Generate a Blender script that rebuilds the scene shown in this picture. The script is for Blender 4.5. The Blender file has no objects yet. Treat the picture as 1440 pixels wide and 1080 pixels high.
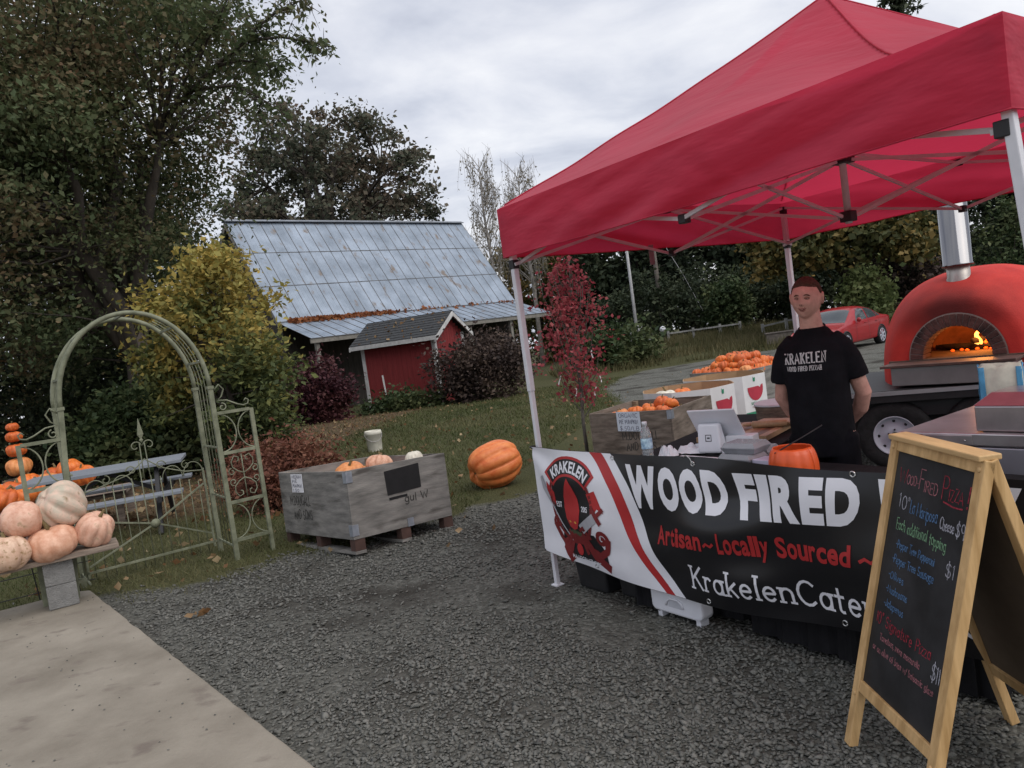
import bpy, bmesh, math, random
import numpy as np
from mathutils import Vector, Matrix, noise as mnoise
PI = math.pi
scene = bpy.context.scene
col = scene.collection
random.seed(7)
rng = np.random.default_rng(11)

# ------------------------------------------------------------------ camera
PITCH, ROLL, FPX, CAMH = 0.0601, -0.1371, 1073.7, 1.6
_f = np.array([0, math.cos(PITCH), -math.sin(PITCH)])
_R0 = np.array([1.0, 0, 0]); _U0 = np.cross(_R0, _f)
_R = math.cos(ROLL) * _R0 + math.sin(ROLL) * _U0
_U = -math.sin(ROLL) * _R0 + math.cos(ROLL) * _U0
_C = np.array([0, 0, CAMH])
cam_data = bpy.data.cameras.new('camera')
cam_data.sensor_width = 36
cam_data.lens = FPX / 1440 * 36
cam_data.clip_start = 0.05
cam_data.clip_end = 3000
cam = bpy.data.objects.new('camera', cam_data)
col.objects.link(cam)
cam.matrix_world = Matrix(((_R[0], _U[0], -_f[0], 0), (_R[1], _U[1], -_f[1], 0), (_R[2], _U[2], -_f[2], CAMH), (0, 0, 0, 1)))
scene.camera = cam

# ------------------------------------------------------------------ sky, sun, exposure
SUN_EL, SUN_AZ = math.radians(52), math.radians(130)   # azimuth clockwise from +Y
w = bpy.data.worlds.new('World'); scene.world = w; w.use_nodes = True
nt = w.node_tree; nt.nodes.clear()
def N(t, kind, **kw):
    n = t.nodes.new(kind)
    for k, v in kw.items():
        if k in n.inputs.keys() if isinstance(k, str) else False: n.inputs[k].default_value = v
        else: setattr(n, k, v)
    return n
out = N(nt, 'ShaderNodeOutputWorld'); bg = N(nt, 'ShaderNodeBackground'); bg2 = N(nt, 'ShaderNodeBackground'); add = N(nt, 'ShaderNodeAddShader')
sky = N(nt, 'ShaderNodeTexSky'); sky.sky_type = 'NISHITA'; sky.sun_disc = False
sky.sun_elevation = SUN_EL; sky.sun_rotation = SUN_AZ; sky.air_density = 1.0; sky.dust_density = 3.0
tc = N(nt, 'ShaderNodeTexCoord'); sep = N(nt, 'ShaderNodeSeparateXYZ')
nt.links.new(tc.outputs['Generated'], sep.inputs[0])
zadd = N(nt, 'ShaderNodeMath', operation='ADD'); zadd.inputs[1].default_value = 0.16
zmax = N(nt, 'ShaderNodeMath', operation='MAXIMUM'); zmax.inputs[1].default_value = 0.0
nt.links.new(sep.outputs[2], zmax.inputs[0]); nt.links.new(zmax.outputs[0], zadd.inputs[0])
dx = N(nt, 'ShaderNodeMath', operation='DIVIDE'); dy = N(nt, 'ShaderNodeMath', operation='DIVIDE')
nt.links.new(sep.outputs[0], dx.inputs[0]); nt.links.new(zadd.outputs[0], dx.inputs[1])
nt.links.new(sep.outputs[1], dy.inputs[0]); nt.links.new(zadd.outputs[0], dy.inputs[1])
cmb = N(nt, 'ShaderNodeCombineXYZ'); nt.links.new(dx.outputs[0], cmb.inputs[0]); nt.links.new(dy.outputs[0], cmb.inputs[1])
mp = N(nt, 'ShaderNodeMapping'); mp.inputs['Rotation'].default_value = (0, 0, 0.35); mp.inputs['Scale'].default_value = (0.95, 1.05, 1); mp.inputs['Location'].default_value = (5.1, 3.4, 0)
nt.links.new(cmb.outputs[0], mp.inputs[0])
n1 = N(nt, 'ShaderNodeTexNoise'); n1.inputs['Scale'].default_value = 1.45; n1.inputs['Detail'].default_value = 9; n1.inputs['Roughness'].default_value = 0.56; n1.inputs['Distortion'].default_value = 0.35
nt.links.new(mp.outputs[0], n1.inputs['Vector'])
ramp = N(nt, 'ShaderNodeValToRGB'); nt.links.new(n1.outputs[0], ramp.inputs[0])
els = ramp.color_ramp.elements
els[0].position = 0.30; els[0].color = (0.42, 0.44, 0.52, 1)
els[1].position = 0.64; els[1].color = (0.86, 0.86, 0.88, 1)
e = els.new(0.44); e.color = (0.60, 0.62, 0.69, 1)
e = els.new(0.53); e.color = (0.73, 0.74, 0.79, 1)
nt.links.new(ramp.outputs[0], bg2.inputs[0]); bg2.inputs[1].default_value = 0.80
nt.links.new(sky.outputs[0], bg.inputs[0]); bg.inputs[1].default_value = 0.02
SKYLINK = (add, bg, bg2)
nt.links.new(bg.outputs[0], add.inputs[0]); nt.links.new(bg2.outputs[0], add.inputs[1]); nt.links.new(add.outputs[0], out.inputs[0])

sd = bpy.data.lights.new('sun', 'SUN'); sd.energy = 1.5; sd.angle = math.radians(60); sd.color = (1, 0.96, 0.9)
sun = bpy.data.objects.new('sun', sd); col.objects.link(sun)
sv = Vector((math.sin(SUN_AZ) * math.cos(SUN_EL), math.cos(SUN_AZ) * math.cos(SUN_EL), math.sin(SUN_EL)))
sun.rotation_euler = sv.to_track_quat('Z', 'Y').to_euler(); sun.location = (0, 0, 30)
scene.cycles.max_bounces = 7; scene.cycles.diffuse_bounces = 3; scene.cycles.glossy_bounces = 3; scene.cycles.transmission_bounces = 5; scene.cycles.transparent_max_bounces = 6
vs = scene.view_settings
vs.view_transform = 'Standard'; vs.look = 'None'; vs.exposure = 0.35; vs.gamma = 1.0; vs.use_curve_mapping = False

# ------------------------------------------------------------------ pixels to places
def ray(x, y): return _f + (x - 720) / FPX * _R - (y - 540) / FPX * _U
def sst(a, b, x):
    t = min(1, max(0, (x - a) / (b - a))); return t * t * (3 - 2 * t)
def zg(x, y):
    z = -0.018 * max(0.0, y - 8)
    k = sst(2, 9, x)
    return z + k * 0.085 * min(max(0.0, y - 31), 13)
def az(x, y, z):
    d = ray(x, y); return _C + d * ((z - CAMH) / d[2])
def gh(x, y):
    z = 0
    for _ in range(40):
        P = az(x, y, z); z = .5 * z + .5 * zg(P[0], P[1])
    return P
def ad(x, y, Y):
    d = ray(x, y); return _C + d * (Y / d[1])

# ------------------------------------------------------------------ materials
def mat(name, c, r=0.7, v=0.25, s=6.0, b=0.0, bs=40.0, metal=0.0, c2=None, spec=0.4, sheen=0.0, stretch=None, alpha=None, trans=0.0, coat=0.0, detail=5, island=None, streak=None, world=False):
    m = bpy.data.materials.new(name); m.use_nodes = True
    t = m.node_tree; bs_ = t.nodes['Principled BSDF']
    bs_.inputs['Roughness'].default_value = r; bs_.inputs['Metallic'].default_value = metal
    bs_.inputs['Specular IOR Level'].default_value = spec
    bs_.inputs['Coat Weight'].default_value = coat
    if trans: bs_.inputs['Transmission Weight'].default_value = trans
    co = N(t, 'ShaderNodeTexCoord'); mpn = N(t, 'ShaderNodeMapping')
    if stretch: mpn.inputs['Scale'].default_value = stretch
    csrc = N(t, 'ShaderNodeNewGeometry').outputs['Position'] if world else co.outputs['Object']
    t.links.new(csrc, mpn.inputs[0])
    no = N(t, 'ShaderNodeTexNoise'); no.inputs['Scale'].default_value = s; no.inputs['Detail'].default_value = detail; no.inputs['Roughness'].default_value = 0.62
    t.links.new(mpn.outputs[0], no.inputs['Vector'])
    rp = N(t, 'ShaderNodeValToRGB'); t.links.new(no.outputs[0], rp.inputs[0])
    a = tuple(x * (1 - v) for x in c); d = tuple(min(1, x * (1 + v)) for x in (c2 or c))
    rp.color_ramp.elements[0].position = 0.33; rp.color_ramp.elements[0].color = (*a, 1)
    rp.color_ramp.elements[1].position = 0.67; rp.color_ramp.elements[1].color = (*d, 1)
    last = rp.outputs[0]
    if island:
        ge = N(t, 'ShaderNodeNewGeometry'); ir = N(t, 'ShaderNodeValToRGB')
        t.links.new(ge.outputs['Random Per Island'], ir.inputs[0])
        el = ir.color_ramp.elements
        k = len(island)
        for i, cc in enumerate(island):
            e = el[i] if i < 2 else el.new(i / (k - 1))
            e.position = i / (k - 1); e.color = (*cc, 1)
        mx = N(t, 'ShaderNodeMix', data_type='RGBA', blend_type='MIX'); mx.inputs[0].default_value = 0.6
        t.links.new(last, mx.inputs[6]); t.links.new(ir.outputs[0], mx.inputs[7]); last = mx.outputs[2]
    if streak:
        n2 = N(t, 'ShaderNodeTexNoise'); m2 = N(t, 'ShaderNodeMapping'); m2.inputs['Scale'].default_value = streak[1]
        t.links.new(csrc, m2.inputs[0]); t.links.new(m2.outputs[0], n2.inputs['Vector'])
        n2.inputs['Scale'].default_value = streak[2]; n2.inputs['Detail'].default_value = 6
        r2 = N(t, 'ShaderNodeValToRGB'); t.links.new(n2.outputs[0], r2.inputs[0])
        r2.color_ramp.elements[0].position = streak[3]; r2.color_ramp.elements[0].color = (0, 0, 0, 1)
        r2.color_ramp.elements[1].position = streak[3] + 0.12; r2.color_ramp.elements[1].color = (1, 1, 1, 1)
        mx = N(t, 'ShaderNodeMix', data_type='RGBA', blend_type='MIX')
        t.links.new(r2.outputs[0], mx.inputs[0]); t.links.new(last, mx.inputs[6]); mx.inputs[7].default_value = (*streak[0], 1); last = mx.outputs[2]
    t.links.new(last, bs_.inputs['Base Color'])
    if b:
        nb = N(t, 'ShaderNodeTexNoise'); nb.inputs['Scale'].default_value = bs; nb.inputs['Detail'].default_value = 4
        t.links.new(mpn.outputs[0], nb.inputs['Vector'])
        bp = N(t, 'ShaderNodeBump'); bp.inputs['Strength'].default_value = b; bp.inputs['Distance'].default_value = 0.02
        t.links.new(nb.outputs[0], bp.inputs['Height']); t.links.new(bp.outputs[0], bs_.inputs['Normal'])
    return m
def leafmat(name, cols, transl=0.25, s=0.7, zg_=None):
    m = bpy.data.materials.new(name); m.use_nodes = True
    t = m.node_tree; p = t.nodes['Principled BSDF']; p.inputs['Roughness'].default_value = 0.65; p.inputs['Specular IOR Level'].default_value = 0.25
    ge = N(t, 'ShaderNodeNewGeometry'); co = N(t, 'ShaderNodeTexCoord'); no = N(t, 'ShaderNodeTexNoise')
    no.inputs['Scale'].default_value = s; no.inputs['Detail'].default_value = 3
    t.links.new(co.outputs['Object'], no.inputs['Vector'])
    mr = N(t, 'ShaderNodeMapRange'); mr.inputs[1].default_value = 0.3; mr.inputs[2].default_value = 0.7
    t.links.new(no.outputs[0], mr.inputs[0])
    m1 = N(t, 'ShaderNodeMath', operation='MULTIPLY'); m1.inputs[1].default_value = 0.6; t.links.new(mr.outputs[0], m1.inputs[0])
    m2 = N(t, 'ShaderNodeMath', operation='MULTIPLY_ADD'); m2.inputs[1].default_value = 0.4
    t.links.new(ge.outputs['Random Per Island'], m2.inputs[0]); t.links.new(m1.outputs[0], m2.inputs[2])
    fac = m2.outputs[0]
    if zg_:   # crown tips turn colour first
        sp = N(t, 'ShaderNodeSeparateXYZ'); t.links.new(co.outputs['Object'], sp.inputs[0]); mz = N(t, 'ShaderNodeMapRange'); mz.inputs[1].default_value = zg_[0]; mz.inputs[2].default_value = zg_[1]; mz.inputs[3].default_value = -zg_[2]; mz.inputs[4].default_value = zg_[2]
        t.links.new(sp.outputs[2], mz.inputs[0]); ad_ = N(t, 'ShaderNodeMath', operation='ADD'); t.links.new(fac, ad_.inputs[0]); t.links.new(mz.outputs[0], ad_.inputs[1]); fac = ad_.outputs[0]
    rp = N(t, 'ShaderNodeValToRGB'); t.links.new(fac, rp.inputs[0]); el = rp.color_ramp.elements
    for i, cc in enumerate(cols):
        e = el[i] if i < 2 else el.new(0.5)
        e.position = i / (len(cols) - 1) * 0.8 + 0.1; e.color = (*cc, 1)
    t.links.new(rp.outputs[0], p.inputs['Base Color'])
    if transl:
        tr = N(t, 'ShaderNodeBsdfTranslucent'); mx = N(t, 'ShaderNodeMixShader'); mx.inputs[0].default_value = transl
        t.links.new(rp.outputs[0], tr.inputs[0]); t.links.new(p.outputs[0], mx.inputs[1]); t.links.new(tr.outputs[0], mx.inputs[2])
        t.links.new(mx.outputs[0], t.nodes['Material Output'].inputs[0])
    return m

# ------------------------------------------------------------------ objects
def thing(name, label, cat, loc=(0, 0, 0), rz=0.0, group=None):
    o = bpy.data.objects.new(name, None); col.objects.link(o); o.empty_display_size = 0.1
    o.location = tuple(float(x) for x in loc); o.rotation_euler = (0, 0, rz)
    tag(o, label, cat, group); return o
def tag(o, label=None, cat=None, group=None, kind=None):
    if label: o['label'] = label
    if cat: o['category'] = cat
    if group: o['group'] = group
    if kind: o['kind'] = kind
    return o
def copy_tree(o, parent=None):
    c = o.copy(); col.objects.link(c)
    if parent: c.parent = parent
    for ch in list(o.children): copy_tree(ch, c)
    return c
def link(name, me, m=None, parent=None, loc=None):
    o = bpy.data.objects.new(name, me); col.objects.link(o)
    if m is not None and not me.materials: me.materials.append(m)
    if parent: o.parent = parent
    if loc is not None: o.location = tuple(float(x) for x in loc)
    return o
class MB:
    def __init__(s): s.v = []; s.f = []
    def add(s, vs, fs):
        k = len(s.v); s.v.extend([tuple(float(q) for q in p) for p in vs]); s.f.extend([tuple(i + k for i in f) for f in fs]); return s
    def box(s, x0, y0, z0, x1, y1, z1, M=None):
        vs = [(x, y, z) for z in (z0, z1) for y in (y0, y1) for x in (x0, x1)]
        if M is not None: vs = [M @ Vector(q) for q in vs]
        return s.add(vs, [(0, 2, 3, 1), (4, 5, 7, 6), (0, 1, 5, 4), (2, 6, 7, 3), (0, 4, 6, 2), (1, 3, 7, 5)])
    def bar(s, p0, p1, w, h, up=(0, 0, 1)):
        p0 = Vector(p0); p1 = Vector(p1); d = (p1 - p0).normalized(); u = Vector(up)
        if abs(d.dot(u)) > 0.98: u = Vector((0, 1, 0))
        r = d.cross(u).normalized(); u = r.cross(d).normalized()
        vs = []
        for p in (p0, p1):
            for a, b in ((-1, -1), (1, -1), (1, 1), (-1, 1)): vs.append(p + r * (a * w / 2) + u * (b * h / 2))
        return s.add(vs, [(3, 2, 1, 0), (4, 5, 6, 7), (0, 1, 5, 4), (1, 2, 6, 5), (2, 3, 7, 6), (3, 0, 4, 7)])
    def tube(s, pts, rad, n=8, cap=True):
        pts = [Vector(p) for p in pts]
        if not hasattr(rad, '__len__'): rad = [rad] * len(pts)
        vs = []; fs = []
        u = None
        for i, p in enumerate(pts):
            d = (pts[min(i + 1, len(pts) - 1)] - pts[max(i - 1, 0)])
            d = d.normalized() if d.length > 1e-9 else Vector((0, 0, 1))
            if u is None:
                u = d.orthogonal().normalized()
            u = (u - d * u.dot(d)); u = u.normalized() if u.length > 1e-6 else d.orthogonal().normalized()
            w_ = d.cross(u)
            for k in range(n):
                a = 2 * PI * k / n; vs.append(p + (u * math.cos(a) + w_ * math.sin(a)) * rad[i])
        for i in range(len(pts) - 1):
            for k in range(n):
                a = i * n + k; b = i * n + (k + 1) % n
                fs.append((a, b, b + n, a + n))
        if cap:
            fs.append(tuple(range(n - 1, -1, -1))); fs.append(tuple((len(pts) - 1) * n + k for k in range(n)))
        return s.add(vs, fs)
    def cyl(s, p0, p1, r0, r1=None, n=16): return s.tube([p0, p1], [r0, r0 if r1 is None else r1], n)
    def lathe(s, prof, n=24, M=None, squash=(1, 1), cap=True):
        vs = []; fs = []
        for (r, z) in prof:
            for k in range(n):
                a = 2 * PI * k / n; q = Vector((r * math.cos(a) * squash[0], r * math.sin(a) * squash[1], z)); vs.append(M @ q if M is not None else q)
        for i in range(len(prof) - 1):
            for k in range(n):
                a = i * n + k; b = i * n + (k + 1) % n; fs.append((a, b, b + n, a + n))
        if cap:
            fs.append(tuple(range(n - 1, -1, -1))); fs.append(tuple((len(prof) - 1) * n + k for k in range(n)))
        return s.add(vs, fs)
    def grid(s, fn, nu, nv):
        vs = [fn(i / nu, j / nv) for j in range(nv + 1) for i in range(nu + 1)]
        return s.add(vs, [(j * (nu + 1) + i, j * (nu + 1) + i + 1, (j + 1) * (nu + 1) + i + 1, (j + 1) * (nu + 1) + i) for j in range(nv) for i in range(nu)])
    def prism(s, poly, h0, h1, fn):
        # poly: 2-D outline, fn(x, y, h) -> point
        n = len(poly)
        vs = [fn(x, y, h0) for x, y in poly] + [fn(x, y, h1) for x, y in poly]
        return s.add(vs, [tuple(range(n - 1, -1, -1)), tuple(range(n, 2 * n))] + [(i, (i + 1) % n, (i + 1) % n + n, i + n) for i in range(n)])
    def mesh(s, name, smooth=False):
        me = bpy.data.meshes.new(name); me.from_pydata(s.v, [], s.f); me.update()
        if smooth: me.polygons.foreach_set('use_smooth', [True] * len(me.polygons))
        return me
    def build(s, name, m, parent=None, smooth=False, bevel=0.0, loc=None, rz=None, solid=0.0):
        o = link(name, s.mesh(name, smooth), m, parent, loc)
        if rz is not None: o.rotation_euler = (0, 0, rz)
        if solid:
            so = o.modifiers.new('solid', 'SOLIDIFY'); so.thickness = solid; so.offset = 0
        if bevel:
            b = o.modifiers.new('bevel', 'BEVEL'); b.width = bevel; b.segments = 2; b.limit_method = 'ANGLE'; b.angle_limit = math.radians(40)
        return o
def quads_mesh(name, V, nper, smooth=False):
    """V: (N*nper,3) vertices, one polygon for each run of nper."""
    V = np.ascontiguousarray(V, dtype=np.float32).reshape(-1, 3); n = len(V); nf = n // nper
    me = bpy.data.meshes.new(name); me.vertices.add(n); me.vertices.foreach_set('co', V.ravel())
    me.loops.add(n); me.loops.foreach_set('vertex_index', np.arange(n, dtype=np.int32))
    me.polygons.add(nf); me.polygons.foreach_set('loop_start', np.arange(0, n, nper, dtype=np.int32))
    me.update(calc_edges=True); return me
def tris_mesh(name, V, F, smooth=False):
    V = np.ascontiguousarray(V, dtype=np.float32); F = np.ascontiguousarray(F, dtype=np.int32); k = F.shape[1]
    me = bpy.data.meshes.new(name); me.vertices.add(len(V)); me.vertices.foreach_set('co', V.ravel())
    me.loops.add(F.size); me.loops.foreach_set('vertex_index', F.ravel())
    me.polygons.add(len(F)); me.polygons.foreach_set('loop_start', np.arange(0, F.size, k, dtype=np.int32))
    if smooth: me.polygons.foreach_set('use_smooth', np.ones(len(F), dtype=bool))
    me.update(calc_edges=True); return me
def leaves(P, L, W, droop=0.3, seed=1, flat=False):
    r = np.random.default_rng(seed); n = len(P)
    d = r.normal(size=(n, 3)); d[:, 2] = d[:, 2] * (0.25 if flat else 0.7) - droop
    d /= np.linalg.norm(d, axis=1)[:, None]
    q = r.normal(size=(n, 3))
    if flat: q[:, 2] *= 0.15
    s_ = np.cross(d, q); s_ /= np.linalg.norm(s_, axis=1)[:, None] + 1e-9
    k_ = r.uniform(.5, 1.5, n); l = (L * k_)[:, None]; w_ = (W * k_ * r.uniform(.7, 1.25, n))[:, None]
    nn = np.cross(d, s_)
    a = P; b = P + d * l * .45 + s_ * w_ / 2 + nn * l * .08; c = P + d * l; e = P + d * l * .45 - s_ * w_ / 2 + nn * l * .08
    return np.stack([a, b, c, e], 1).reshape(-1, 3)
def bake(o):
    """apply the modifiers of an object into its mesh"""
    dg = bpy.context.evaluated_depsgraph_get(); dg.update()
    me = bpy.data.meshes.new_from_object(o.evaluated_get(dg)); old = o.data
    o.modifiers.clear(); o.data = me; bpy.data.meshes.remove(old); return o
# ------------------------------------------------------------------ ground
def polydist(P, poly):
    """signed distance, positive inside"""
    poly = np.asarray(poly, float); P = np.asarray(P, float); ins = np.zeros(len(P), bool); dm = np.full(len(P), 1e9)
    for i in range(len(poly)):
        a = poly[i]; b = poly[(i + 1) % len(poly)]; ab = b - a
        t = np.clip(((P - a) @ ab) / (ab @ ab + 1e-12), 0, 1); dm = np.minimum(dm, np.linalg.norm(P - (a + t[:, None] * ab), axis=1))
        c = (a[1] > P[:, 1]) != (b[1] > P[:, 1])
        with np.errstate(divide='ignore', invalid='ignore'): xs = a[0] + (P[:, 1] - a[1]) * ab[0] / ab[1]
        ins ^= c & (P[:, 0] < xs)
    return np.where(ins, dm, -dm)
g2 = lambda x, y: tuple(gh(x, y)[:2])
YARD = [(-7, 3.0), (-4.4, 5.9), g2(135, 838), g2(250, 826), g2(345, 803), g2(400, 780), g2(500, 765), g2(640, 722), g2(750, 692), (0.9, 7.9), (1.7, 8.6), (1.9, 9.6), (2.0, 11.5), (2.3, 14), (2.4, 18), (2.6, 22), (3.6, 26), (5.2, 30.0), (9, 31.5), (20, 32), (60, 33), (60, -12), (-7, -12)]
LITTER = [(-18, 9), (-6.2, 8.6), (-4.2, 9.2), (-3.3, 10.4), (-2.9, 12.2), (-4.0, 15), (-4, 19), (-3, 25), (-6, 27), (-30, 26)]
def zgv(P):
    x = P[:, 0]; y = P[:, 1]
    t = np.clip((x - 2) / 7, 0, 1); k = t * t * (3 - 2 * t)
    return -0.018 * np.maximum(0, y - 8) + k * 0.085 * np.clip(y - 31, 0, 13)
xs = np.concatenate([np.array([-900, -400, -200, -120, -80, -55, -40, -30]), np.arange(-24, 26, 0.2), np.array([28, 32, 40, 55, 80, 120, 200, 400, 900])])
ys = np.concatenate([np.array([-900, -300, -100, -40, -20, -10]), np.arange(-6, 22, 0.2), np.arange(22, 48, 0.5), np.array([50, 56, 64, 75, 90, 120, 180, 300, 600, 1400])])
GX, GY = np.meshgrid(xs, ys); P2 = np.stack([GX.ravel(), GY.ravel()], 1)
GZ = zgv(P2)
nx, ny = len(xs), len(ys)
ii = (np.arange(ny - 1)[:, None] * nx + np.arange(nx - 1)[None]).ravel()
me = tris_mesh('ground', np.column_stack([P2, GZ]), np.stack([ii, ii + 1, ii + nx + 1, ii + nx], 1), True)
at = me.attributes.new('gravel_zone', 'FLOAT', 'POINT'); at.data.foreach_set('value', np.clip(polydist(P2, YARD) / 1.0 * .5 + .5, 0, 1).astype(np.float32))
at = me.attributes.new('litter_zone', 'FLOAT', 'POINT'); at.data.foreach_set('value', np.clip(polydist(P2, LITTER) / 3.0 * .5 + .5, 0, 1).astype(np.float32))
gm = bpy.data.materials.new('ground_earth'); gm.use_nodes = True; t = gm.node_tree; pb = t.nodes['Principled BSDF']; pb.inputs['Roughness'].default_value = 0.95; pb.inputs['Specular IOR Level'].default_value = 0.15
co = N(t, 'ShaderNodeTexCoord')
def tnoise(scale, detail=6, rough=.6):
    n = N(t, 'ShaderNodeTexNoise'); n.inputs['Scale'].default_value = scale; n.inputs['Detail'].default_value = detail; n.inputs['Roughness'].default_value = rough
    t.links.new(co.outputs['Object'], n.inputs['Vector']); return n
def tramp(src, stops):
    r = N(t, 'ShaderNodeValToRGB'); t.links.new(src, r.inputs[0]); el = r.color_ramp.elements
    for i, (p_, c_) in enumerate(stops):
        e = el[i] if i < 2 else el.new(p_)
        e.position = p_; e.color = (*c_, 1)
    return r
def tmix(fac, a, b):
    m = N(t, 'ShaderNodeMix', data_type='RGBA'); t.links.new(fac, m.inputs[0]); t.links.new(a, m.inputs[6]); t.links.new(b, m.inputs[7]); return m.outputs[2]
def zone(attr, nsc, amp, lo, hi):
    a = N(t, 'ShaderNodeAttribute'); a.attribute_name = attr
    n = tnoise(nsc, 6); ma = N(t, 'ShaderNodeMath', operation='MULTIPLY_ADD'); ma.inputs[1].default_value = amp
    t.links.new(n.outputs[0], ma.inputs[0]); t.links.new(a.outputs['Fac'], ma.inputs[2])
    mr = N(t, 'ShaderNodeMapRange'); mr.inputs[1].default_value = lo + amp / 2; mr.inputs[2].default_value = hi + amp / 2
    t.links.new(ma.outputs[0], mr.inputs[0]); return mr.outputs[0]
lawn_c = tmix(tnoise(0.5).outputs[0], tramp(tnoise(30).outputs[0], [(.3, (.032, .042, .014)), (.7, (.068, .078, .030))]).outputs[0], tramp(tnoise(25).outputs[0], [(.3, (.060, .056, .028)), (.7, (.11, .098, .050))]).outputs[0])
lit_c = tramp(tnoise(9, 8, .7).outputs[0], [(.3, (.045, .030, .018)), (.5, (.105, .070, .042)), (.72, (.21, .155, .095))]).outputs[0]
vor = N(t, 'ShaderNodeTexVoronoi'); vor.inputs['Scale'].default_value = 45; t.links.new(co.outputs['Object'], vor.inputs['Vector'])
sepc = N(t, 'ShaderNodeSeparateColor'); t.links.new(vor.outputs['Color'], sepc.inputs[0])
grv_a = tramp(sepc.outputs[0], [(.0, (.080, .081, .072)), (.6, (.130, .131, .116)), (1, (.20, .20, .18))]).outputs[0]
grv_b = tramp(tnoise(60).outputs[0], [(.3, (.030, .028, .024)), (.7, (.062, .058, .050))]).outputs[0]
patch = N(t, 'ShaderNodeMapRange'); patch.inputs[1].default_value = .36; patch.inputs[2].default_value = .5; t.links.new(tnoise(0.9, 5, .6).outputs[0], patch.inputs[0])
spx = N(t, 'ShaderNodeSeparateXYZ'); t.links.new(co.outputs['Object'], spx.inputs[0]); nr_ = N(t, 'ShaderNodeMapRange'); nr_.inputs[1].default_value = 5.0; nr_.inputs[2].default_value = 11.5; nr_.inputs[3].default_value = .70; nr_.inputs[4].default_value = 1
t.links.new(spx.outputs[1], nr_.inputs[0]); pm_ = N(t, 'ShaderNodeMath', operation='MULTIPLY'); t.links.new(patch.outputs[0], pm_.inputs[0]); t.links.new(nr_.outputs[0], pm_.inputs[1])   # stones lie on bare soil near the slab
grv_c = tmix(pm_.outputs[0], grv_b, grv_a)
c1 = tmix(zone('litter_zone', 1.2, .6, .4, .6), lawn_c, lit_c)
c2 = tmix(zone('gravel_zone', 2.5, .5, .46, .56), c1, grv_c)
t.links.new(c2, pb.inputs['Base Color'])
bp = N(t, 'ShaderNodeBump'); bp.inputs['Strength'].default_value = .8; bp.inputs['Distance'].default_value = .02
t.links.new(vor.outputs['Distance'], bp.inputs['Height']); bp.invert = True; t.links.new(bp.outputs[0], pb.inputs['Normal'])
gob = link('ground', me, gm); gob['kind'] = 'structure'

# concrete slab with a low lip along its back edge
SA = np.array([-3.664, 6.161]); SD = np.array([0.637, -0.771]); SB = np.array([-0.84, -0.54]); SB = SB / np.linalg.norm(SB)
concrete = mat('slab_concrete', (.205, .180, .145), r=.9, v=.16, s=1.3, b=.25, bs=70, c2=(.26, .235, .195), spec=.2, detail=9, streak=((.165, .140, .118), (1.4, 1.9, 1), 3.4, .60))
mb = MB()
SP = [SA + SD * .0 + SB * .10, SA + SD * .10, SA + SD * 9.0, SA + SD * 9.0 + SB * 9, SA + SB * 9]
SE = []
for q in range(90): SE.append(SA + SD * (.10 + 8.9 * q / 90) + SB * (.006 * mnoise.noise(Vector((q * .9, 0, 1))) + .010 * max(0, mnoise.noise(Vector((q * .33, 5, 1))))))
mb.prism([tuple(p) for p in [SP[0]] + SE + SP[2:]], -.06, .05, lambda x, y, h: (x, y, h))
sl = mb.build('concrete_slab', concrete, bevel=.012); sl['kind'] = 'structure'
mb = MB(); nB = np.array([-SB[1], SB[0]]); nB = nB if nB[1] > 0 else -nB
for k in range(1):
    q = [SA + SB * .75 + nB * .005, SA + SB * 9 + nB * .005, SA + SB * 9 + nB * .13, SA + SB * .75 + nB * .13]
    mb.prism([tuple(p) for p in q], -.06, .095, lambda x, y, h: (x, y, h))
kb = mb.build('kerb', mat('kerb_concrete', (.20, .20, .19), r=.9, v=.2, s=6, b=.3, bs=60), bevel=.015); kb['kind'] = 'structure'

# loose gravel: real stones close to the camera
SLAB = [tuple(p) for p in SP]
ncand = 200000
# sample denser close to the camera
yy = 1.6 + (rng.random(ncand) ** 1.5) * 9.5
xx = (rng.random(ncand) * 2 - 1) * (0.78 * yy + .4)
PP = np.stack([xx, yy], 1)
gd = polydist(PP, YARD); keep = (gd + rng.normal(0, .10, ncand) > .05) & (polydist(PP, SLAB) < -.015)
pn = np.array([mnoise.fractal(Vector((p[0] * .75, p[1] * .75, 3.1)), .9, 2.0, 4) for p in PP])
edge = -polydist(PP, SLAB)
keep &= (rng.random(ncand) < np.clip(.86 + pn * 2.3, .10, 1)) & ((edge > .25) | (rng.random(ncand) < .25 + edge * 2.2))
PP = PP[keep]; ns = len(PP)
base = np.array([(0, 0, .62), (.95, .1, .05), (.25, .85, .1), (-.8, .5, -.05), (-.7, -.6, .12), (.35, -.9, 0), (.55, .3, .42), (-.35, -.2, .55)])
from mathutils import geometry as _g
def hull(pts):
    bm = bmesh.new()
    for p in pts: bm.verts.new(p)
    bmesh.ops.convex_hull(bm, input=bm.verts); bmesh.ops.triangulate(bm, faces=bm.faces)
    bm.verts.ensure_lookup_table(); bm.verts.index_update()
    V = np.array([v.co[:] for v in bm.verts]); F = np.array([[v.index for v in f.verts] for f in bm.faces]); bm.free(); return V, F
allV = []; allF = []; off = 0
kinds = rng.integers(0, 6, ns)
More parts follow.
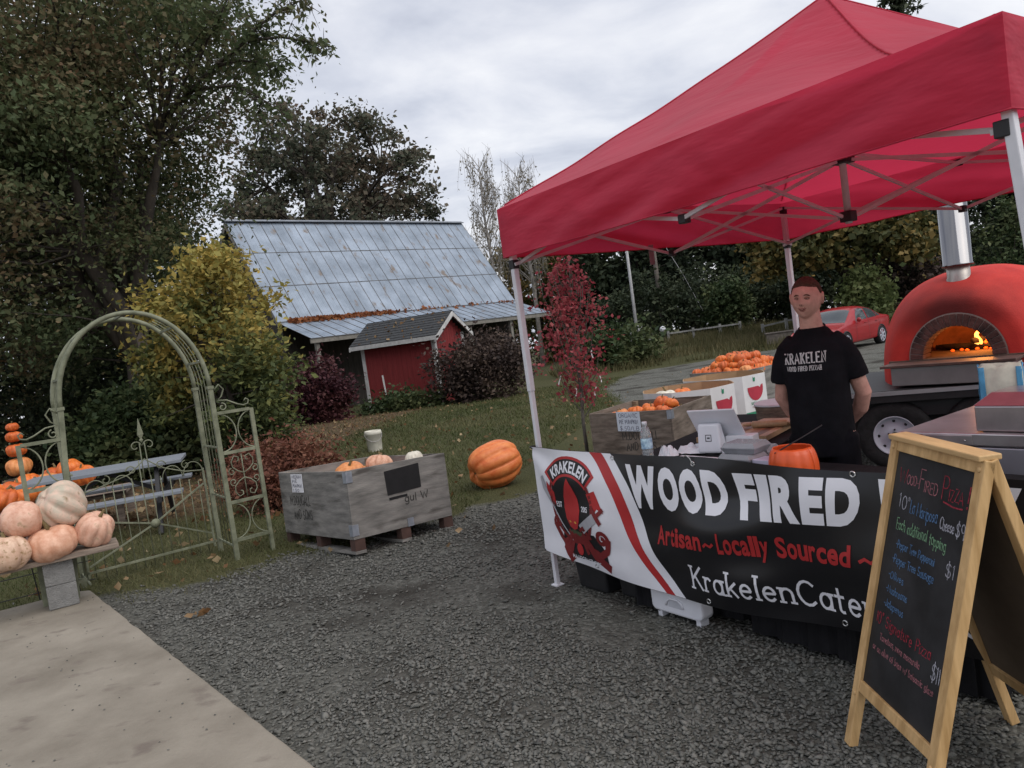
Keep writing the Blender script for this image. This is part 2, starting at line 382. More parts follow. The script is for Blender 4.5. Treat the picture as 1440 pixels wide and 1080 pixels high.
for k in range(6):
    pts = base * rng.uniform(.75, 1.2, base.shape) + rng.normal(0, .1, base.shape)
    V, F = hull(pts); idx = np.where(kinds == k)[0]; m_ = len(idx)
    far = np.clip((PP[idx, 1] - 2) / 7, 0, 1)
    sz = rng.uniform(.0040, .0135, m_) * (1 + .5 * far) * np.where(rng.random(m_) < .06, 1.5, 1)
    an = rng.uniform(0, 2 * PI, m_); ca, sa = np.cos(an), np.sin(an); ti = rng.normal(0, .35, m_)
    W = np.repeat(V[None], m_, 0) * (sz[:, None, None]) * np.stack([rng.uniform(.8, 1.5, m_), rng.uniform(.7, 1.1, m_), rng.uniform(.6, 1.05, m_)], 1)[:, None, :]
    x, y, z = W[..., 0].copy(), W[..., 1].copy(), W[..., 2].copy()
    z2 = z + x * ti[:, None]
    X = x * ca[:, None] - y * sa[:, None] + PP[idx, 0][:, None]; Y = x * sa[:, None] + y * ca[:, None] + PP[idx, 1][:, None]
    Z = z2 + zgv(PP[idx])[:, None] + sz[:, None] * .25
    allV.append(np.stack([X, Y, Z], -1).reshape(-1, 3)); allF.append((F[None] + (np.arange(m_) * len(V))[:, None, None] + off).reshape(-1, 3)); off += m_ * len(V)
gme = tris_mesh('gravel', np.concatenate(allV), np.concatenate(allF))
grav = link('gravel', gme, mat('gravel_stone', (.115, .115, .112), r=.9, v=.25, s=50, spec=.25, island=[(.058, .060, .052), (.10, .102, .089), (.130, .131, .114), (.158, .158, .139), (.22, .216, .19)]))
tag(grav, 'loose crushed grey gravel over the yard', 'gravel', kind='stuff')

# crumbs of gravel kicked onto the slab
cr = MB(); rr_ = random.Random(4)
for k in range(170):
    p = SA + SD * rr_.uniform(.3, 5.5) + SB * (.03 + abs(rr_.gauss(0, .75))); q = rr_.uniform(.003, .008); M_ = Matrix.Translation((p[0], p[1], .05 + q * .4)) @ Matrix.Rotation(rr_.uniform(0, 6), 4, 'Z')
    cr.add([M_ @ Vector((x * q, y * q * .8, z * q)) for x, y, z in ((1, 0, 0), (0, 1, 0), (-1, .2, 0), (.1, -1, 0), (.1, .1, .6), (0, 0, -.4))], [(0, 1, 4), (1, 2, 4), (2, 3, 4), (3, 0, 4), (1, 0, 5), (2, 1, 5), (3, 2, 5), (0, 3, 5)])
co_ = cr.build('grit', bpy.data.materials['gravel_stone']); tag(co_, 'specks of grit scattered over the concrete slab', 'grit', kind='stuff')
# short grass on the lawn
nb_ = 190000
yy = 5.6 + rng.random(nb_) ** 1.35 * 22; xx = rng.uniform(-1, 1, nb_) * (.75 * yy)
GP = np.stack([xx, yy], 1)
gd = polydist(GP, YARD); ld = polydist(GP, LITTER)
keep = (gd + rng.normal(0, .16, nb_) < -.02) & (polydist(GP, SLAB) < -.06) & ((ld < 0) | (rng.random(nb_) < .18)) & (GP[:, 0] < 3.2 + (GP[:, 1] - 20) * .3)
GP = GP[keep]; n = len(GP); far = np.clip((GP[:, 1] - 6) / 16, 0, 1)
h = rng.uniform(.025, .065, n) * (1 + .35 * far); wd = .0035 * (1 + 2.6 * far); an = rng.uniform(0, 2 * PI, n)
dirx = np.stack([np.cos(an), np.sin(an), 0 * an], 1); le = np.stack([rng.normal(0, .6, n), rng.normal(0, .6, n), np.ones(n)], 1)
B0 = np.column_stack([GP, zgv(GP) - .005])
V = np.stack([B0 - dirx * wd[:, None], B0 + dirx * wd[:, None], B0 + le * h[:, None]], 1).reshape(-1, 3)
gr = link('grass', quads_mesh('grass', V, 3), leafmat('grass_blades', [(.038, .054, .016), (.066, .084, .026), (.098, .108, .040), (.155, .138, .068)], .2, .4))
tag(gr, 'short damp green grass of the lawn', 'grass', kind='stuff')
# tall weeds on the far bank
nb_ = 16000
yy = rng.uniform(31.5, 42, nb_); xx = rng.uniform(2, 22, nb_); GP = np.stack([xx, yy], 1)
pn = np.array([mnoise.noise(Vector((p[0] * .35, p[1] * .5, 8))) for p in GP]); GP = GP[pn > -.25]; n = len(GP)
h = rng.uniform(.12, .55, n); an = rng.uniform(0, 2 * PI, n); dirx = np.stack([np.cos(an), np.sin(an), 0 * an], 1); le = np.stack([rng.normal(0, .3, n), rng.normal(0, .3, n), np.ones(n)], 1)
B0 = np.column_stack([GP, zgv(GP) - .01]); V = np.stack([B0 - dirx * .02, B0 + dirx * .02, B0 + le * h[:, None]], 1).reshape(-1, 3)
wd_ = link('tall_grass', quads_mesh('tall_grass', V, 3), leafmat('dry_grass', [(.05, .055, .022), (.09, .085, .035), (.15, .125, .06), (.20, .17, .09)], .2, .3))
tag(wd_, 'tall yellowing grass on the bank below the far fence', 'grass', kind='stuff')
# fallen leaves
nl = 9000
yy = 6 + rng.random(nl) ** 1.2 * 20; xx = rng.uniform(-1, .55, nl) * (.74 * yy); LP = np.stack([xx, yy], 1)
ld = polydist(LP, LITTER); gd = polydist(LP, YARD)
keep = ((gd < -.05) & ((ld > 0) | (rng.random(nl) < .16))) | ((gd > 0) & (rng.random(nl) < .02) & (polydist(LP, SLAB) < -.05)); LP = LP[keep]
V = leaves(np.column_stack([LP, zgv(LP) + .045]), .070, .048, 0.1, 5, flat=True)
fl = link('fallen_leaves', quads_mesh('fallen_leaves', V, 4), leafmat('dead_leaf', [(.07, .035, .016), (.16, .085, .035), (.30, .20, .10), (.42, .33, .20)], .1, 2.0))
tag(fl, 'tan and brown fallen leaves scattered over the lawn', 'leaves', kind='stuff')
# single leaf lying on the gravel
lp = gh(280, 869); V = leaves(np.array([[lp[0] + .03 * math.cos(k), lp[1] + .03 * math.sin(k), .035] for k in range(5)]), .07, .045, 0.05, 9, flat=True)
sl_ = link('fallen_leaf', quads_mesh('fallen_leaf', V, 4), bpy.data.materials['dead_leaf']); tag(sl_, 'single dry tan leaf lying on the gravel near the slab', 'leaf')
# ------------------------------------------------------------------ lettering
GL = {
'A': (.78, '0,0 .39,1 .78,0|.13,.34 .65,.34'), 'B': (.66, '.08,0 .08,1 .35,1 @.35,.77,.25,.23,90,-90 .08,.54|.35,.54 @.37,.27,.28,.27,90,-90 .08,0'),
'C': (.74, '@.42,.5,.38,.5,45,315'), 'D': (.74, '.08,0 .08,1 .3,1 @.3,.5,.4,.5,90,-90 .08,0'), 'E': (.6, '.58,0 .08,0 .08,1 .58,1|.08,.52 .46,.52'),
'F': (.58, '.08,0 .08,1 .58,1|.08,.52 .46,.52'), 'G': (.78, '@.42,.5,.38,.5,45,330 .76,.42 .5,.42'), 'H': (.74, '.08,0 .08,1|.66,0 .66,1|.08,.5 .66,.5'),
'I': (.2, '.1,0 .1,1'), 'J': (.5, '.42,1 .42,.25 @.22,.22,.2,.22,0,-170'), 'K': (.7, '.08,0 .08,1|.66,1 .1,.42|.26,.58 .68,0'), 'L': (.55, '.08,1 .08,0 .54,0'),
'M': (.9, '.08,0 .08,1 .45,.25 .82,1 .82,0'), 'N': (.74, '.08,0 .08,1 .66,0 .66,1'), 'O': (.8, '@.4,.5,.36,.5,90,450'), 'P': (.64, '.08,0 .08,1 .34,1 @.34,.74,.27,.26,90,-90 .08,.48'),
'R': (.7, '.08,0 .08,1 .34,1 @.34,.75,.26,.25,90,-90 .08,.5|.34,.5 .68,0'), 'S': (.62, '@.32,.75,.25,.25,30,250 @.3,.26,.27,.26,70,-160'), 'T': (.66, '0,1 .66,1|.33,1 .33,0'),
'U': (.74, '.08,1 .08,.3 @.37,.3,.29,.3,180,360 .66,1'), 'V': (.72, '0,1 .36,0 .72,1'), 'W': (1.0, '0,1 .24,0 .5,.85 .76,0 1,1'), 'Z': (.64, '.04,1 .6,1 .04,0 .62,0'), 'Y': (.68, '0,1 .34,.5 .68,1|.34,.5 .34,0'), 'Q': (.8, '@.4,.5,.36,.5,90,450|.5,.2 .78,-.1'),
'a': (.56, '@.27,.3,.23,.3,30,360|.5,.6 .5,0'), 'b': (.56, '.06,1 .06,0|@.3,.3,.23,.3,180,-180'), 'c': (.5, '@.28,.3,.24,.3,45,315'), 'd': (.56, '@.27,.3,.23,.3,0,360|.5,1 .5,0'),
'e': (.54, '.05,.32 .5,.32 @.275,.3,.225,.3,5,315'), 'f': (.36, '@.28,.84,.13,.16,60,180 .15,0|0,.6 .32,.6'), 'g': (.56, '@.27,.3,.23,.3,0,360|.5,.6 .5,-.1 @.27,-.1,.23,.2,0,-150'),
'h': (.56, '.06,1 .06,0|@.28,.36,.22,.24,180,0 .5,0'), 'i': (.16, '.08,.6 .08,0|.08,.8 .08,.86'), 'j': (.2, '.12,.6 .12,-.15 @0,-.15,.12,.12,0,-90'), 'k': (.5, '.06,1 .06,0|.46,.6 .07,.24|.2,.36 .48,0'), 'l': (.16, '.08,1 .08,0'),
'm': (.86, '.06,.6 .06,0|@.25,.38,.19,.22,180,0 .44,0|@.63,.38,.19,.22,180,0 .82,0'), 'n': (.56, '.06,.6 .06,0|@.28,.36,.22,.24,180,0 .5,0'), 'o': (.56, '@.28,.3,.24,.3,90,450'), 'p': (.56, '.06,.6 .06,-.35|@.3,.3,.23,.3,180,-180'),
'r': (.4, '.06,.6 .06,0|@.24,.38,.18,.22,180,45'), 's': (.46, '@.23,.45,.17,.15,40,250 @.22,.15,.19,.15,70,-150'), 't': (.38, '.16,.9 .16,.14 @.28,.14,.12,.14,180,290|0,.6 .34,.6'), 'u': (.56, '.06,.6 .06,.24 @.27,.24,.21,.24,180,360 .48,.6|.48,.3 .48,0'),
'v': (.5, '0,.6 .25,0 .5,.6'), 'w': (.74, '0,.6 .18,0 .37,.55 .56,0 .74,.6'), 'x': (.5, '0,.6 .5,0|0,0 .5,.6'), 'y': (.5, '0,.6 .25,.02|.5,.6 .12,-.35'), 'z': (.46, '.02,.6 .44,.6 .02,0 .46,0'),
'0': (.6, '@.3,.5,.25,.5,90,450'), '1': (.22, '.02,.85 .12,1 .12,0'), '2': (.56, '@.28,.74,.23,.26,170,-40 .04,0 .54,0'), '5': (.56, '.5,1 .1,1 .08,.58 @.26,.32,.25,.32,110,-150'), '4': (.6, '.44,0 .44,1 .02,.3 .58,.3'), '9': (.56, '@.28,.72,.23,.28,0,360|.51,.72 .45,0'), '6': (.56, '@.28,.28,.23,.28,180,540|.05,.3 .15,.7 .45,1'),
'$': (.6, '@.31,.72,.24,.22,30,250 @.29,.27,.26,.24,70,-160|.3,1.12 .3,-.12'), '"': (.26, '.06,1 .06,.75|.2,1 .2,.75'), '!': (.18, '.1,1 .08,.28|.08,.06 .08,.0'), '-': (.36, '.04,.42 .32,.42'), '/': (.45, '0,-.05 .45,1.05'), ',': (.16, '.08,.06 .03,-.12'), '.': (.16, '.08,0 .08,.07'), '&': (.6, '.58,0 .14,.72 @.26,.82,.13,.16,200,-40 .06,.3 @.24,.2,.2,.2,160,330 .56,.4'), "'": (.14, '.08,1 .06,.8'), '~': (.5, '.02,.4 .14,.5 .34,.4 .48,.5'), ' ': (.38, '')}
def strokes(ch):
    w_, d = GL.get(ch, GL['-']); res = []
    for st in d.split('|'):
        pts = []
        for tk in st.split():
            if tk[0] == '@':
                cx, cy, rx, ry, a0, a1 = map(float, tk[1:].split(',')); k = max(4, int(abs(a1 - a0) / 24))
                for i in range(k + 1):
                    a = math.radians(a0 + (a1 - a0) * i / k); pts.append((cx + rx * math.cos(a), cy + ry * math.sin(a)))
            else: pts.append(tuple(map(float, tk.split(','))))
        if len(pts) > 1: res.append(pts)
    return w_, res
def ribbon(mb, pts, wd, fn):
    """flat ribbon along a 2-D polyline, mapped to the surface fn(u, v)"""
    q = []
    for i in range(len(pts) - 1):
        a = np.array(pts[i], float); b = np.array(pts[i + 1], float); k = max(1, int(np.linalg.norm(b - a) / .03))
        for j in range(k): q.append(a + (b - a) * j / k)
    q.append(np.array(pts[-1], float)); vs = []
    for i in range(len(q)):
        d = q[min(i + 1, len(q) - 1)] - q[max(i - 1, 0)]; l = np.linalg.norm(d); d = d / l if l > 1e-9 else np.array([1., 0])
        nn = np.array([-d[1], d[0]]); e = d * (wd * .4) * ((i == len(q) - 1) - (i == 0))
        vs += [fn(*(q[i] + e - nn * wd / 2)), fn(*(q[i] + e + nn * wd / 2))]
    mb.add(vs, [(2 * i, 2 * i + 2, 2 * i + 3, 2 * i + 1) for i in range(len(q) - 1)])
def write(mb, text, x, y, h, fn, wd=None, gap=.16, jit=0.0, serif=0.0, width=None, slope=0.0, sq=1.0, seed=0):
    r = random.Random(seed or len(text)); tot = sum(GL.get(c, GL['-'])[0] + gap for c in text) - gap
    sx = h * sq if width is None else width / tot
    wd = wd or h * .12; cx = x
    for ch in text:
        w_, ss = strokes(ch); jy = r.uniform(-1, 1) * jit * h; js = 1 + r.uniform(-1, 1) * jit; sh = r.uniform(-1, 1) * jit * .6
        for pts in ss:
            q = [(cx + (px * js + py * sh) * sx, y + jy + py * h * js + slope * (cx - x + px * sx)) for px, py in pts]
            ribbon(mb, q, wd, fn)
            if serif:
                for (p0, p1) in ((pts[0], pts[1]), (pts[-1], pts[-2])):
                    if abs(p0[0] - p1[0]) < .35 * abs(p0[1] - p1[1]) and min(abs(p0[1] - k) for k in (0, .6, 1, -.35)) < .02:
                        ribbon(mb, [(cx + (p0[0] - serif) * sx, y + p0[1] * h + slope * (cx - x + p0[0] * sx)), (cx + (p0[0] + serif) * sx, y + p0[1] * h + slope * (cx - x + p0[0] * sx))], wd * .8, fn)
        cx += (w_ + gap) * sx
    return cx
def font2d(text, offset=0.0, spacing=1.0):
    cu = bpy.data.curves.new('t', 'FONT'); cu.body = text; cu.offset = offset; cu.space_character = spacing; cu.resolution_u = 4
    o = bpy.data.objects.new('t', cu); col.objects.link(o)
    dg = bpy.context.evaluated_depsgraph_get(); me_ = bpy.data.meshes.new_from_object(o.evaluated_get(dg))
    bpy.data.objects.remove(o); bpy.data.curves.remove(cu)
    bm = bmesh.new(); bm.from_mesh(me_); bpy.data.meshes.remove(me_)
    xs_ = [v.co.x for v in bm.verts]; ys_ = [v.co.y for v in bm.verts]; x0, x1, y0, y1 = min(xs_), max(xs_), min(ys_), max(ys_)
    for v in bm.verts: v.co = ((v.co.x - x0) / (x1 - x0), (v.co.y - y0) / (y1 - y0), 0)
    bmesh.ops.remove_doubles(bm, verts=bm.verts, dist=1e-5)
    return bm
def font_on(name, text, quad, fn, m, parent, offset=.02, spacing=1.0, maxedge=.03):
    """solid lettering stretched over quad (bl, br, tr, tl) of surface coordinates"""
    bm = font2d(text, offset, spacing); bl, br, tr, tl = [np.array(q, float) for q in quad]
    for v in bm.verts:
        a, b = v.co.x, v.co.y; q = (bl * (1 - a) + br * a) * (1 - b) + (tl * (1 - a) + tr * a) * b; v.co = (q[0], q[1], 0)
    for _ in range(4):
        bmesh.ops.triangulate(bm, faces=bm.faces); le = [e for e in bm.edges if e.calc_length() > maxedge]
        if not le: break
        bmesh.ops.subdivide_edges(bm, edges=le, cuts=1)
    bmesh.ops.triangulate(bm, faces=bm.faces)
    for v in bm.verts: v.co = Vector([float(c) for c in fn(v.co.x, v.co.y)])
    me_ = bpy.data.meshes.new(name); bm.to_mesh(me_); bm.free(); return link(name, me_, m, parent)
def patch2d(mb, poly, fn, maxedge=.03):
    bm = bmesh.new(); bm.faces.new([bm.verts.new((x, y, 0)) for x, y in poly])
    bmesh.ops.triangulate(bm, faces=bm.faces)
    for _ in range(4):
        le = [e for e in bm.edges if e.calc_length() > maxedge]
        if not le: break
        bmesh.ops.subdivide_edges(bm, edges=le, cuts=1); bmesh.ops.triangulate(bm, faces=bm.faces)
    bm.verts.index_update(); mb.add([fn(v.co.x, v.co.y) for v in bm.verts], [tuple(v.index for v in f.verts) for f in bm.faces]); bm.free()
def ell(cx, cy, rx, ry, n=24, a0=0, a1=360):
    k = n if a1 - a0 >= 360 else n + 1
    return [(cx + rx * math.cos(math.radians(a0 + (a1 - a0) * i / n)), cy + ry * math.sin(math.radians(a0 + (a1 - a0) * i / n))) for i in range(k)]
# ------------------------------------------------------------------ pop-up tent
TH = math.radians(-55.69); TFL = np.array([.0946, 4.787]); TS = 2.807; ZB, VH, ZP = 2.097, .30, 3.27
ta = np.array([math.cos(TH), math.sin(TH)]); tb = np.array([-math.sin(TH), math.cos(TH)])
def T(i, j, z=0.0): q = TFL + ta * i + tb * j; return (q[0], q[1], z)
def red_fabric():
    m = bpy.data.materials.new('red_canopy_fabric'); m.use_nodes = True; t = m.node_tree; p = t.nodes['Principled BSDF']
    p.inputs['Roughness'].default_value = .62; p.inputs['Sheen Weight'].default_value = .15; p.inputs['Specular IOR Level'].default_value = .3
    co = N(t, 'ShaderNodeTexCoord'); no = N(t, 'ShaderNodeTexNoise'); no.inputs['Scale'].default_value = 1.6; no.inputs['Detail'].default_value = 5
    mpn = N(t, 'ShaderNodeMapping'); mpn.inputs['Scale'].default_value = (.6, 1, 2.2); mpn.inputs['Rotation'].default_value = (0, .5, .4)
    t.links.new(co.outputs['Object'], mpn.inputs[0]); t.links.new(mpn.outputs[0], no.inputs['Vector'])
    rp = N(t, 'ShaderNodeValToRGB'); t.links.new(no.outputs[0], rp.inputs[0])
    rp.color_ramp.elements[0].position = .3; rp.color_ramp.elements[0].color = (.58, .036, .082, 1); rp.color_ramp.elements[1].position = .7; rp.color_ramp.elements[1].color = (.68, .048, .104, 1)
    t.links.new(rp.outputs[0], p.inputs['Base Color'])
    n2 = N(t, 'ShaderNodeTexNoise'); n2.inputs['Scale'].default_value = 5; n2.inputs['Detail'].default_value = 3; t.links.new(mpn.outputs[0], n2.inputs['Vector'])
    bp = N(t, 'ShaderNodeBump'); bp.inputs['Strength'].default_value = .6; bp.inputs['Distance'].default_value = .03; t.links.new(n2.outputs[0], bp.inputs['Height']); t.links.new(bp.outputs[0], p.inputs['Normal'])
    tr = N(t, 'ShaderNodeBsdfTranslucent'); t.links.new(rp.outputs[0], tr.inputs[0]); mx = N(t, 'ShaderNodeMixShader'); mx.inputs[0].default_value = .48
    t.links.new(p.outputs[0], mx.inputs[1]); t.links.new(tr.outputs[0], mx.inputs[2]); t.links.new(mx.outputs[0], t.nodes['Material Output'].inputs[0]); return m
m_canopy = red_fabric()
m_white = mat('white_powder_coat', (.66, .66, .70), r=.45, v=.06, s=9, spec=.4)
m_truss = mat('grey_truss_steel', (.56, .54, .56), r=.45, v=.1, s=9, spec=.4)
m_blackpl = mat('black_plastic', (.018, .018, .02), r=.5, v=.2, s=20, spec=.4)
tent = thing('canopy_tent', 'crimson pop-up canopy tent on white legs over the pizza stand', 'tent', T(0, 0), TH)
O = .03; H0 = TS / 2
def roofz(i, j):
    u = (i - H0) / (H0 + O); v = (j - H0) / (H0 + O); m = max(abs(u), abs(v)); t_ = max(0.0, 1 - m)
    z = ZB + VH + (ZP - ZB - VH) * (t_ ** 1.06)
    # slack fabric along the front right hip
    if u > -.05 and v < .05:
        d = (u + v) / 1.414; along = max(0, min(1, (u - v) / 2))
        z -= .19 * math.sin(PI * min(1, along * .98)) ** 1.3 * math.exp(-(d / .28) ** 2)
    # fabric dips a little between the hips and ripples
    nz = mnoise.noise(Vector((i * 1.1, j * 1.1, 4.2)))
    z += (.018 * nz - .02 * math.sin(PI * t_)) * min(1, t_ * 6) * (1 if m < .999 else 0)
    z += (.006 * math.sin(9 * (i + .7 * j)) + .007 * mnoise.noise(Vector((i * 3.1 + j * 1.2, j * 2.0 - i * .8, 7)))) * math.sin(PI * t_) * min(1, max(0, m * 2 - .4))
    return z
mb = MB(); mb.grid(lambda a, b: (-O + a * (TS + 2 * O), -O + b * (TS + 2 * O), roofz(-O + a * (TS + 2 * O), -O + b * (TS + 2 * O))), 80, 80)
canopy = mb.build('canopy', m_canopy, tent, smooth=True)
for k in range(4):
    A = [(-O, -O), (TS + O, -O), (TS + O, TS + O), (-O, TS + O)][k]; Bq = [(TS + O, -O), (TS + O, TS + O), (-O, TS + O), (-O, -O)][k]; outn = [(0, -1), (1, 0), (0, 1), (-1, 0)][k]
    def vf(a, b, A=A, Bq=Bq, outn=outn, k=k):
        i = A[0] + (Bq[0] - A[0]) * a; j = A[1] + (Bq[1] - A[1]) * a; e = math.sin(PI * a) ** .5 if 0 < a < 1 else 0
        fold = (.042 * mnoise.noise(Vector((a * 5 + b * 2.6, b * 1.2 + k * 7, 1))) + .020 * math.sin(a * 17 + b * 7.5 + 2 * mnoise.noise(Vector((a * 4, b, k)))) * b + (.0075 * math.sin(a * 58 - b * 5 + 4 * mnoise.noise(Vector((a * 7, b * 1.5, k + 3)))) + .006 * math.sin(a * 31 + b * 9 + k)) * (.25 + .75 * b) * max(0, .35 + mnoise.noise(Vector((a * 6, b * 2, k + 9))))) * e
        o_ = (.004 + .015 * b + fold) * min(1, e * 1.6) * min(1, .15 + b * 7)
        z = ZB + VH * (1 - b) + .012 * mnoise.noise(Vector((a * 6, k * 5, 2))) * b * e + (.028 * math.sin(PI * a) * (1 - b) * 0 if k else -.012 * math.sin(PI * a) * b)
        return (i + outn[0] * o_, j + outn[1] * o_, z)
    va = MB(); va.grid(vf, 200, 18); va.build('valance', m_canopy, tent, smooth=True)
    hm = MB(); hm.tube([Vector(vf(a / 60, 1.0)) for a in range(61)], .0035, 5); hm.build('hem', m_canopy, tent, smooth=True)
# hip seams
for (i0, j0) in ((0, 0), (1, 0), (1, 1), (0, 1)):
    se = MB(); pts = []
    for k in range(1, 41):
        t_ = k / 40; i = H0 + ((i0 * 2 - 1) * (H0 + O)) * (1 - t_); j = H0 + ((j0 * 2 - 1) * (H0 + O)) * (1 - t_); pts.append((i, j, roofz(i, j) + .002))
    se.tube(pts, .006, 6); se.build('seam', m_canopy, tent, smooth=True)
for (i, j) in ((.014, .014), (TS - .014, .014), (TS - .014, TS - .014), (.014, TS - .014)):
    sp_ = .16 if (i > 1 and j < 1) else 0.0; e = lambda z: i + sp_ * (2.36 - z) / 2.36   # the near right leg stands splayed
    l = MB(); l.bar((e(1.25), j, 1.25), (e(2.30), j, 2.30), .036, .038, (0, 1, 0)); leg = l.build('leg', m_white, tent, bevel=.004)
    l = MB(); l.bar((e(.004), j, .004), (e(1.25), j, 1.25), .029, .029, (0, 1, 0)); l.build('lower_leg', m_white, leg, bevel=.003)
    l = MB(); l.box(e(0) - .03, j - .03, .0, e(0) + .03, j + .03, .008); l.build('foot_plate', m_white, leg)
    l = MB(); l.box(i - .024, j - .024, 2.02, i + .024, j + .024, 2.075); l.build('bracket', m_blackpl, leg, bevel=.004)
    l = MB(); l.box(i - .022, j - .022, 2.30, i + .022, j + .022, 2.36); l.build('bracket', m_blackpl, leg, bevel=.004)
ZU, ZL = 2.355, 2.045
def truss(p, q):
    t_ = MB(); t_.bar(p, q, .011, .019); t_.build('truss_bar', m_truss, tent)
for k in range(4):
    A = np.array([(0, 0), (TS, 0), (TS, TS), (0, TS)][k], float); Bq = np.array([(TS, 0), (TS, TS), (0, TS), (0, 0)][k], float); mid = (A + Bq) / 2; inn = (np.array([H0, H0]) - mid) / H0
    f = lambda q, z, o: (q[0] + inn[0] * o, q[1] + inn[1] * o, z)
    for E_ in (A, Bq):
        truss(f(E_, ZU, .02), f(mid, ZL, .02)); truss(f(E_, ZL, .045), f(mid, ZU, .045))
    c = np.array([H0, H0])
    truss((*f(mid, ZU, .06)[:2], ZU), (c[0], c[1], ZU + .03 + .0)); 
    g = MB(); q = mid + inn * .035; g.box(q[0] - .022, q[1] - .022, ZU - .022, q[0] + .022, q[1] + .022, ZU + .022); g.build('bracket', m_blackpl, tent, bevel=.004)
    g = MB(); g.box(q[0] - .022, q[1] - .022, ZL - .022, q[0] + .022, q[1] + .022, ZL + .022); g.build('bracket', m_blackpl, tent, bevel=.004)
    # inner scissors from each side's middle to the hub
    truss(f(mid, ZL, .05), (c[0] - inn[0] * .06, c[1] - inn[1] * .06, ZU - .02)); truss(f(mid, ZU, .05), (c[0] - inn[0] * .06, c[1] - inn[1] * .06, ZL - .02))
hb = MB(); hb.cyl((H0, H0, ZL - .06), (H0, H0, ZP - .05), .02, n=12); hb.build('centre_pole', m_truss, tent, smooth=True)
hb = MB(); hb.box(H0 - .035, H0 - .035, ZL - .05, H0 + .035, H0 + .035, ZL + .01); hb.build('hub', m_blackpl, tent, bevel=.005); hb = MB(); hb.box(H0 - .05, H0 - .05, ZU - .03, H0 + .05, H0 + .05, ZU + .05); hb.build('hub', m_blackpl, tent, bevel=.005)
st_ = MB(); st_.grid(lambda a, b: (.0 + .02 * b, H0 * .86 + .05 * a * 0 + .03 * b, ZB + .02 - .14 * a), 4, 1); st_.build('strap', mat('grey_webbing', (.25, .22, .23), r=.8), tent, solid=.004)
# ------------------------------------------------------------------ banner
BL_ = 3.03
def bbot(u): return .242 - .075 * math.sin(PI * min(1, max(0, u) / 2.3)) if u < 2.3 else .242
def btop(u): return .906 - .012 * abs(math.sin(PI * u / 1.4)) ** 2
def bsurf(u, z, off=0.0):
    v = (z - bbot(u)) / (btop(u) - bbot(u)); e = min(1, u / .35)
    d = .026 * math.sin(PI * min(1, max(0, v))) * e + .014 * math.sin(u * 7.5 + z * 5 + 1.3) * e * (1 - .5 * v) + .020 * mnoise.noise(Vector((u * 2.1 - z * 1.4, z * 5.5, 5.5))) * (0.3 + e)
    d += .009 * math.sin((z * 1.0 - u * .33) * 22) * math.exp(-((u - 1.55) / .5) ** 2)
    d += .009 * math.sin(math.atan2(z - .9, u + .05) * 6) * math.exp(-((u - .15) / .14) ** 2) * math.exp(-((z - .85) / .3) ** 2)
    return (u, -.035 - d - off, z)
m_vw = mat('banner_white_vinyl', (.74, .74, .79), r=.42, v=.05, s=3, spec=.4)
m_vb = mat('banner_black_vinyl', (.012, .012, .014), r=.30, v=.15, s=3, spec=.4)
m_vr = mat('banner_red_print', (.42, .028, .030), r=.42, v=.08, s=5, spec=.4)
m_vdr = mat('banner_dark_red_print', (.17, .016, .018), r=.45, v=.1, s=9, spec=.4)
m_vg = mat('banner_grey_print', (.38, .38, .41), r=.45, v=.1, s=9, spec=.4)
banner = thing('banner', 'black and white vinyl banner tied across the front of the tent', 'banner', T(0, 0), TH)
mb = MB(); mb.grid(lambda a, b: bsurf(a * BL_, bbot(a * BL_) + b * (btop(a * BL_) - bbot(a * BL_))), 150, 36)
mb.build('sheet', m_vb, banner, smooth=True)
def bedge(v, kind):
    # S-shaped borders of the stripes from bottom (v=0) to top (v=1)
    b0, t0 = {'w': (1.169, .716), 'r1': (1.096, .640), 'r0': (1.035, .541)}[kind]
    return b0 + (t0 - b0) * v + .045 * math.sin(2 * PI * (v * 1.02 - .03)) * -.9
def strip(lo, hi, off):
    s_ = MB()
    def fn(a, b):
        z0 = b; u0 = lo(b); u1 = hi(b); u = u0 + (u1 - u0) * a; z = bbot(u) + (btop(u) - bbot(u)) * (.003 + .994 * z0); return bsurf(u, z, off)
    s_.grid(fn, 40, 36); return s_
strip(lambda b: .004, lambda b: bedge(b, 'w'), .0014).build('white_field', m_vw, banner, smooth=True)
strip(lambda b: bedge(b, 'r0'), lambda b: bedge(b, 'r1'), .0026).build('red_stripe', m_vr, banner, smooth=True)
F1 = lambda u, v: bsurf(u, v, .0026); F2 = lambda u, v: bsurf(u, v, .0036); F3 = lambda u, v: bsurf(u, v, .0046); F4 = lambda u, v: bsurf(u, v, .0056); F5 = lambda u, v: bsurf(u, v, .0066)
IMPW = dict(W=.92, O=.56, D=.56, F=.44, I=.27, R=.57, E=.44, P=.54, Z=.44, A=.60, S=.54, L=.40, r=.36, t=.32, i=.26, s=.48, a=.50, n=.52, o=.52, c=.50, l=.26, y=.50, u=.52, e=.52, d=.52)
def impact(text, quad, m, off=.05, xh=.76):
    """heavy condensed lettering, letter by letter inside quad (bl, br, tr, tl)"""
    bl, br, tr, tl_ = [np.array(q, float) for q in quad]; tot = sum(IMPW[c] + .045 for c in text) - .045; x = 0
    for c in text:
        a0 = x / tot; a1 = (x + IMPW[c]) / tot; x += IMPW[c] + .045
        y0, y1 = (-.24, xh) if c == 'y' else (0, xh) if c in 'rsanocue' else (0, .9) if c == 't' else (0, 1)
        q = lambda a, b: tuple((bl * (1 - a) + br * a) * (1 - b) + (tl_ * (1 - a) + tr * a) * b)
        font_on('letter', c, [q(a0, y0), q(a1, y0), q(a1, y1), q(a0, y1)], F1, m, banner, offset=off)
impact('WOOD', [(.868, .612), (1.535, .642), (1.500, .848), (.845, .845)], m_vw, .058)
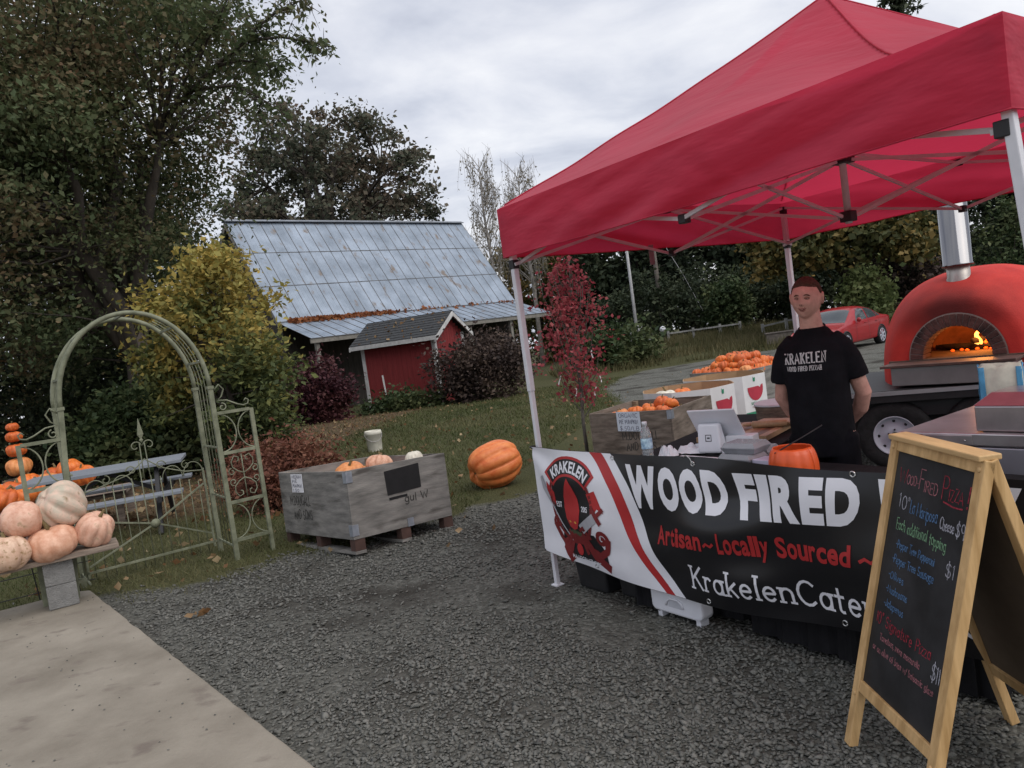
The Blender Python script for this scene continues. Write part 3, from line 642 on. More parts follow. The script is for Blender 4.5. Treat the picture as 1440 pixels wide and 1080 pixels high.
impact('FIRED', [(1.61, .640), (2.185, .680), (2.212, .872), (1.560, .845)], m_vw, .058)
impact('PIZZA', [(2.29, .685), (2.92, .705), (2.94, .880), (2.27, .872)], m_vw, .058)
impact('Artisan', [(1.035, .437), (1.365, .458), (1.370, .552), (1.045, .538)], m_vr, .03)
impact('Locally', [(1.465, .460), (1.735, .478), (1.740, .580), (1.470, .562)], m_vr, .03)
impact('Sourced', [(1.775, .485), (2.140, .512), (2.150, .604), (1.778, .585)], m_vr, .03)
tl = MB(); ribbon(tl, [(1.385, .487), (1.40, .500), (1.425, .490), (1.44, .503)], .014, F1); tl.build('lettering', m_vr, banner); tl = MB(); ribbon(tl, [(2.185, .545), (2.205, .558), (2.23, .546), (2.25, .560)], .014, F1); tl.build('lettering', m_vr, banner)
kc = MB(); write(kc, 'KrakelenCatering.com', 1.245, .248, .112, F1, wd=.013, gap=.15, serif=.10, width=1.47, slope=.055); kc.build('lettering', m_vw, banner)
# emblem: squid in a black roundel under a red scroll
m_ink = mat('banner_black_print', (.010, .010, .012), r=.42, v=.1, s=9)
sx = lambda x: .062 + x * .60; sz = lambda y: .835 - y * .60     # emblem drawn in unit coordinates, y down
def pts(L): return [(sx(x), sz(y)) for x, y in L]
# black backing
k = MB(); patch2d(k, pts(ell(.49, .44, .31, .36)), F1); patch2d(k, pts([(.28, .70), (.24, .84), (.30, .98), (.95, .985), (.93, .86), (.80, .70)]), F1); k.build('emblem_backing', m_ink, banner)
k = MB(); ribbon(k, pts(ell(.49, .44, .33, .38, 40, -60, 245)), .022, F2); k.build('emblem_ring', m_vdr, banner)
# scroll with the name
arc = lambda r, a: (.50 + r * math.cos(math.radians(a)), .50 - r * 1.06 * math.sin(math.radians(a)))
k = MB(); patch2d(k, pts([arc(.52, a) for a in range(138, 41, -8)] + [arc(.335, a) for a in range(42, 139, 8)]), F2); patch2d(k, pts([(.13, .22), (.235, .33), (.215, .47), (.165, .40), (.10, .42)]), F2); patch2d(k, pts([(.76, .30), (.88, .26), (.985, .47), (.90, .43), (.84, .49)]), F2); k.build('emblem_scroll', m_vr, banner)
k = MB(); patch2d(k, pts([arc(.495, a) for a in range(134, 45, -8)] + [arc(.36, a) for a in range(46, 135, 8)]), F3); k.build('emblem_scroll_band', m_ink, banner)
def fa(u, v):  # lettering bent along the scroll
    a = 128 - u * 78; x, y = arc(.372 + v * .105, a); return F4(sx(x), sz(y))
font_on('lettering', 'KRAKELEN', [(0, 0), (1, 0), (1, 1), (0, 1)], fa, m_vw, banner, offset=.03, spacing=1.05, maxedge=.2)
k = MB(); patch2d(k, pts([(.50, .16), (.56, .25), (.615, .36), (.635, .47), (.61, .58), (.565, .66), (.50, .685), (.435, .66), (.385, .58), (.365, .47), (.385, .36), (.44, .25)]), F3); k.build('squid_mantle', m_vr, banner)
m_yel = mat('banner_yellow_print', (.6, .33, .06), r=.5, v=.1)
k = MB()
for x in (.455, .545): patch2d(k, pts([(x - .025, .60), (x, .588), (x + .025, .605), (x, .615)]), F4)
k.build('squid_eyes', m_yel, banner)
k = MB(); patch2d(k, pts([(.40, .70), (.50, .68), (.62, .70), (.60, .765), (.50, .745), (.41, .765)]), F3); k.build('squid_collar', mat('banner_green_print', (.06, .075, .04), r=.5), banner)
k = MB()
def spiral(cx, cy, r0, a0, turns, sgn): return [(cx + r0 * (1 - t_ * .8) * math.cos(math.radians(a0 + sgn * t_ * 360 * turns)), cy + r0 * (1 - t_ * .8) * math.sin(math.radians(a0 + sgn * t_ * 360 * turns))) for t_ in [i / 22 for i in range(23)]]
for P_, w_ in (([(.44, .74), (.36, .80), (.27, .84), (.22, .78), (.165, .68)], .035), (spiral(.215, .645, .065, 170, 1.15, 1), .022), ([(.60, .76), (.70, .86), (.85, .90), (.95, .84), (.985, .74)], .042), (spiral(.905, .73, .085, 10, 1.2, -1), .026), ([(.42, .74), (.30, .90), (.36, .985)], .06), ([(.62, .74), (.76, .92), (.93, 1.0)], .055), ([(.36, .82), (.50, .755), (.66, .82)], .045), ([(.38, .90), (.42, .81), (.50, .79), (.60, .81), (.64, .90)], .03), ([(.66, .66), (.74, .74), (.64, .74), (.56, .72)], .026)):
    ribbon(k, pts(P_), w_, F3)
k.build('squid_tentacles', m_vdr, banner)
k = MB(); patch2d(k, pts(ell(.515, .885, .05, .06)), F4); k.build('emblem_flame', m_vr, banner)
k = MB(); patch2d(k, pts([(.02, .19), (.07, .165), (.145, .385), (.13, .455), (.03, .31)]), F4); ribbon(k, pts([(.13, .43), (.28, .64), (.42, .80)]), .012, F4); k.build('pizza_peel', m_vg, banner)
k = MB(); ribbon(k, pts([(.66, .64), (.85, .52)]), .058, F4); k.build('rolling_pin', m_vg, banner)
k = MB(); ribbon(k, pts([(.83, .44), (.92, .56)]), .03, F5); k.build('rolling_pin_grip', m_vdr, banner)
k = MB(); ribbon(k, pts([(.60, .675), (.66, .64)]), .02, F5); k.build('rolling_pin_grip', m_vdr, banner)
k = MB(); ribbon(k, pts([(.91, .48), (.97, .435)]), .024, F5); k.build('rolling_pin_grip', m_vdr, banner)
k = MB(); write(k, 'EST', sx(.235), sz(.475), .030, F4, wd=.006, width=.055); write(k, '2015', sx(.67), sz(.475), .028, F4, wd=.005, width=.055); write(k, 'HANDCRAFT FIRE', sx(.38), sz(.985), .020, F4, wd=.004, width=.26, slope=-.06); k.build('lettering', m_vw, banner)
# grommets, ties and hooks
m_steel = mat('bright_steel', (.6, .6, .6), r=.3, v=.1, metal=1)
for (u, z) in ((.735, .87), (1.32, .872), (2.17, .885), (2.8, .88), (.50, bbot(.5) + .03), (1.345, bbot(1.345) + .028), (2.05, bbot(2.05) + .028), (2.7, .28)):
    p = Vector(bsurf(u, z, .003)); g = MB(); g.tube([p + Vector((.011 * math.cos(a), 0, .011 * math.sin(a))) for a in [2 * PI * q / 12 for q in range(13)]], .0032, 6); g.build('grommet', m_steel, banner, smooth=True)
for z in (.90, .25):
    g = MB(); g.tube([(-.022, -.022, z), (-.01, -.03, z + .004), (.02, -.045, z - .005)], .003, 6); g.tube([(-.021 + .045 * math.cos(a) * .5, .0 + .03 * math.sin(a), z) for a in [q * PI / 8 for q in range(17)]], .003, 6); g.build('tie', m_blackpl, banner)
g = MB(); p = Vector(bsurf(1.32, .872, .004)); g.tube([p + Vector(q) for q in ((0, 0, 0), (-.01, -.004, .028), (-.035, 0, .04), (-.06, .01, .03), (-.065, .012, .005))], .0025, 6); g.build('hook', m_steel, banner)
# ------------------------------------------------------------------ A-frame chalkboard
SX, SY, SPH, SW, SH, SPL = 1.019, 2.648, math.radians(-89.8), .523, 1.082, .292
m_pine = mat('pine_frame', (.50, .30, .12), r=.55, v=.18, s=4, stretch=(6, 6, .7), c2=(.58, .38, .18), b=.06, bs=30)
m_pine2 = mat('pine_end', (.55, .36, .17), r=.55, v=.15, s=5, stretch=(1, 6, 6))
m_chalk = mat('chalkboard', (.014, .014, .015), r=.6, v=.35, s=5, c2=(.022, .022, .024), spec=.35)
m_back = mat('chalkboard_back', (.115, .085, .058), r=.8, v=.2, s=4)
aframe = thing('a_frame_sign', 'wooden A-frame chalkboard menu standing on the gravel before the banner', 'sign', (SX, SY, 0), SPH)
LEN = math.hypot(SH, SPL)
def panel(front):
    # local u along width, s up the panel, n outward; front leans back towards +y
    sgn = 1 if front else -1; y0 = 0 if front else 2 * SPL
    up = Vector((0, sgn * SPL / LEN, SH / LEN)); nn = Vector((0, -sgn * SH / LEN, SPL / LEN))
    def P(u, s_, n): return Vector((u, y0, 0)) + up * s_ + nn * n
    def bx(name, u0, s0, n0, u1, s1, n1, m, par=aframe, bev=.003):
        b_ = MB(); vs = [P(u, s_, n) for n in (n0, n1) for s_ in (s0, s1) for u in (u0, u1)]
        b_.add(vs, [(0, 2, 3, 1), (4, 5, 7, 6), (0, 1, 5, 4), (2, 6, 7, 3), (0, 4, 6, 2), (1, 3, 7, 5)]); return b_.build(name, m, par, bevel=bev)
    W_ = .042; D_ = .016; top = LEN - .012
    for u in (0, SW - W_): bx('stile', u, .004, -D_, u + W_, top, D_, m_pine)
    bx('rail', W_ + .001, top - W_, -D_ * .9, SW - W_ - .001, top - .002, D_ * .9, m_pine); bx('rail', W_ + .001, LEN * .185, -D_ * .9, SW - W_ - .001, LEN * .185 + W_, D_ * .9, m_pine)
    bx('board', W_ - .004, LEN * .185 + W_ - .004, -.004, SW - W_ + .004, top - W_ + .004, .004, m_chalk if front else m_back, bev=0)
    for u in (W_ / 2, SW - W_ / 2):
        for s_ in (top - .03, LEN * .19 - .02):
            b_ = MB(); q = P(u, s_, D_); b_.tube([q - nn * .002, q + nn * .002, q + nn * .0045], [.0085, .0085, .004], 10); b_.build('button', m_pine2, aframe, smooth=True)
    return P, up, nn
P_, up_, nn_ = panel(True); panel(False)
hg = MB(); hg.box(.006, SPL - .034, SH - .012, SW - .006, SPL + .034, SH + .006); hg.build('top_rail', m_pine2, aframe, bevel=.004)
BU0, BU1 = .042, SW - .042; BS0, BS1 = LEN * .185 + .042, LEN - .054; BWd = BU1 - BU0; BHt = BS1 - BS0
def cf(u, v): return P_(BU0 + u, BS0 + v, .0052)
def chalk(name, c): return mat(name, c, r=.95, v=.5, s=120, spec=.1)
ch = {'red': chalk('chalk_red', (.27, .040, .055)), 'pink': chalk('chalk_pink', (.30, .13, .145)), 'blue': chalk('chalk_blue', (.09, .165, .29)), 'green': chalk('chalk_green', (.16, .28, .17)), 'white': chalk('chalk_white', (.34, .34, .38))}
def line(c, text, x, y, h, width, slope=0, wd=.005, jit=.07, seed=1):
    k = MB(); write(k, text, x * BWd, y * BHt, h * BHt, cf, wd=wd * .72, gap=.12, jit=jit, width=width * BWd, slope=slope, seed=seed); k.build('chalk_writing', ch[c], aframe)
line('red', 'W', .07, .880, .055, .10); line('pink', 'OOD-', .18, .880, .036, .16); line('pink', 'F', .345, .880, .075, .065); line('pink', 'IRED', .42, .872, .042, .17, seed=3); line('red', 'P', .64, .872, .085, .075); line('red', 'IZZA', .73, .872, .045, .17, seed=4); line('red', '!', .935, .868, .075, .03, wd=.008)
k = MB(); ribbon(k, [(.68 * BWd, .860 * BHt), (.80 * BWd, .852 * BHt), (.90 * BWd, .856 * BHt)], .005, cf); k.build('chalk_writing', ch['red'], aframe)
line('white', '10"', .12, .775, .052, .15, seed=2); line('blue', 'La Mariposa', .28, .768, .050, .36, seed=5); line('white', 'Cheese', .68, .758, .042, .17, seed=6); line('white', '$9', .87, .755, .055, .10, seed=7)
line('green', 'Each additional topping', .13, .685, .045, .66, slope=.0, seed=8); line('white', '$1', .83, .598, .055, .10, seed=9)
line('blue', '-Pepper Tree Pepperoni', .17, .612, .032, .52, seed=10, wd=.0045); line('blue', '-Pepper Tree Sausage', .15, .548, .034, .56, seed=11, wd=.0045)
line('blue', '-Olives', .13, .480, .030, .22, seed=12, wd=.0045); line('blue', '-Mushrooms', .13, .420, .030, .30, seed=13, wd=.0045); line('blue', '-Jalapenos', .13, .358, .030, .28, seed=14, wd=.0045)
line('red', '10" Signature Pizza', .06, .275, .046, .76, seed=15); line('white', '$11', .85, .215, .060, .11, seed=17)
line('pink', 'Tomatoes, more mozzarella', .15, .215, .026, .56, seed=18, wd=.0038); line('pink', 'or on olive oil base w/ balsamic glaze', .07, .160, .026, .84, seed=19, wd=.0038)
# ------------------------------------------------------------------ tables and what stands on them
TZ = .835; TZF = .765
m_cloth = mat('black_tablecloth', (.012, .012, .014), r=.85, v=.3, s=8, spec=.15, b=.15, bs=15)
m_paper = mat('white_paper', (.74, .74, .78), r=.8, v=.05, s=5)
m_whitepl = mat('white_plastic', (.70, .71, .76), r=.35, v=.05, s=6, spec=.5)
def cloth_table(name, label, i0, j0, rot, L, Wd, TZ=.835):
    o = thing(name, label, 'table', T(i0, j0), TH + rot)
    mb = MB()
    def top(a, b): return (a * L, b * Wd, TZ + .002 * math.sin(a * 9) * math.sin(b * 7))
    mb.grid(top, 12, 8)
    per = [(a / 16 * L, 0) for a in range(16)] + [(L, b / 8 * Wd) for b in range(8)] + [(L - a / 16 * L, Wd) for a in range(16)] + [(0, Wd - b / 8 * Wd) for b in range(8)]
    fine = []
    for k in range(len(per)):
        p = np.array(per[k]); q = np.array(per[(k + 1) % len(per)])
        for s_ in range(5): fine.append(p + (q - p) * s_ / 5)
    n = len(fine); c = np.array([L / 2, Wd / 2]); vs = []; fs = []
    for lv in range(9):
        b = lv / 8
        for k, p in enumerate(fine):
            d = (p - c) / np.linalg.norm(p - c); r_ = .004 + b * (.02 + .018 * math.sin(k * .55) + .012 * math.sin(k * 1.3 + 1)); q = p + d * r_; vs.append((q[0], q[1], TZ - .001 - b * (TZ - .03)))
    for lv in range(8):
        for k in range(n): fs.append((lv * n + k, lv * n + (k + 1) % n, (lv + 1) * n + (k + 1) % n, (lv + 1) * n + k))
    mb.add(vs, fs)
    mb.build('tablecloth', m_cloth, o, smooth=False)
    t_ = MB(); t_.box(.01, .01, TZ - .04, L - .01, Wd - .01, TZ - .006); t_.build('table_top', m_whitepl, o)
    for x in (.12, L - .12):
        for y in (.08, Wd - .08): l = MB(); l.cyl((x, y, 0), (x, y, TZ - .04), .014, n=10); l.build('leg', m_truss, o, smooth=True)
    return o
# side table: long axis runs back, slightly to the left
side = cloth_table('folding_table', 'black-clothed folding table with the tablet stand and cutting boards', 1.45, .24, math.radians(107), 1.62, .72)
front = cloth_table('folding_table', 'black-clothed folding table behind the banner carrying the orange bucket', 1.50, .10, 0, 1.05, .50, TZF)
# point-of-sale tablet stand
pos = thing('tablet_stand', 'white tablet on a white payment stand facing the man', 'tablet stand', T(1.12, .36, TZ), TH + math.radians(16))
mb = MB(); mb.add([(-.078, -.055, .012), (.078, -.055, .012), (.078, .055, .012), (-.078, .055, .012), (-.070, -.042, .185), (.070, -.042, .185), (.070, .006, .185), (-.070, .006, .185)], [(3, 2, 1, 0), (4, 5, 6, 7), (0, 1, 5, 4), (1, 2, 6, 5), (2, 3, 7, 6), (3, 0, 4, 7)]); st = mb.build('stand_body', m_whitepl, pos, bevel=.012)
mb = MB(); mb.cyl((0, 0, .002), (0, 0, .012), .05, n=24); mb.build('base', m_blackpl, pos, smooth=False)
Mt = Matrix.Translation((0.03, .035, .165)) @ Matrix.Rotation(math.radians(-52), 4, 'X')
mb = MB(); mb.box(-.155, -.135, -.006, .155, .135, .006, Mt); tb_ = mb.build('tablet', m_whitepl, pos, bevel=.005); pos.scale = (.86, .86, .90)
mb = MB(); mb.box(-.14, -.12, .0065, .14, .12, .008, Mt); mb.build('screen', m_blackpl, tb_)
m_gry = mat('logo_grey', (.10, .10, .11), r=.5)
fnl = lambda u, v: (u, -.055 + (v - .012) / .173 * .013 - .0015, v)
mb = MB(); ribbon(mb, [(-.018, .085), (.018, .085), (.018, .121), (-.018, .121), (-.018, .085)], .006, fnl); ribbon(mb, [(-.005, .103), (.005, .103)], .010, fnl); mb.build('logo', m_gry, pos)
# card reader and box
b_ = MB(); b_.box(-.045, -.035, 0, .045, .035, .05); o = b_.build('card_reader', m_whitepl, None, bevel=.008); o.location = T(1.27, .33, TZ + .003); o.rotation_euler = (0, 0, TH + .5); tag(o, 'small white card reader beside the tablet stand', 'card reader')
b_ = MB(); b_.box(-.075, -.045, 0, .075, .045, .085); o = b_.build('paper_box', m_paper, None, bevel=.004); o.location = T(1.23, .47, TZ + .003); o.rotation_euler = (0, 0, TH + .3); tag(o, 'small white box behind the card reader', 'box')
# water bottle
m_clear = mat('clear_plastic', (.80, .83, .86), r=.12, v=.02, spec=.5, trans=.75)
wb = thing('water_bottle', 'clear water bottle with a blue label at the table end', 'bottle', T(.86, .13, TZ + .003), TH)
mb = MB(); mb.lathe([(.026, 0), (.031, .006), (.031, .05), (.028, .055), (.031, .06), (.031, .135), (.029, .148), (.018, .178), (.0125, .186), (.0125, .196)], 20); mb.build('bottle', m_clear, wb, smooth=True)
mb = MB(); mb.lathe([(.0318, .062), (.0318, .118)], 20, cap=False); mb.build('label', mat('blue_label', (.10, .30, .62), r=.4, v=.4, s=30, c2=(.5, .65, .8)), wb, smooth=True)
mb = MB(); mb.lathe([(.0145, .190), (.0145, .207), (.013, .209)], 16); mb.build('cap', m_whitepl, wb, smooth=True)
# crumpled napkins and sheets
def crumple(name, label, i, j, sx_, sy_, h, seed, rot=0):
    r = random.Random(seed); mb = MB()
    def fn(a, b): 
        e = min(a, b, 1 - a, 1 - b) * 4; e = min(1, e)
        return ((a - .5) * sx_ + r.uniform(-.004, .004), (b - .5) * sy_ + r.uniform(-.004, .004), .004 + h * (.15 + .85 * e) * (0.25 + .75 * abs(mnoise.noise(Vector((a * 4 + seed, b * 4, seed))))) * 1.6)
    mb.grid(fn, 12, 9); o = mb.build(name, m_paper, None, solid=.0015); o.location = T(i, j, TZ + .003); o.rotation_euler = (0, 0, TH + rot); tag(o, label, 'paper'); return o
crumple('napkin', 'crumpled white napkin standing up next to the water bottle', .95, .19, .09, .08, .085, 3)
crumple('napkin', 'long crumpled white napkin left of the tablet stand', 1.0, .33, .17, .10, .05, 5, .4)
crumple('paper_sheet', 'white sheet lying behind the top edge of the banner', 1.15, .17, .30, .16, .012, 8)
crumple('paper_sheet', 'crumpled white paper beside the striped cutting board', .80, .93, .14, .10, .03, 12, .5)
# clear clamshell boxes
m_clam = mat('clear_clamshell', (.55, .56, .60), r=.2, v=.1, trans=.55, spec=.5)
for q, (i, j, z, l) in enumerate(((1.44, .20, 0, 'lower clear plastic clamshell box behind the banner'), (1.45, .22, .052, 'clear plastic clamshell box on top of the lower one'), (1.40, .36, 0, 'clear plastic clamshell box behind the stacked pair'))):
    c_ = thing('clamshell_box', l, 'plastic box', T(i, j, TZ + .004 + z), TH + .1 * q, 'clear plastic boxes')
    mb = MB(); mb.add([(-.08, -.06, 0), (.08, -.06, 0), (.08, .06, 0), (-.08, .06, 0), (-.095, -.072, .026), (.095, -.072, .026), (.095, .072, .026), (-.095, .072, .026)], [(3, 2, 1, 0), (0, 1, 5, 4), (1, 2, 6, 5), (2, 3, 7, 6), (3, 0, 4, 7)]); mb.build('tray', m_clam, c_, solid=.0015)
    mb = MB(); mb.add([(-.095, -.072, .028), (.095, -.072, .028), (.095, .072, .028), (-.095, .072, .028), (-.08, -.06, .05), (.08, -.06, .05), (.08, .06, .05), (-.08, .06, .05)], [(4, 5, 6, 7), (0, 1, 5, 4), (1, 2, 6, 5), (2, 3, 7, 6), (3, 0, 4, 7)]); mb.build('lid', m_clam, c_, solid=.0015)
b_ = MB(); b_.box(-.06, -.05, 0, .06, .05, .10); o = b_.build('carton', mat('lilac_paper', (.58, .56, .70), r=.7, v=.05), None, bevel=.003); o.rotation_euler = (0, 0, TH); o.location = T(1.595, .20, TZF + .003); tag(o, 'small pale lilac carton beside the orange bucket', 'box')
# orange trick-or-treat bucket
pb_ = thing('pumpkin_bucket', 'orange plastic pumpkin bucket with a black handle on the front table', 'bucket', T(1.715, .215, TZF + .003), TH); pb_.scale = (.92, .92, .95)
m_orpl = mat('orange_plastic', (.80, .115, .025), r=.35, v=.06, s=5, spec=.5)
mb = MB()
def pbf(a, b):
    th_ = a * 2 * PI; z = b * .165; r_ = .092 + .030 * math.sin(PI * min(1, b * .80 + .18)) ** .7; r_ *= 1 - .05 * abs(math.cos(th_ * 5)) ** 6
    if b > .93: r_ *= .97
    return (r_ * math.cos(th_), r_ * math.sin(th_), z)
mb.grid(pbf, 80, 18); mb.build('bucket', m_orpl, pb_, smooth=True, solid=.002)
mb = MB(); mb.cyl((0, 0, .004), (0, 0, .008), .083, n=24); mb.build('floor', m_orpl, pb_)
mb = MB(); mb.tube([(-.03, -.098, .150), (0, -.04, .175), (.05, .06, .215), (.09, .14, .25)], .0035, 6); mb.build('handle', m_blackpl, pb_, smooth=True)
# striped cutting board: each strip a piece
cbd = thing('cutting_board', 'large striped wooden cutting board on the side table', 'cutting board', T(.92, .90, TZ + .004), TH + math.radians(17))
woods = [mat('maple_strip', (.42, .27, .15), r=.5, v=.15, s=5, stretch=(8, 1, 8)), mat('walnut_strip', (.16, .075, .04), r=.5, v=.2, s=5, stretch=(8, 1, 8)), mat('cherry_strip', (.30, .15, .075), r=.5, v=.2, s=5, stretch=(8, 1, 8))]
for k in range(9):
    mb = MB(); x0 = -.21 + k * .0467; mb.box(x0, -.26, 0, x0 + .0457, .26, .030); mb.build('strip', woods[(0, 1, 0, 2, 1, 0, 2, 1, 0)[k]], cbd, bevel=.002)
b_ = thing('wood_board', 'small pale wooden board resting beside the man on the striped board', 'cutting board', T(1.00, 1.08, TZ + .0345), TH + .2)
mb = MB(); mb.box(-.12, -.08, 0, .12, .08, .022); mb.build('plank', woods[0], b_, bevel=.004)
rp_ = thing('rolling_pin', 'pale wooden rolling pin lying on the striped cutting board', 'rolling pin', T(1.04, .96, TZ + .0345), TH + .35); rp_.scale = (.8, .8, .8)
mb = MB(); mb.tube([(-.13, 0, .026), (-.125, 0, .026), (.125, 0, .026), (.13, 0, .026)], [.018, .026, .026, .018], 14); mb.build('barrel', woods[0], rp_, smooth=True)
for s_ in (-1, 1): mb = MB(); mb.tube([(s_ * .131, 0, .026), (s_ * .15, 0, .026), (s_ * .19, 0, .026), (s_ * .20, 0, .026)], [.008, .013, .012, .006], 10); mb.build('handle', woods[0], rp_, smooth=True)
# round bark-edged slab with a white top
rd = thing('round_board_stack', 'round wooden block with a flat white top at the back of the table', 'wooden block', T(.79, 1.44, TZ + .003), TH)
mb = MB(); mb.lathe([(.165, 0), (.172, .02), (.168, .05), (.174, .08), (.170, .10)], 32); mb.build('block', mat('bark_wood', (.16, .12, .09), r=.9, v=.4, s=10, stretch=(1, 1, 5), b=.5, bs=30), rd, smooth=True)
mb = MB(); mb.lathe([(.178, .1005), (.180, .106), (.180, .112), (.176, .116)], 32); mb.build('top', m_whitepl, rd)
kn = thing('knife', 'dark-handled knife lying between the block and the board', 'knife', T(.80, 1.22, TZ + .004), TH + .8)
mb = MB(); mb.box(-.06, -.010, .0, .05, .010, .018); mb.build('handle', m_blackpl, kn, bevel=.004)
mb = MB(); mb.add([(.05, -.012, .008), (.20, .010, .008), (.05, .016, .008), (.05, -.012, .010), (.20, .010, .010), (.05, .016, .010)], [(2, 1, 0), (3, 4, 5), (0, 1, 4, 3), (1, 2, 5, 4), (2, 0, 3, 5)]); mb.build('blade', m_steel, kn)
# under the banner
ft = thing('folded_plastic_table', 'white moulded plastic table folded with its handle recess showing below the banner', 'folding table', T(.865, .055, 0), TH)
def rr(x0, x1, y0, y1, r_, n=6):
    pts_ = []
    for (cx, cy, a0) in ((x1 - r_, y0 + r_, -90), (x1 - r_, y1 - r_, 0), (x0 + r_, y1 - r_, 90), (x0 + r_, y0 + r_, 180)):
        for k in range(n + 1): a = math.radians(a0 + 90 * k / n); pts_.append((cx + r_ * math.cos(a), cy + r_ * math.sin(a)))
    return pts_
mb = MB(); mb.prism(rr(0, .36, .035, .62, .035), -.045, .045, lambda x, y, h: (x, h, y)); mb.build('slab', m_whitepl, ft, bevel=.012)
mb = MB(); mb.tube([(.115, -.047, .082), (.125, -.047, .108), (.15, -.047, .122), (.20, -.047, .122), (.225, -.047, .108), (.235, -.047, .082)], .007, 8); mb.build('handle_recess', m_whitepl, ft, smooth=True)
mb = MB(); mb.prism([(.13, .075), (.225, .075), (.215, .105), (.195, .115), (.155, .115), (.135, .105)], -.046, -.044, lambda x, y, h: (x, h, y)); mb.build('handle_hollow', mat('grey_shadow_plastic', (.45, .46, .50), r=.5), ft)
for x in (.03, .30): mb = MB(); mb.box(x, -.03, 0, x + .03, .03, .04); mb.build('foot', m_whitepl, ft)
for q, (i, j, w_, d_, h_, l) in enumerate(((.14, .06, .30, .42, .26, 'black storage tote on the gravel behind the tent leg'), (.48, .10, .34, .40, .30, 'black storage tote next to the folded white table'))):
    o = thing('storage_tote', l, 'tote', T(i, j, 0), TH, 'black totes under the banner')
    mb = MB(); mb.add([(.02, .02, 0), (w_ - .02, .02, 0), (w_ - .02, d_ - .02, 0), (.02, d_ - .02, 0), (0, 0, h_), (w_, 0, h_), (w_, d_, h_), (0, d_, h_)], [(3, 2, 1, 0), (4, 5, 6, 7), (0, 1, 5, 4), (1, 2, 6, 5), (2, 3, 7, 6), (3, 0, 4, 7)]); mb.build('tub', m_blackpl, o, bevel=.015)
    mb = MB(); mb.box(-.012, -.012, h_ + .001, w_ + .012, d_ + .012, h_ + .03); mb.build('lid', m_blackpl, o, bevel=.008)
# ------------------------------------------------------------------ the man
from mathutils.bvhtree import BVHTree
PX_, PY_ = T(1.515, .765)[:2]
m_skin = mat('skin', (.56, .30, .235), r=.55, v=.12, s=18, c2=(.61, .335, .265), spec=.35)
m_shirt = mat('black_cotton', (.0095, .0095, .012), r=.9, v=.3, s=9, spec=.12, b=.3, bs=10)
m_pants = mat('black_trousers', (.008, .008, .011), r=.9, v=.3, s=9, spec=.1)
m_hair = mat('short_brown_hair', (.075, .036, .022), r=.85, v=.4, s=60, b=.6, bs=120, stretch=(1, 1, 3))
person = thing('person', 'man in a black t-shirt standing behind the table with hands behind his back', 'person', (PX_, PY_, 0), math.radians(-35)); person.scale = (.92, .95, .966)
def loft(mb, rings, n=28, p=2.3):
    """rings: (z, cx, cy, rx, ry) closed superellipse sections"""
    vs = []; fs = []
    for (z, cx, cy, rx, ry) in rings:
        for k in range(n):
            a = 2 * PI * k / n; c, s_ = math.cos(a), math.sin(a)
            vs.append((cx + rx * math.copysign(abs(c) ** (2 / p), c), cy + ry * math.copysign(abs(s_) ** (2 / p), s_), z))
    for i in range(len(rings) - 1):
        for k in range(n): a = i * n + k; b = i * n + (k + 1) % n; fs.append((a, b, b + n, a + n))
    fs.append(tuple(range(n - 1, -1, -1))); fs.append(tuple((len(rings) - 1) * n + k for k in range(n))); mb.add(vs, fs)
HC = Vector((0, -.028, 1.648)); Hrot = Matrix.Rotation(math.radians(-3), 3, 'Z') @ Matrix.Rotation(math.radians(4), 3, 'Y')
def gs(d, c, w_): return math.exp(-((d[0] - c[0]) ** 2 + (d[1] - c[1]) ** 2 + (d[2] - c[2]) ** 2) / (w_ * w_))
def headpt(d, off=0.0):
    x, y, z = d
    rx, ry, rz_ = .0785, .097, .108
    q = Vector((x * rx, y * ry, z * rz_))
    if z < 0: q.x *= 1 - .24 * (-z) ** 1.7; q.y = q.y * (1 - .10 * (-z)) - .012 * (-z) * (1 if y < 0 else -1.6)
    if z > 0.2 and y < 0: q.y *= 1 - .06 * (z - .2)
    e = 0
    e += .0190 * gs((x, y, z), (0, -1, -.20), .12) + .0130 * gs((x, y, z), (0, -1, -.04), .10) + .0065 * gs((x, y, z), (0, -1, .10), .10) + .0045 * (gs((x, y, z), (.12, -.97, -.22), .11) + gs((x, y, z), (-.12, -.97, -.22), .11))
    for s_ in (-1, 1):
        e -= .0125 * gs((x, y, z), (s_ * .37, -.90, .035), .155); e += .0055 * gs((x, y, z), (s_ * .34, -.88, .20), .15); e += .0075 * gs((x, y, z), (s_ * .50, -.80, -.20), .22)
    e += .0055 * gs((x, y, z), (0, -.90, -.49), .15) - .0045 * gs((x, y, z), (0, -.9, -.65), .11) + .011 * gs((x, y, z), (0, -.66, -.82), .22)
    q += Vector((x, y, z)).normalized() * (e + off); return q
def headmap(q): return HC + Hrot @ q
body = MB()
nu, nv = 72, 52; vs = []; fs = []
for j in range(1, nv):
    ph = PI * j / nv
    for i in range(nu): a = 2 * PI * i / nu; vs.append(headmap(headpt((math.sin(ph) * math.cos(a), math.sin(ph) * math.sin(a), math.cos(ph)))))
for j in range(nv - 2):
    for i in range(nu): a = j * nu + i; b = j * nu + (i + 1) % nu; fs.append((a, a + nu, b + nu, b))
fs.append(tuple(range(nu))); fs.append(tuple((nv - 2) * nu + i for i in range(nu - 1, -1, -1))); body.add(vs, fs)
for s_ in (-1, 1):   # ears
    M_ = Matrix.Translation(HC) @ Hrot.to_4x4() @ Matrix.Translation((s_ * .083, .012, .0)) @ Matrix.Rotation(s_ * .35, 4, 'Z') @ Matrix.Rotation(.15, 4, 'X')
    body.lathe([(.002, -.034), (.014, -.028), (.019, -.008), (.021, .012), (.017, .028), (.003, .034)], 14, M_, squash=(.42, 1))
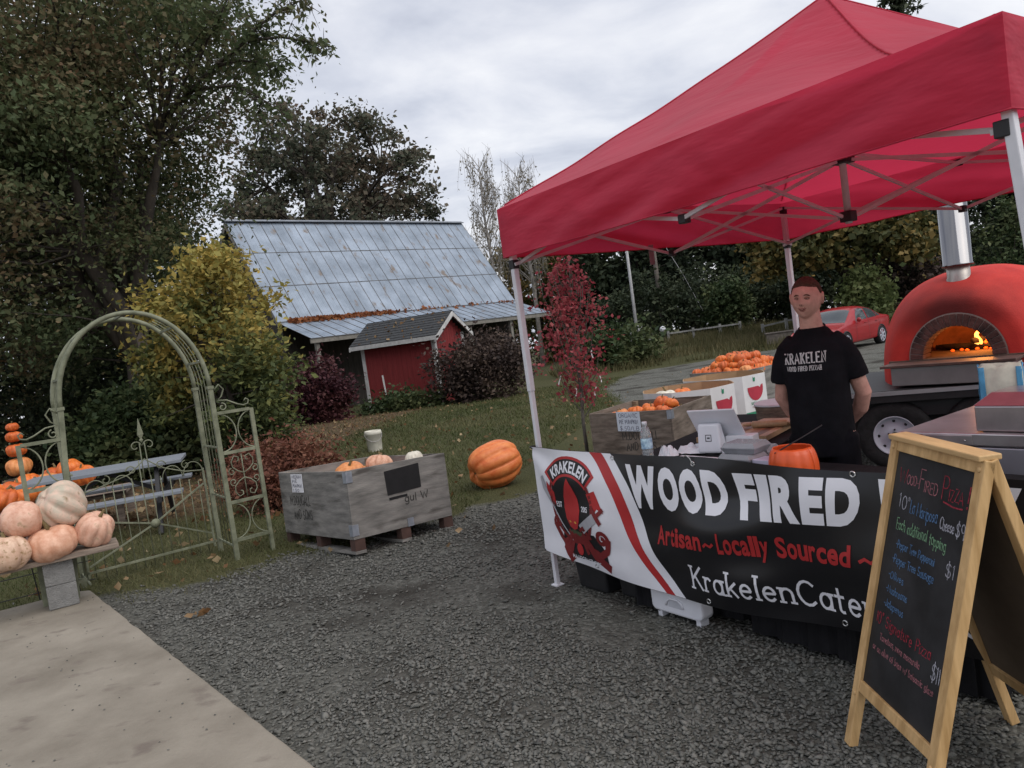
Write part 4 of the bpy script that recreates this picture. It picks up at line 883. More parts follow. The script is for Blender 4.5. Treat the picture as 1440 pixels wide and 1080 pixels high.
loft(body, [(1.44, 0, .012, .074, .066), (1.50, 0, .006, .060, .060), (1.55, 0, 0, .056, .060), (1.60, 0, -.004, .054, .060)])
loft(body, [(.84, 0, 0, .135, .10), (.95, 0, 0, .140, .10), (1.08, 0, .0, .132, .095), (1.28, 0, 0, .145, .10), (1.38, 0, .005, .150, .09), (1.43, 0, .01, .125, .075), (1.47, 0, .012, .080, .065)])
sh = {s_: [Vector((s_ * .115, .005, 1.395)), Vector((s_ * .152, .010, 1.345)), Vector((s_ * .190, .034, 1.24)), Vector((s_ * .222, .070, 1.115)), Vector((s_ * .190, .118, 1.03)), Vector((s_ * .115, .160, .955)), Vector((s_ * .085, .170, .93))] for s_ in (-1, 1)}
for s_ in (-1, 1):
    body.tube(sh[s_], [.034, .040, .046, .044, .043, .034, .029], 16)
    w0 = sh[s_][-1]; zo = .012 * s_
    body.tube([w0, w0 + Vector((-s_ * .04, .012, -.012 + zo)), w0 + Vector((-s_ * .085, .014, -.03 + zo))], [.028, .037, .034], 12)   # palm
    for k in range(4):
        p0 = w0 + Vector((-s_ * .08, .014 + .002 * k, -.008 - .0165 * k + zo)); L_ = (.070, .078, .074, .058)[k]
        body.tube([p0, p0 + Vector((-s_ * L_ * .5, .004, -.008)), p0 + Vector((-s_ * L_ * .8, -.010, -.014)), p0 + Vector((-s_ * L_, -.022, -.016))], [.0095, .009, .008, .006], 8)
    p0 = w0 + Vector((-s_ * .025, .012, .012 + zo)); body.tube([p0, p0 + Vector((-s_ * .025, .006, .022)), p0 + Vector((-s_ * .05, .004, .028))], [.013, .010, .007], 8)
for s_ in (-1, 1):
    body.tube([(s_ * .085, 0, .92), (s_ * .095, -.005, .70), (s_ * .10, -.012, .50), (s_ * .105, .005, .28), (s_ * .107, .012, .09), (s_ * .107, .005, .035)], [.088, .078, .056, .052, .036, .032], 18)
    body.tube([(s_ * .107, .03, .035), (s_ * .112, -.06, .032), (s_ * .118, -.15, .026)], [.032, .034, .022], 12)
bo = body.build('body', m_skin, person)
rm = bo.modifiers.new('r', 'REMESH'); rm.mode = 'VOXEL'; rm.voxel_size = .0042; rm.use_smooth_shade = True
sm = bo.modifiers.new('s', 'SMOOTH'); sm.iterations = 1; sm.factor = .5
bake(bo)
# t-shirt
sb = MB()
loft(sb, [(.80, 0, .005, .172, .128), (.90, 0, .005, .170, .128), (1.02, 0, .0, .164, .124), (1.16, 0, .0, .166, .122), (1.28, 0, 0, .174, .122), (1.36, 0, .004, .176, .112), (1.405, 0, .008, .152, .096), (1.442, 0, .010, .116, .082), (1.475, 0, .012, .090, .074), (1.490, 0, .010, .078, .070)], 40)
for s_ in (-1, 1):
    sb.tube([Vector((s_ * .095, .006, 1.425)), Vector((s_ * .148, .008, 1.375)), Vector((s_ * .178, .016, 1.31)), Vector((s_ * .198, .034, 1.225)), Vector((s_ * .201, .037, 1.205))], [.055, .058, .062, .066, .066], 20)
so = sb.build('t_shirt', m_shirt, person)
rm = so.modifiers.new('r', 'REMESH'); rm.mode = 'VOXEL'; rm.voxel_size = .008; rm.use_smooth_shade = True
sm = so.modifiers.new('s', 'SMOOTH'); sm.iterations = 5; sm.factor = .5
bake(so)
for v in so.data.vertices:   # hanging folds
    c = v.co; k = .5 * mnoise.noise(Vector((c.x * 9 + c.z * 3, c.y * 9, c.z * 4))) + .5 * math.sin(c.x * 26 + c.z * 11 + 3 * mnoise.noise(c * 5)); low = min(1, max(.15, (1.34 - c.z) / .4))
    v.co = c + Vector((v.normal.x, v.normal.y, 0)) * (.0060 * k * low + .002)
bvh = BVHTree.FromPolygons([v.co.copy() for v in so.data.vertices], [tuple(p.vertices) for p in so.data.polygons])
def shirtf(u, z):
    h_ = bvh.ray_cast(Vector((u, -.6, z)), Vector((0, 1, 0)))
    p = h_[0] if h_[0] else Vector((u, -.12, z)); return (p.x, p.y - .0022, p.z)
k = MB(); write(k, 'KRAKELEN', -.140, 1.312, .052, shirtf, wd=.0085, gap=.30, serif=.13, width=.225)
k.build('lettering', mat('shirt_print', (.50, .50, .50), r=.8, v=.3, s=40), person)
k = MB(); write(k, 'WOOD FIRED PIZZA!!', -.130, 1.272, .024, shirtf, wd=.0040, gap=.26, serif=.10, width=.190); k.build('lettering', bpy.data.materials['shirt_print'], person)
col_ = MB(); col_.tube([Vector((.0705 * math.cos(a), .008 + .064 * math.sin(a), 1.489 + .020 * math.sin(a))) for a in [2 * PI * q / 28 for q in range(29)]], .0055, 8); col_.build('collar', m_shirt, person, smooth=True)
# trousers, belt, shoes
tr = MB()
loft(tr, [(.80, 0, .0, .165, .125), (.90, 0, .0, .172, .128), (.97, 0, 0, .165, .122)])
for s_ in (-1, 1): tr.tube([(s_ * .085, 0, .90), (s_ * .095, -.003, .70), (s_ * .10, -.008, .50), (s_ * .105, .005, .28), (s_ * .108, .008, .06)], [.103, .095, .078, .072, .070], 18)
to = tr.build('trousers', m_pants, person); rm = to.modifiers.new('r', 'REMESH'); rm.mode = 'VOXEL'; rm.voxel_size = .012; rm.use_smooth_shade = True; bake(to)
for s_ in (-1, 1):
    f_ = MB(); f_.prism([(s_ * .107 + .048 * math.cos(a) * (1 if math.sin(a) > -.2 else .92), -.05 + .148 * math.sin(a)) for a in [2 * PI * q / 20 for q in range(20)]], .0, .065, lambda x, y, h: (x, y, h if h < .01 else h * (1.1 if y > -.05 else .75))); f_.build('shoe', m_blackpl, person, bevel=.012)
# hair: short cap above the hairline
hv = []; hf = []; idx = {}
def hairline(d):   # above zero where hair grows
    x, y, z = d
    if y < -.30: return z - (.60 - .12 * abs(x))
    if y < .10: return z - (.60 - (y + .30) * 2.0)
    return z + .30
nu, nv = 96, 70
for j in range(1, nv):
    for i in range(nu):
        ph = PI * j / nv; a = 2 * PI * i / nu; d = (math.sin(ph) * math.cos(a), math.sin(ph) * math.sin(a), math.cos(ph)); idx[(i, j)] = len(hv)
        hs = hairline(d); g_ = hs > -.05; rough = .0030 * mnoise.noise(Vector(d) * 22); top_ = .004 * max(0, d[2])
        hv.append((headmap(headpt(d, -.004 + (.0100 + top_ + rough) * sst(-.05, .16, hs) if g_ else -.006)), g_))
hm = MB(); fl_ = []
for j in range(1, nv - 1):
    for i in range(nu):
        q = (idx[(i, j)], idx[(i, j + 1)], idx[((i + 1) % nu, j + 1)], idx[((i + 1) % nu, j)])
        if any(hv[k][1] for k in q): fl_.append(q)
fl_.append(tuple(idx[(i, 1)] for i in range(nu)))
hm.add([v[0] for v in hv], fl_); hm.build('hair', m_hair, person, smooth=True)
# eyes, brows, mouth
m_eye = mat('eye_dark', (.03, .018, .014), r=.3); m_lip = mat('lips', (.32, .125, .10), r=.5, v=.1); m_mouth = mat('mouth_line', (.14, .05, .04), r=.6); m_brow = mat('brow', (.13, .058, .036), r=.9)
def hd(x, z): 
    y = -math.sqrt(max(0.01, 1 - x * x - z * z)); return (x, y, z)
m_white_eye = mat('eye_white', (.42, .38, .36), r=.3, v=.05); m_lid = mat('eyelid', (.36, .165, .12), r=.6, v=.1)
for s_ in (-1, 1):
    c = headmap(headpt(hd(s_ * .37, .030), -.0065)); e = MB(); e.lathe([(.001, -.0108), (.0075, -.0080), (.0108, 0), (.0075, .0080), (.001, .0108)], 14, Matrix.Translation(c)); ey = e.build('eye', m_white_eye, person, smooth=True)
    f_ = (Hrot @ Vector((0, -1, 0))).normalized(); e = MB(); e.lathe([(.0046, 0), (.0030, .0012), (.0005, .0016)], 12, Matrix.Translation(c + f_ * .0100) @ f_.to_track_quat('Z', 'Y').to_matrix().to_4x4()); e.build('iris', m_eye, ey, smooth=True)
    e = MB(); e.tube([headmap(headpt(hd(s_ * .37 + q * .165, .085 - .035 * q * q), .0015)) for q in (-1, -.5, 0, .5, 1)], [.0015, .0040, .0048, .0040, .0015], 8); e.build('eyelid', m_lid, person, smooth=True)
    e = MB(); e.tube([headmap(headpt(hd(s_ * .37 + q * .155, .053 - .03 * q * q), .0022)) for q in (-1, -.5, 0, .5, 1)], [.0006, .0013, .0015, .0013, .0006], 6); e.build('lash_line', m_eye, person, smooth=True)
    e = MB(); e.tube([headmap(headpt(hd(s_ * .37 + q * .155, -.015 + .02 * q * q), .0012)) for q in (-1, -.5, 0, .5, 1)], [.001, .0028, .0034, .0028, .001], 8); e.build('eyelid', m_lid, person, smooth=True)
    e = MB(); e.tube([headmap(headpt(hd(s_ * (.36 + q * .20), .200 - .05 * q * q - .02 * q), .0012)) for q in (-1, -.5, 0, .5, 1)], [.0015, .0036, .0040, .0034, .0012], 6); e.build('eyebrow', m_brow, person, smooth=True)
    e = MB(); n_ = headmap(headpt(hd(s_ * .065, -.235), .0010)); e.lathe([(.0005, -.0022), (.0026, 0), (.0005, .0022)], 8, Matrix.Translation(n_), squash=(1.2, .8)); e.build('nostril', m_mouth, person, smooth=True)
e = MB(); e.tube([headmap(headpt(hd(q * .31, -.505 + .085 * q * q), .0012)) for q in (-1, -.7, -.35, 0, .35, .7, 1)], [.0010, .0016, .0019, .002, .0019, .0016, .0010], 6); e.build('mouth', m_mouth, person, smooth=True)
e = MB(); e.tube([headmap(headpt(hd(q * .25, -.455 + .06 * q * q + .012 * math.cos(q * 6)), -.0008)) for q in (-1, -.5, 0, .5, 1)], [.0012, .0032, .0036, .0032, .0012], 8); e.build('upper_lip', m_lip, person, smooth=True)
e = MB(); e.tube([headmap(headpt(hd(q * .24, -.565 + .05 * q * q), -.0005)) for q in (-1, -.5, 0, .5, 1)], [.0015, .0042, .005, .0042, .0015], 8); e.build('lower_lip', m_lip, person, smooth=True)
# ------------------------------------------------------------------ trailer and oven
TR = math.radians(-29); LX, LY = 3.06, 6.60      # deck's near long edge
m_deck = mat('black_steel_frame', (.016, .016, .018), r=.5, v=.3, s=6, spec=.4)
m_tyre = mat('tyre_rubber', (.020, .020, .021), r=.9, v=.3, s=20, b=.2, bs=40, spec=.2)
m_rim = mat('grey_wheel_paint', (.42, .43, .50), r=.45, v=.08, s=8)
m_alu = mat('aluminium_edge', (.55, .55, .57), r=.35, v=.1, metal=.8)
trailer = thing('trailer', 'black flatbed trailer carrying the red dome oven', 'trailer', (LX, LY, 0), TR)
mb = MB(); mb.box(-.55, .0, .60, 3.4, 1.75, .705); mb.build('deck', m_deck, trailer, bevel=.006)
mb = MB(); mb.box(-.55, -.012, .665, 3.4, -.001, .700); mb.build('edge_strip', m_alu, trailer)
mb = MB(); mb.box(-.5, .10, .46, 3.3, .16, .598); mb.build('frame_rail', m_deck, trailer); mb = MB(); mb.box(-.5, 1.55, .46, 3.3, 1.61, .598); mb.build('frame_rail', m_deck, trailer)
def wheel(x, y):
    R_ = .305
    w_ = MB(); prof = [(.172, -.085), (.20, -.098), (.265, -.10), (.295, -.085), (R_, -.05), (R_, .05), (.295, .085), (.265, .10), (.20, .098), (.172, .085)]
    M_ = Matrix.Translation((x, y, R_)) @ Matrix.Rotation(PI / 2, 4, 'X'); w_.lathe(prof, 40, M_, cap=False); wh = w_.build('wheel', m_tyre, trailer, smooth=True)
    r_ = MB(); r_.lathe([(.172, .088), (.168, .094), (.160, .085), (.150, .060), (.120, .050), (.080, .058), (.060, .066), (.001, .066)], 40, M_, cap=False); r_.build('rim', m_rim, wh, smooth=True)
    for k in range(8):
        a = 2 * PI * k / 8; h_ = MB(); c = Vector((.128 * math.cos(a), .128 * math.sin(a), .0535)); h_.lathe([(.013, -.002), (.013, .002)], 12, M_ @ Matrix.Translation(c)); h_.build('rim_hole', m_blackpl, wh)
    for k in range(5):
        a = 2 * PI * k / 5 + .3; h_ = MB(); h_.lathe([(.008, 0), (.008, .018)], 8, M_ @ Matrix.Translation((.052 * math.cos(a), .052 * math.sin(a), .064))); h_.build('lug_nut', m_deck, wh)
    h_ = MB(); h_.lathe([(.032, .06), (.030, .10), (.022, .115), (.001, .118)], 16, M_); h_.build('hub', m_deck, wh, smooth=True)
for x in (.17, .85, ):
    wheel(x, .125)
    wheel(x, 1.64)
ax_ = MB(); ax_.cyl((.17, .15, .305), (.17, 1.6, .305), .03); ax_.build('axle', m_deck, trailer); ax_ = MB(); ax_.cyl((.85, .15, .305), (.85, 1.6, .305), .03); ax_.build('axle', m_deck, trailer)
ax_ = MB(); ax_.box(-.45, .22, .30, 1.5, .26, .46); ax_.build('side_skirt', m_deck, trailer); ax_ = MB(); ax_.box(1.25, .02, .12, 3.2, .06, .60); ax_.build('side_skirt', m_deck, trailer)
# oven
def deckpt(x, y): c, s_ = math.cos(TR), math.sin(TR); return (LX + c * x - s_ * y, LY + s_ * x + c * y)
ox, oy = deckpt(.70, .24); OA = math.radians(44)         # opening looks back along -OA direction
OZ = .705
oven = thing('pizza_oven', 'big red dome wood-fired oven with a burning fire on the trailer', 'oven', (ox, oy, OZ), OA - PI / 2)
m_red = mat('red_stucco', (.50, .034, .028), r=.7, v=.10, s=3, b=.2, bs=120, c2=(.55, .046, .034), spec=.2)
# soot above the mouth
t = m_red.node_tree; pbn = t.nodes['Principled BSDF']; src = pbn.inputs['Base Color'].links[0].from_socket
co = N(t, 'ShaderNodeTexCoord'); mpn = N(t, 'ShaderNodeMapping'); mpn.inputs['Location'].default_value = (.06, -.0, -.62); t.links.new(co.outputs['Object'], mpn.inputs[0])
ln = N(t, 'ShaderNodeVectorMath', operation='LENGTH'); sc_ = N(t, 'ShaderNodeVectorMath', operation='MULTIPLY'); sc_.inputs[1].default_value = (1.6, 1.5, 3.0); t.links.new(mpn.outputs[0], sc_.inputs[0]); t.links.new(sc_.outputs[0], ln.inputs[0])
no = N(t, 'ShaderNodeTexNoise'); no.inputs['Scale'].default_value = 3; t.links.new(co.outputs['Object'], no.inputs['Vector'])
ma = N(t, 'ShaderNodeMath', operation='MULTIPLY_ADD'); ma.inputs[1].default_value = .3; t.links.new(no.outputs[0], ma.inputs[0]); t.links.new(ln.outputs['Value'], ma.inputs[2])
mr = N(t, 'ShaderNodeMapRange'); mr.interpolation_type = 'SMOOTHSTEP'; mr.inputs[1].default_value = .25; mr.inputs[2].default_value = 1.25; mr.inputs[3].default_value = .82; mr.inputs[4].default_value = 0; t.links.new(ma.outputs[0], mr.inputs[0])
mx = N(t, 'ShaderNodeMix', data_type='RGBA'); t.links.new(mr.outputs[0], mx.inputs[0]); t.links.new(src, mx.inputs[6]); mx.inputs[7].default_value = (.035, .014, .014, 1); t.links.new(mx.outputs[2], pbn.inputs['Base Color'])
AR, AF = .375, .215    # brick arch outer radius, oven floor height above the deck
NT = 48
def sect(r_, h_, a): c, s_ = math.cos(a), math.sin(a); return (r_ * math.copysign(abs(c) ** .80, c), h_ * abs(s_) ** .86)
stations = [(0.0, .485, .655), (.006, .53, .70), (.03, .565, .735), (.08, .60, .775), (.18, .655, .83), (.34, .73, .895), (.55, .80, .945), (.80, .835, .965), (1.05, .82, .95), (1.28, .74, .88), (1.45, .60, .74), (1.56, .38, .50), (1.60, .12, .18)]
vs = []; fs = []
arch = [(-AR * math.cos(PI * k / NT), AF + AR * math.sin(PI * k / NT) * 1.0) for k in range(NT + 1)]
ringv = []
for (x, z) in arch: ringv.append((x, 0, z))
rows = [ringv]
for (y, r_, h_) in stations: rows.append([(-sect(r_, h_, PI * k / NT)[0], y, sect(r_, h_, PI * k / NT)[1]) for k in range(NT + 1)])
for r_ in rows: vs += r_
for i in range(len(rows) - 1):
    for k in range(NT): a = i * (NT + 1) + k; fs.append((a, a + 1, a + NT + 2, a + NT + 1))
mb = MB(); mb.add(vs, fs); L_ = (len(rows) - 1) * (NT + 1); mb.f.append(tuple(L_ + k for k in range(NT + 1)))
dome = mb.build('dome', m_red, oven, smooth=True)
# brick arch, each brick its own piece
m_brick = mat('fire_brick', (.095, .042, .036), r=.9, v=.3, s=14, b=.3, bs=50, streak=((.02, .014, .013), (1, 1, 1), 3.0, .50)); m_mort = mat('mortar', (.24, .20, .18), r=.95, v=.15)
nb = 21; RI = .265
for k in range(nb):
    a0 = PI * k / nb + .009; a1 = PI * (k + 1) / nb - .009; b_ = MB(); q = []
    for a in (a0, (a0 + a1) / 2, a1): q.append((-RI * math.cos(a), AF + RI * math.sin(a)))
    o_ = [(-(AR - .006) * math.cos(a), AF + (AR - .006) * math.sin(a)) for a in (a1, (a0 + a1) / 2, a0)]
    b_.prism(q + o_, -.018 - .004 * random.random(), .20, lambda x, y, h: (x, h, y)); b_.build('brick', m_brick, oven, bevel=.004)
mb = MB(); P_in = [(-(RI + .006) * math.cos(PI * k / 32), AF + (RI + .006) * math.sin(PI * k / 32)) for k in range(33)]; P_out = [(-(AR + .004) * math.cos(PI * k / 32), AF + (AR + .004) * math.sin(PI * k / 32)) for k in range(33)]
mb.add([(x, -.011, z) for x, z in P_in] + [(x, -.011, z) for x, z in P_out], [(k, k + 33, k + 34, k + 1) for k in range(32)]); mb.build('mortar', m_mort, oven)
# chamber
m_ch = mat('sooty_chamber', (.20, .075, .035), r=.95, v=.4, s=6)
mb = MB()
def chf(a, b):
    th_ = PI * a; y = .19 + b * .85; w_ = (.262 + .25 * math.sin(min(1, b * 1.6) * PI / 2)) * math.sqrt(max(0, 1 - max(0, (b - .45) / .55) ** 2)); hh = (.267 + .10 * math.sin(min(1, b * 1.6) * PI / 2)) * math.sqrt(max(.0001, 1 - max(0, (b - .45) / .55) ** 2)); return (-w_ * math.cos(th_), y, AF + hh * math.sin(th_))
mb.grid(chf, 28, 16); mb.build('chamber', m_ch, oven, smooth=True)
mb = MB(); mb.box(-.55, -.02, AF - .03, .55, 1.1, AF); mb.build('hearth', mat('hearth_stone', (.10, .07, .055), r=.9, v=.4, s=8), oven)
# lower front box and shelf
m_box = mat('grey_sheet_steel', (.26, .25, .25), r=.42, v=.12, s=4, metal=.5); m_shelf = mat('rusted_shelf', (.085, .05, .042), r=.6, v=.35, s=9)
mb = MB(); mb.box(-.46, -.26, .02, .46, .02, AF - .035); mb.build('shelf_box', m_box, oven, bevel=.006)
mb = MB(); mb.box(-.53, -.31, AF - .034, .49, -.005, AF - .012); mb.build('shelf', m_shelf, oven, bevel=.003)
for x in (-.42, .42):
    pass
# flue
m_chrome = mat('polished_flue_steel', (.22, .22, .23), r=.12, v=.03, s=2, metal=1); m_brush = mat('brushed_collar_steel', (.42, .39, .36), r=.4, v=.2, s=12, metal=.7, stretch=(1, 1, .2))
fx, fy = -.02, .34
mb = MB(); mb.lathe([(.115, .70), (.108, .86), (.092, .89), (.092, 1.04)], 32, Matrix.Translation((fx, fy, 0))); mb.build('flue_collar', m_brush, oven, smooth=True)
mb = MB(); mb.lathe([(.118, .985), (.124, .985), (.124, 1.0), (.118, 1.004), (.118, 1.95), (.113, 1.95)], 40, Matrix.Translation((fx, fy, 0))); mb.build('flue_pipe', m_chrome, oven, smooth=True)
# logs and flames
m_char = mat('charred_wood', (.022, .016, .013), r=.95, v=.5, s=12, b=.5, bs=30)
for k, (x, y, a, z) in enumerate(((.06, .62, .3, 0), (.14, .68, -.4, 0), (-.08, .70, .1, 0), (.07, .66, 1.1, .06), (-.22, .74, -.2, 0))):
    mb = MB(); d = Vector((math.cos(a) * .17, math.sin(a) * .17, 0)); c = Vector((x, y, AF + .03 + z)); mb.tube([c - d, c, c + d], [.026, .031, .024], 9); mb.build('log', m_char, oven, smooth=True)
def flame_mat(name, c, s_):
    m = bpy.data.materials.new(name); m.use_nodes = True; p = m.node_tree.nodes['Principled BSDF']; p.inputs['Base Color'].default_value = (*c, 1); p.inputs['Emission Color'].default_value = (*c, 1); p.inputs['Emission Strength'].default_value = s_; return m
m_f1 = flame_mat('flame_yellow', (1, .46, .10), 1.7); m_f2 = flame_mat('flame_orange', (1, .18, .02), .8); m_emb = flame_mat('ember', (1, .12, .01), .7)
def flame(x, y, h_, r_, m, sd, lean=0):
    mb = MB(); pts_ = []; rad = []
    for q in range(10):
        t_ = q / 9; pts_.append((x - .075 + lean * t_ * t_ + .02 * math.sin(t_ * 7 + sd), y + .01 * math.cos(t_ * 5 + sd), AF + .05 + h_ * t_)); rad.append(r_ * (math.sin(PI * min(1, .18 + t_ * .82)) ** .8) + .001)
    mb.tube(pts_, rad, 8); mb.build('flame', m, oven, smooth=True)
flame(.10, .56, .165, .017, m_f1, 1, .03); flame(.08, .58, .09, .015, m_f1, 2, -.01); flame(.15, .62, .12, .018, m_f2, 3, .05); flame(.20, .62, .13, .010, m_f2, 5, .05)
for k in range(7): mb = MB(); mb.lathe([(.002, -.012), (.016, -.006), (.018, .004), (.004, .012)], 7, Matrix.Translation((-.18 + .065 * k, .52 + .05 * math.sin(k * 2.2), AF + .012))); mb.build('ember', m_emb, oven)
pl = bpy.data.lights.new('fire_glow', 'POINT'); pl.energy = 9; pl.color = (1, .36, .08); pl.shadow_soft_size = .08
po = bpy.data.objects.new('fire_glow', pl); col.objects.link(po); po.parent = oven; po.location = (.08, .45, AF + .20)
# things on the deck
o = MB(); o.grid(lambda a, b: ((a - .5) * .22, (b - .5) * .12, .018 + .035 * abs(mnoise.noise(Vector((a * 3, b * 3, 2)))) * (4 * a * (1 - a) * 4 * b * (1 - b)) ** .4 + .02 * (4 * a * (1 - a) * 4 * b * (1 - b)) ** .4), 14, 10); ob = o.build('rag', mat('grey_rag', (.22, .22, .22), r=.95, v=.3, s=20), None, smooth=True, solid=.01); q = deckpt(.98, .03 + .06); ob.location = (q[0], q[1], OZ + .003); ob.rotation_euler = (0, 0, TR); tag(ob, 'crumpled grey rag on the trailer deck edge', 'rag')
po_ = MB(); po_.cyl((0, 0, 0), (0, 0, .22), .018, n=10); ob = po_.build('stake_post', m_blackpl, None); q = deckpt(1.32, .05); ob.location = (q[0], q[1], OZ); tag(ob, 'short black post standing on the trailer deck by the oven', 'post')
# ------------------------------------------------------------------ steel prep table
m_ss = mat('worn_stainless', (.46, .41, .42), r=.32, v=.16, s=5, metal=.85, streak=((.58, .55, .55), (1, 1, 1), 3, .55))
PZ = .92
prep = thing('prep_table', 'stainless steel prep counter at the right under the tent', 'counter', T(1.97, .66), TH)
mb = MB(); mb.box(0, 0, PZ - .055, 1.5, 1.0, PZ); mb.build('counter_top', m_ss, prep, bevel=.006)
mb = MB(); mb.box(.02, .03, .12, 1.48, .97, PZ - .0555); mb.build('cabinet', mat('grey_cabinet_steel', (.34, .33, .37), r=.4, v=.1, s=4, metal=.6), prep, bevel=.006)
mb = MB(); mb.box(.12, -.006, PZ - .050, .33, -.0005, PZ - .008); mb.build('name_plate', m_ss, prep, bevel=.002)
for x in (.15, .30): mb = MB(); mb.tube([(x, -.0065, PZ - .03), (x, -.010, PZ - .03)], [.005, .003], 8); mb.build('screw', m_steel, prep)
for x in (.06, 1.44):
    for y in (.08, .92): mb = MB(); mb.cyl((x, y, 0), (x, y, .12), .025, n=12); mb.build('caster', m_blackpl, prep)
mb = MB(); mb.box(.02, -.004, PZ - .30, 1.48, .028, PZ - .06); mb.build('drawer_front', bpy.data.materials['grey_cabinet_steel'], prep, bevel=.004)
tub = thing('steel_container', 'stainless steel container with a sloping lid on the prep counter', 'container', T(2.30, .70, PZ + .003), TH)
mb = MB(); mb.box(0, 0, 0, .6, .30, .11); mb.build('tub', m_ss, tub, bevel=.006)
mb = MB(); mb.add([(-.004, -.004, .111), (.604, -.004, .111), (.604, .304, .111), (-.004, .304, .111), (.03, .10, .155), (.57, .10, .155), (.57, .304, .155), (.03, .304, .155)], [(3, 2, 1, 0), (4, 5, 6, 7), (0, 1, 5, 4), (1, 2, 6, 5), (2, 3, 7, 6), (3, 0, 4, 7)]); mb.build('lid', m_ss, tub, bevel=.004)
bag = thing('flour_bag', 'open blue and cream paper flour bag on the prep counter', 'bag', T(2.27, 1.05, PZ + .003), TH + .35)
m_bagw = mat('cream_bag_paper', (.60, .60, .50), r=.75, v=.12, s=18); m_bagb = mat('blue_bag_print', (.07, .27, .46), r=.6, v=.2, s=10)
def bagside(p0, p1, n=8):
    def fn(a, b): 
        p = Vector(p0).lerp(Vector(p1), a); w_ = .010 * mnoise.noise(Vector((a * 4 + p0[0] * 9, b * 4, p0[1] * 9))); return (p.x + w_ * (b + .2), p.y + w_ * (b + .2), b * (.25 + .012 * mnoise.noise(Vector((a * 6, 3, p0[0] * 30)))))
    return fn
cs = [(-.085, -.05), (.085, -.05), (.085, .05), (-.085, .05)]
for k in range(4):
    p0 = cs[k]; p1 = cs[(k + 1) % 4]; mb = MB(); mb.grid(bagside(p0, p1), 10, 12); mb.build('side', m_bagb if k in (1, 3) else m_bagw, bag, smooth=True, solid=.002)
for sx0, sx1, z0, z1 in ((-.084, -.060, .02, .245), (.062, .084, .02, .24), (-.084, .084, .0, .03)):
    mb = MB(); mb.grid(lambda a, b: (sx0 + (sx1 - sx0) * a, -.0545 + .010 * mnoise.noise(Vector(((sx0 + (sx1 - sx0) * a + .085) / .17 * 4 + -.765, (z0 + (z1 - z0) * b) / .25 * 4, -.45))) * 1.2 - .006, z0 + (z1 - z0) * b), 4, 10); mb.build('blue_border', m_bagb, bag, smooth=True, solid=.001)
mb = MB(); mb.box(-.08, -.045, .004, .08, .045, .20); mb.build('flour', mat('flour', (.75, .74, .70), r=.95, v=.05), bag)
# ------------------------------------------------------------------ pumpkins
m_stem = mat('pumpkin_stem', (.16, .12, .055), r=.9, v=.3, s=20, b=.3, bs=40)
def pumpkin_mesh(name, ribs, depth, flat=1.0, seed=0, n=64, m_=24, dimple=.16):
    mb = MB(); r = random.Random(seed); ph0 = r.random() * 6
    def fn(a, b):
        th_ = a * 2 * PI; v = -PI / 2 + b * PI; c = math.cos(v); s_ = math.sin(v)
        rib = 1 - depth * (1 - abs(math.sin(th_ * ribs / 2 + ph0)) ** .55) * c ** .5 if c > 1e-6 else 1
        lump = 1 + .11 * mnoise.noise(Vector((math.cos(th_) * 1.2, math.sin(th_) * 1.2, s_ + seed * 3.3)))
        R_ = c ** .78 if c > 1e-6 else 0
        z = flat * (s_ - dimple * math.exp(-(R_ / .32) ** 2) * (1 if s_ > 0 else -.6))
        return (R_ * rib * lump * math.cos(th_), R_ * rib * lump * math.sin(th_), z * lump)
    mb.grid(fn, n, m_); return mb.mesh(name, True)
def stem_mesh(seed=0, l=.38):
    mb = MB(); r = random.Random(seed); bx = r.uniform(-.12, .12); mb.tube([(0, 0, -.05), (bx * .2, 0, l * .4), (bx, .03, l * .8), (bx * 1.6, .05, l)], [.16, .085, .075, .085], 7); return mb.mesh('stem', True)
PM = [pumpkin_mesh('pumpkin_flesh', k, d, f, s_) for k, d, f, s_ in ((10, .17, .80, 1), (12, .14, .72, 2), (9, .22, .86, 3), (14, .08, .95, 4))]
SM = [stem_mesh(k) for k in range(3)]
def pumpmat(name, c, c2, **kw): return mat(name, c, r=.45, v=.12, s=3.0, c2=c2, spec=.4, b=.06, bs=25, **kw)
DIRT = ((.34, .16, .055), (1, 1, 1), 3.2, .62)
m_or = pumpmat('orange_pumpkin', (.62, .125, .022), (.70, .19, .035), streak=DIRT); m_or2 = pumpmat('deep_orange_pumpkin', (.50, .085, .018), (.60, .14, .03), streak=((.28, .12, .04), (1, 1, 1), 4.0, .6)); m_or3 = pumpmat('pale_orange_pumpkin', (.62, .20, .06), (.66, .28, .10))
m_pk = pumpmat('pink_pumpkin', (.64, .33, .225), (.68, .44, .33), streak=((.46, .30, .19), (1, 1, 1), 3, .60)); m_pk2 = pumpmat('peach_pumpkin', (.62, .29, .175), (.66, .40, .28)); m_wp = pumpmat('white_pumpkin', (.62, .58, .48), (.70, .66, .56))
m_gp = pumpmat('pale_green_pink_pumpkin', (.50, .46, .36), (.60, .42, .33), streak=((.24, .17, .09), (1, 1, 1), 2.6, .60))
m_wart = pumpmat('warty_pink_pumpkin', (.58, .36, .25), (.64, .46, .34), streak=((.30, .19, .09), (1, 1, 1), 4.5, .55))
for m in (m_or, m_or2, m_or3, m_pk, m_pk2, m_wp, m_gp, m_wart):
    for n_ in m.node_tree.nodes:
        if n_.type == 'BUMP': n_.inputs['Distance'].default_value = .05
class _me: pass
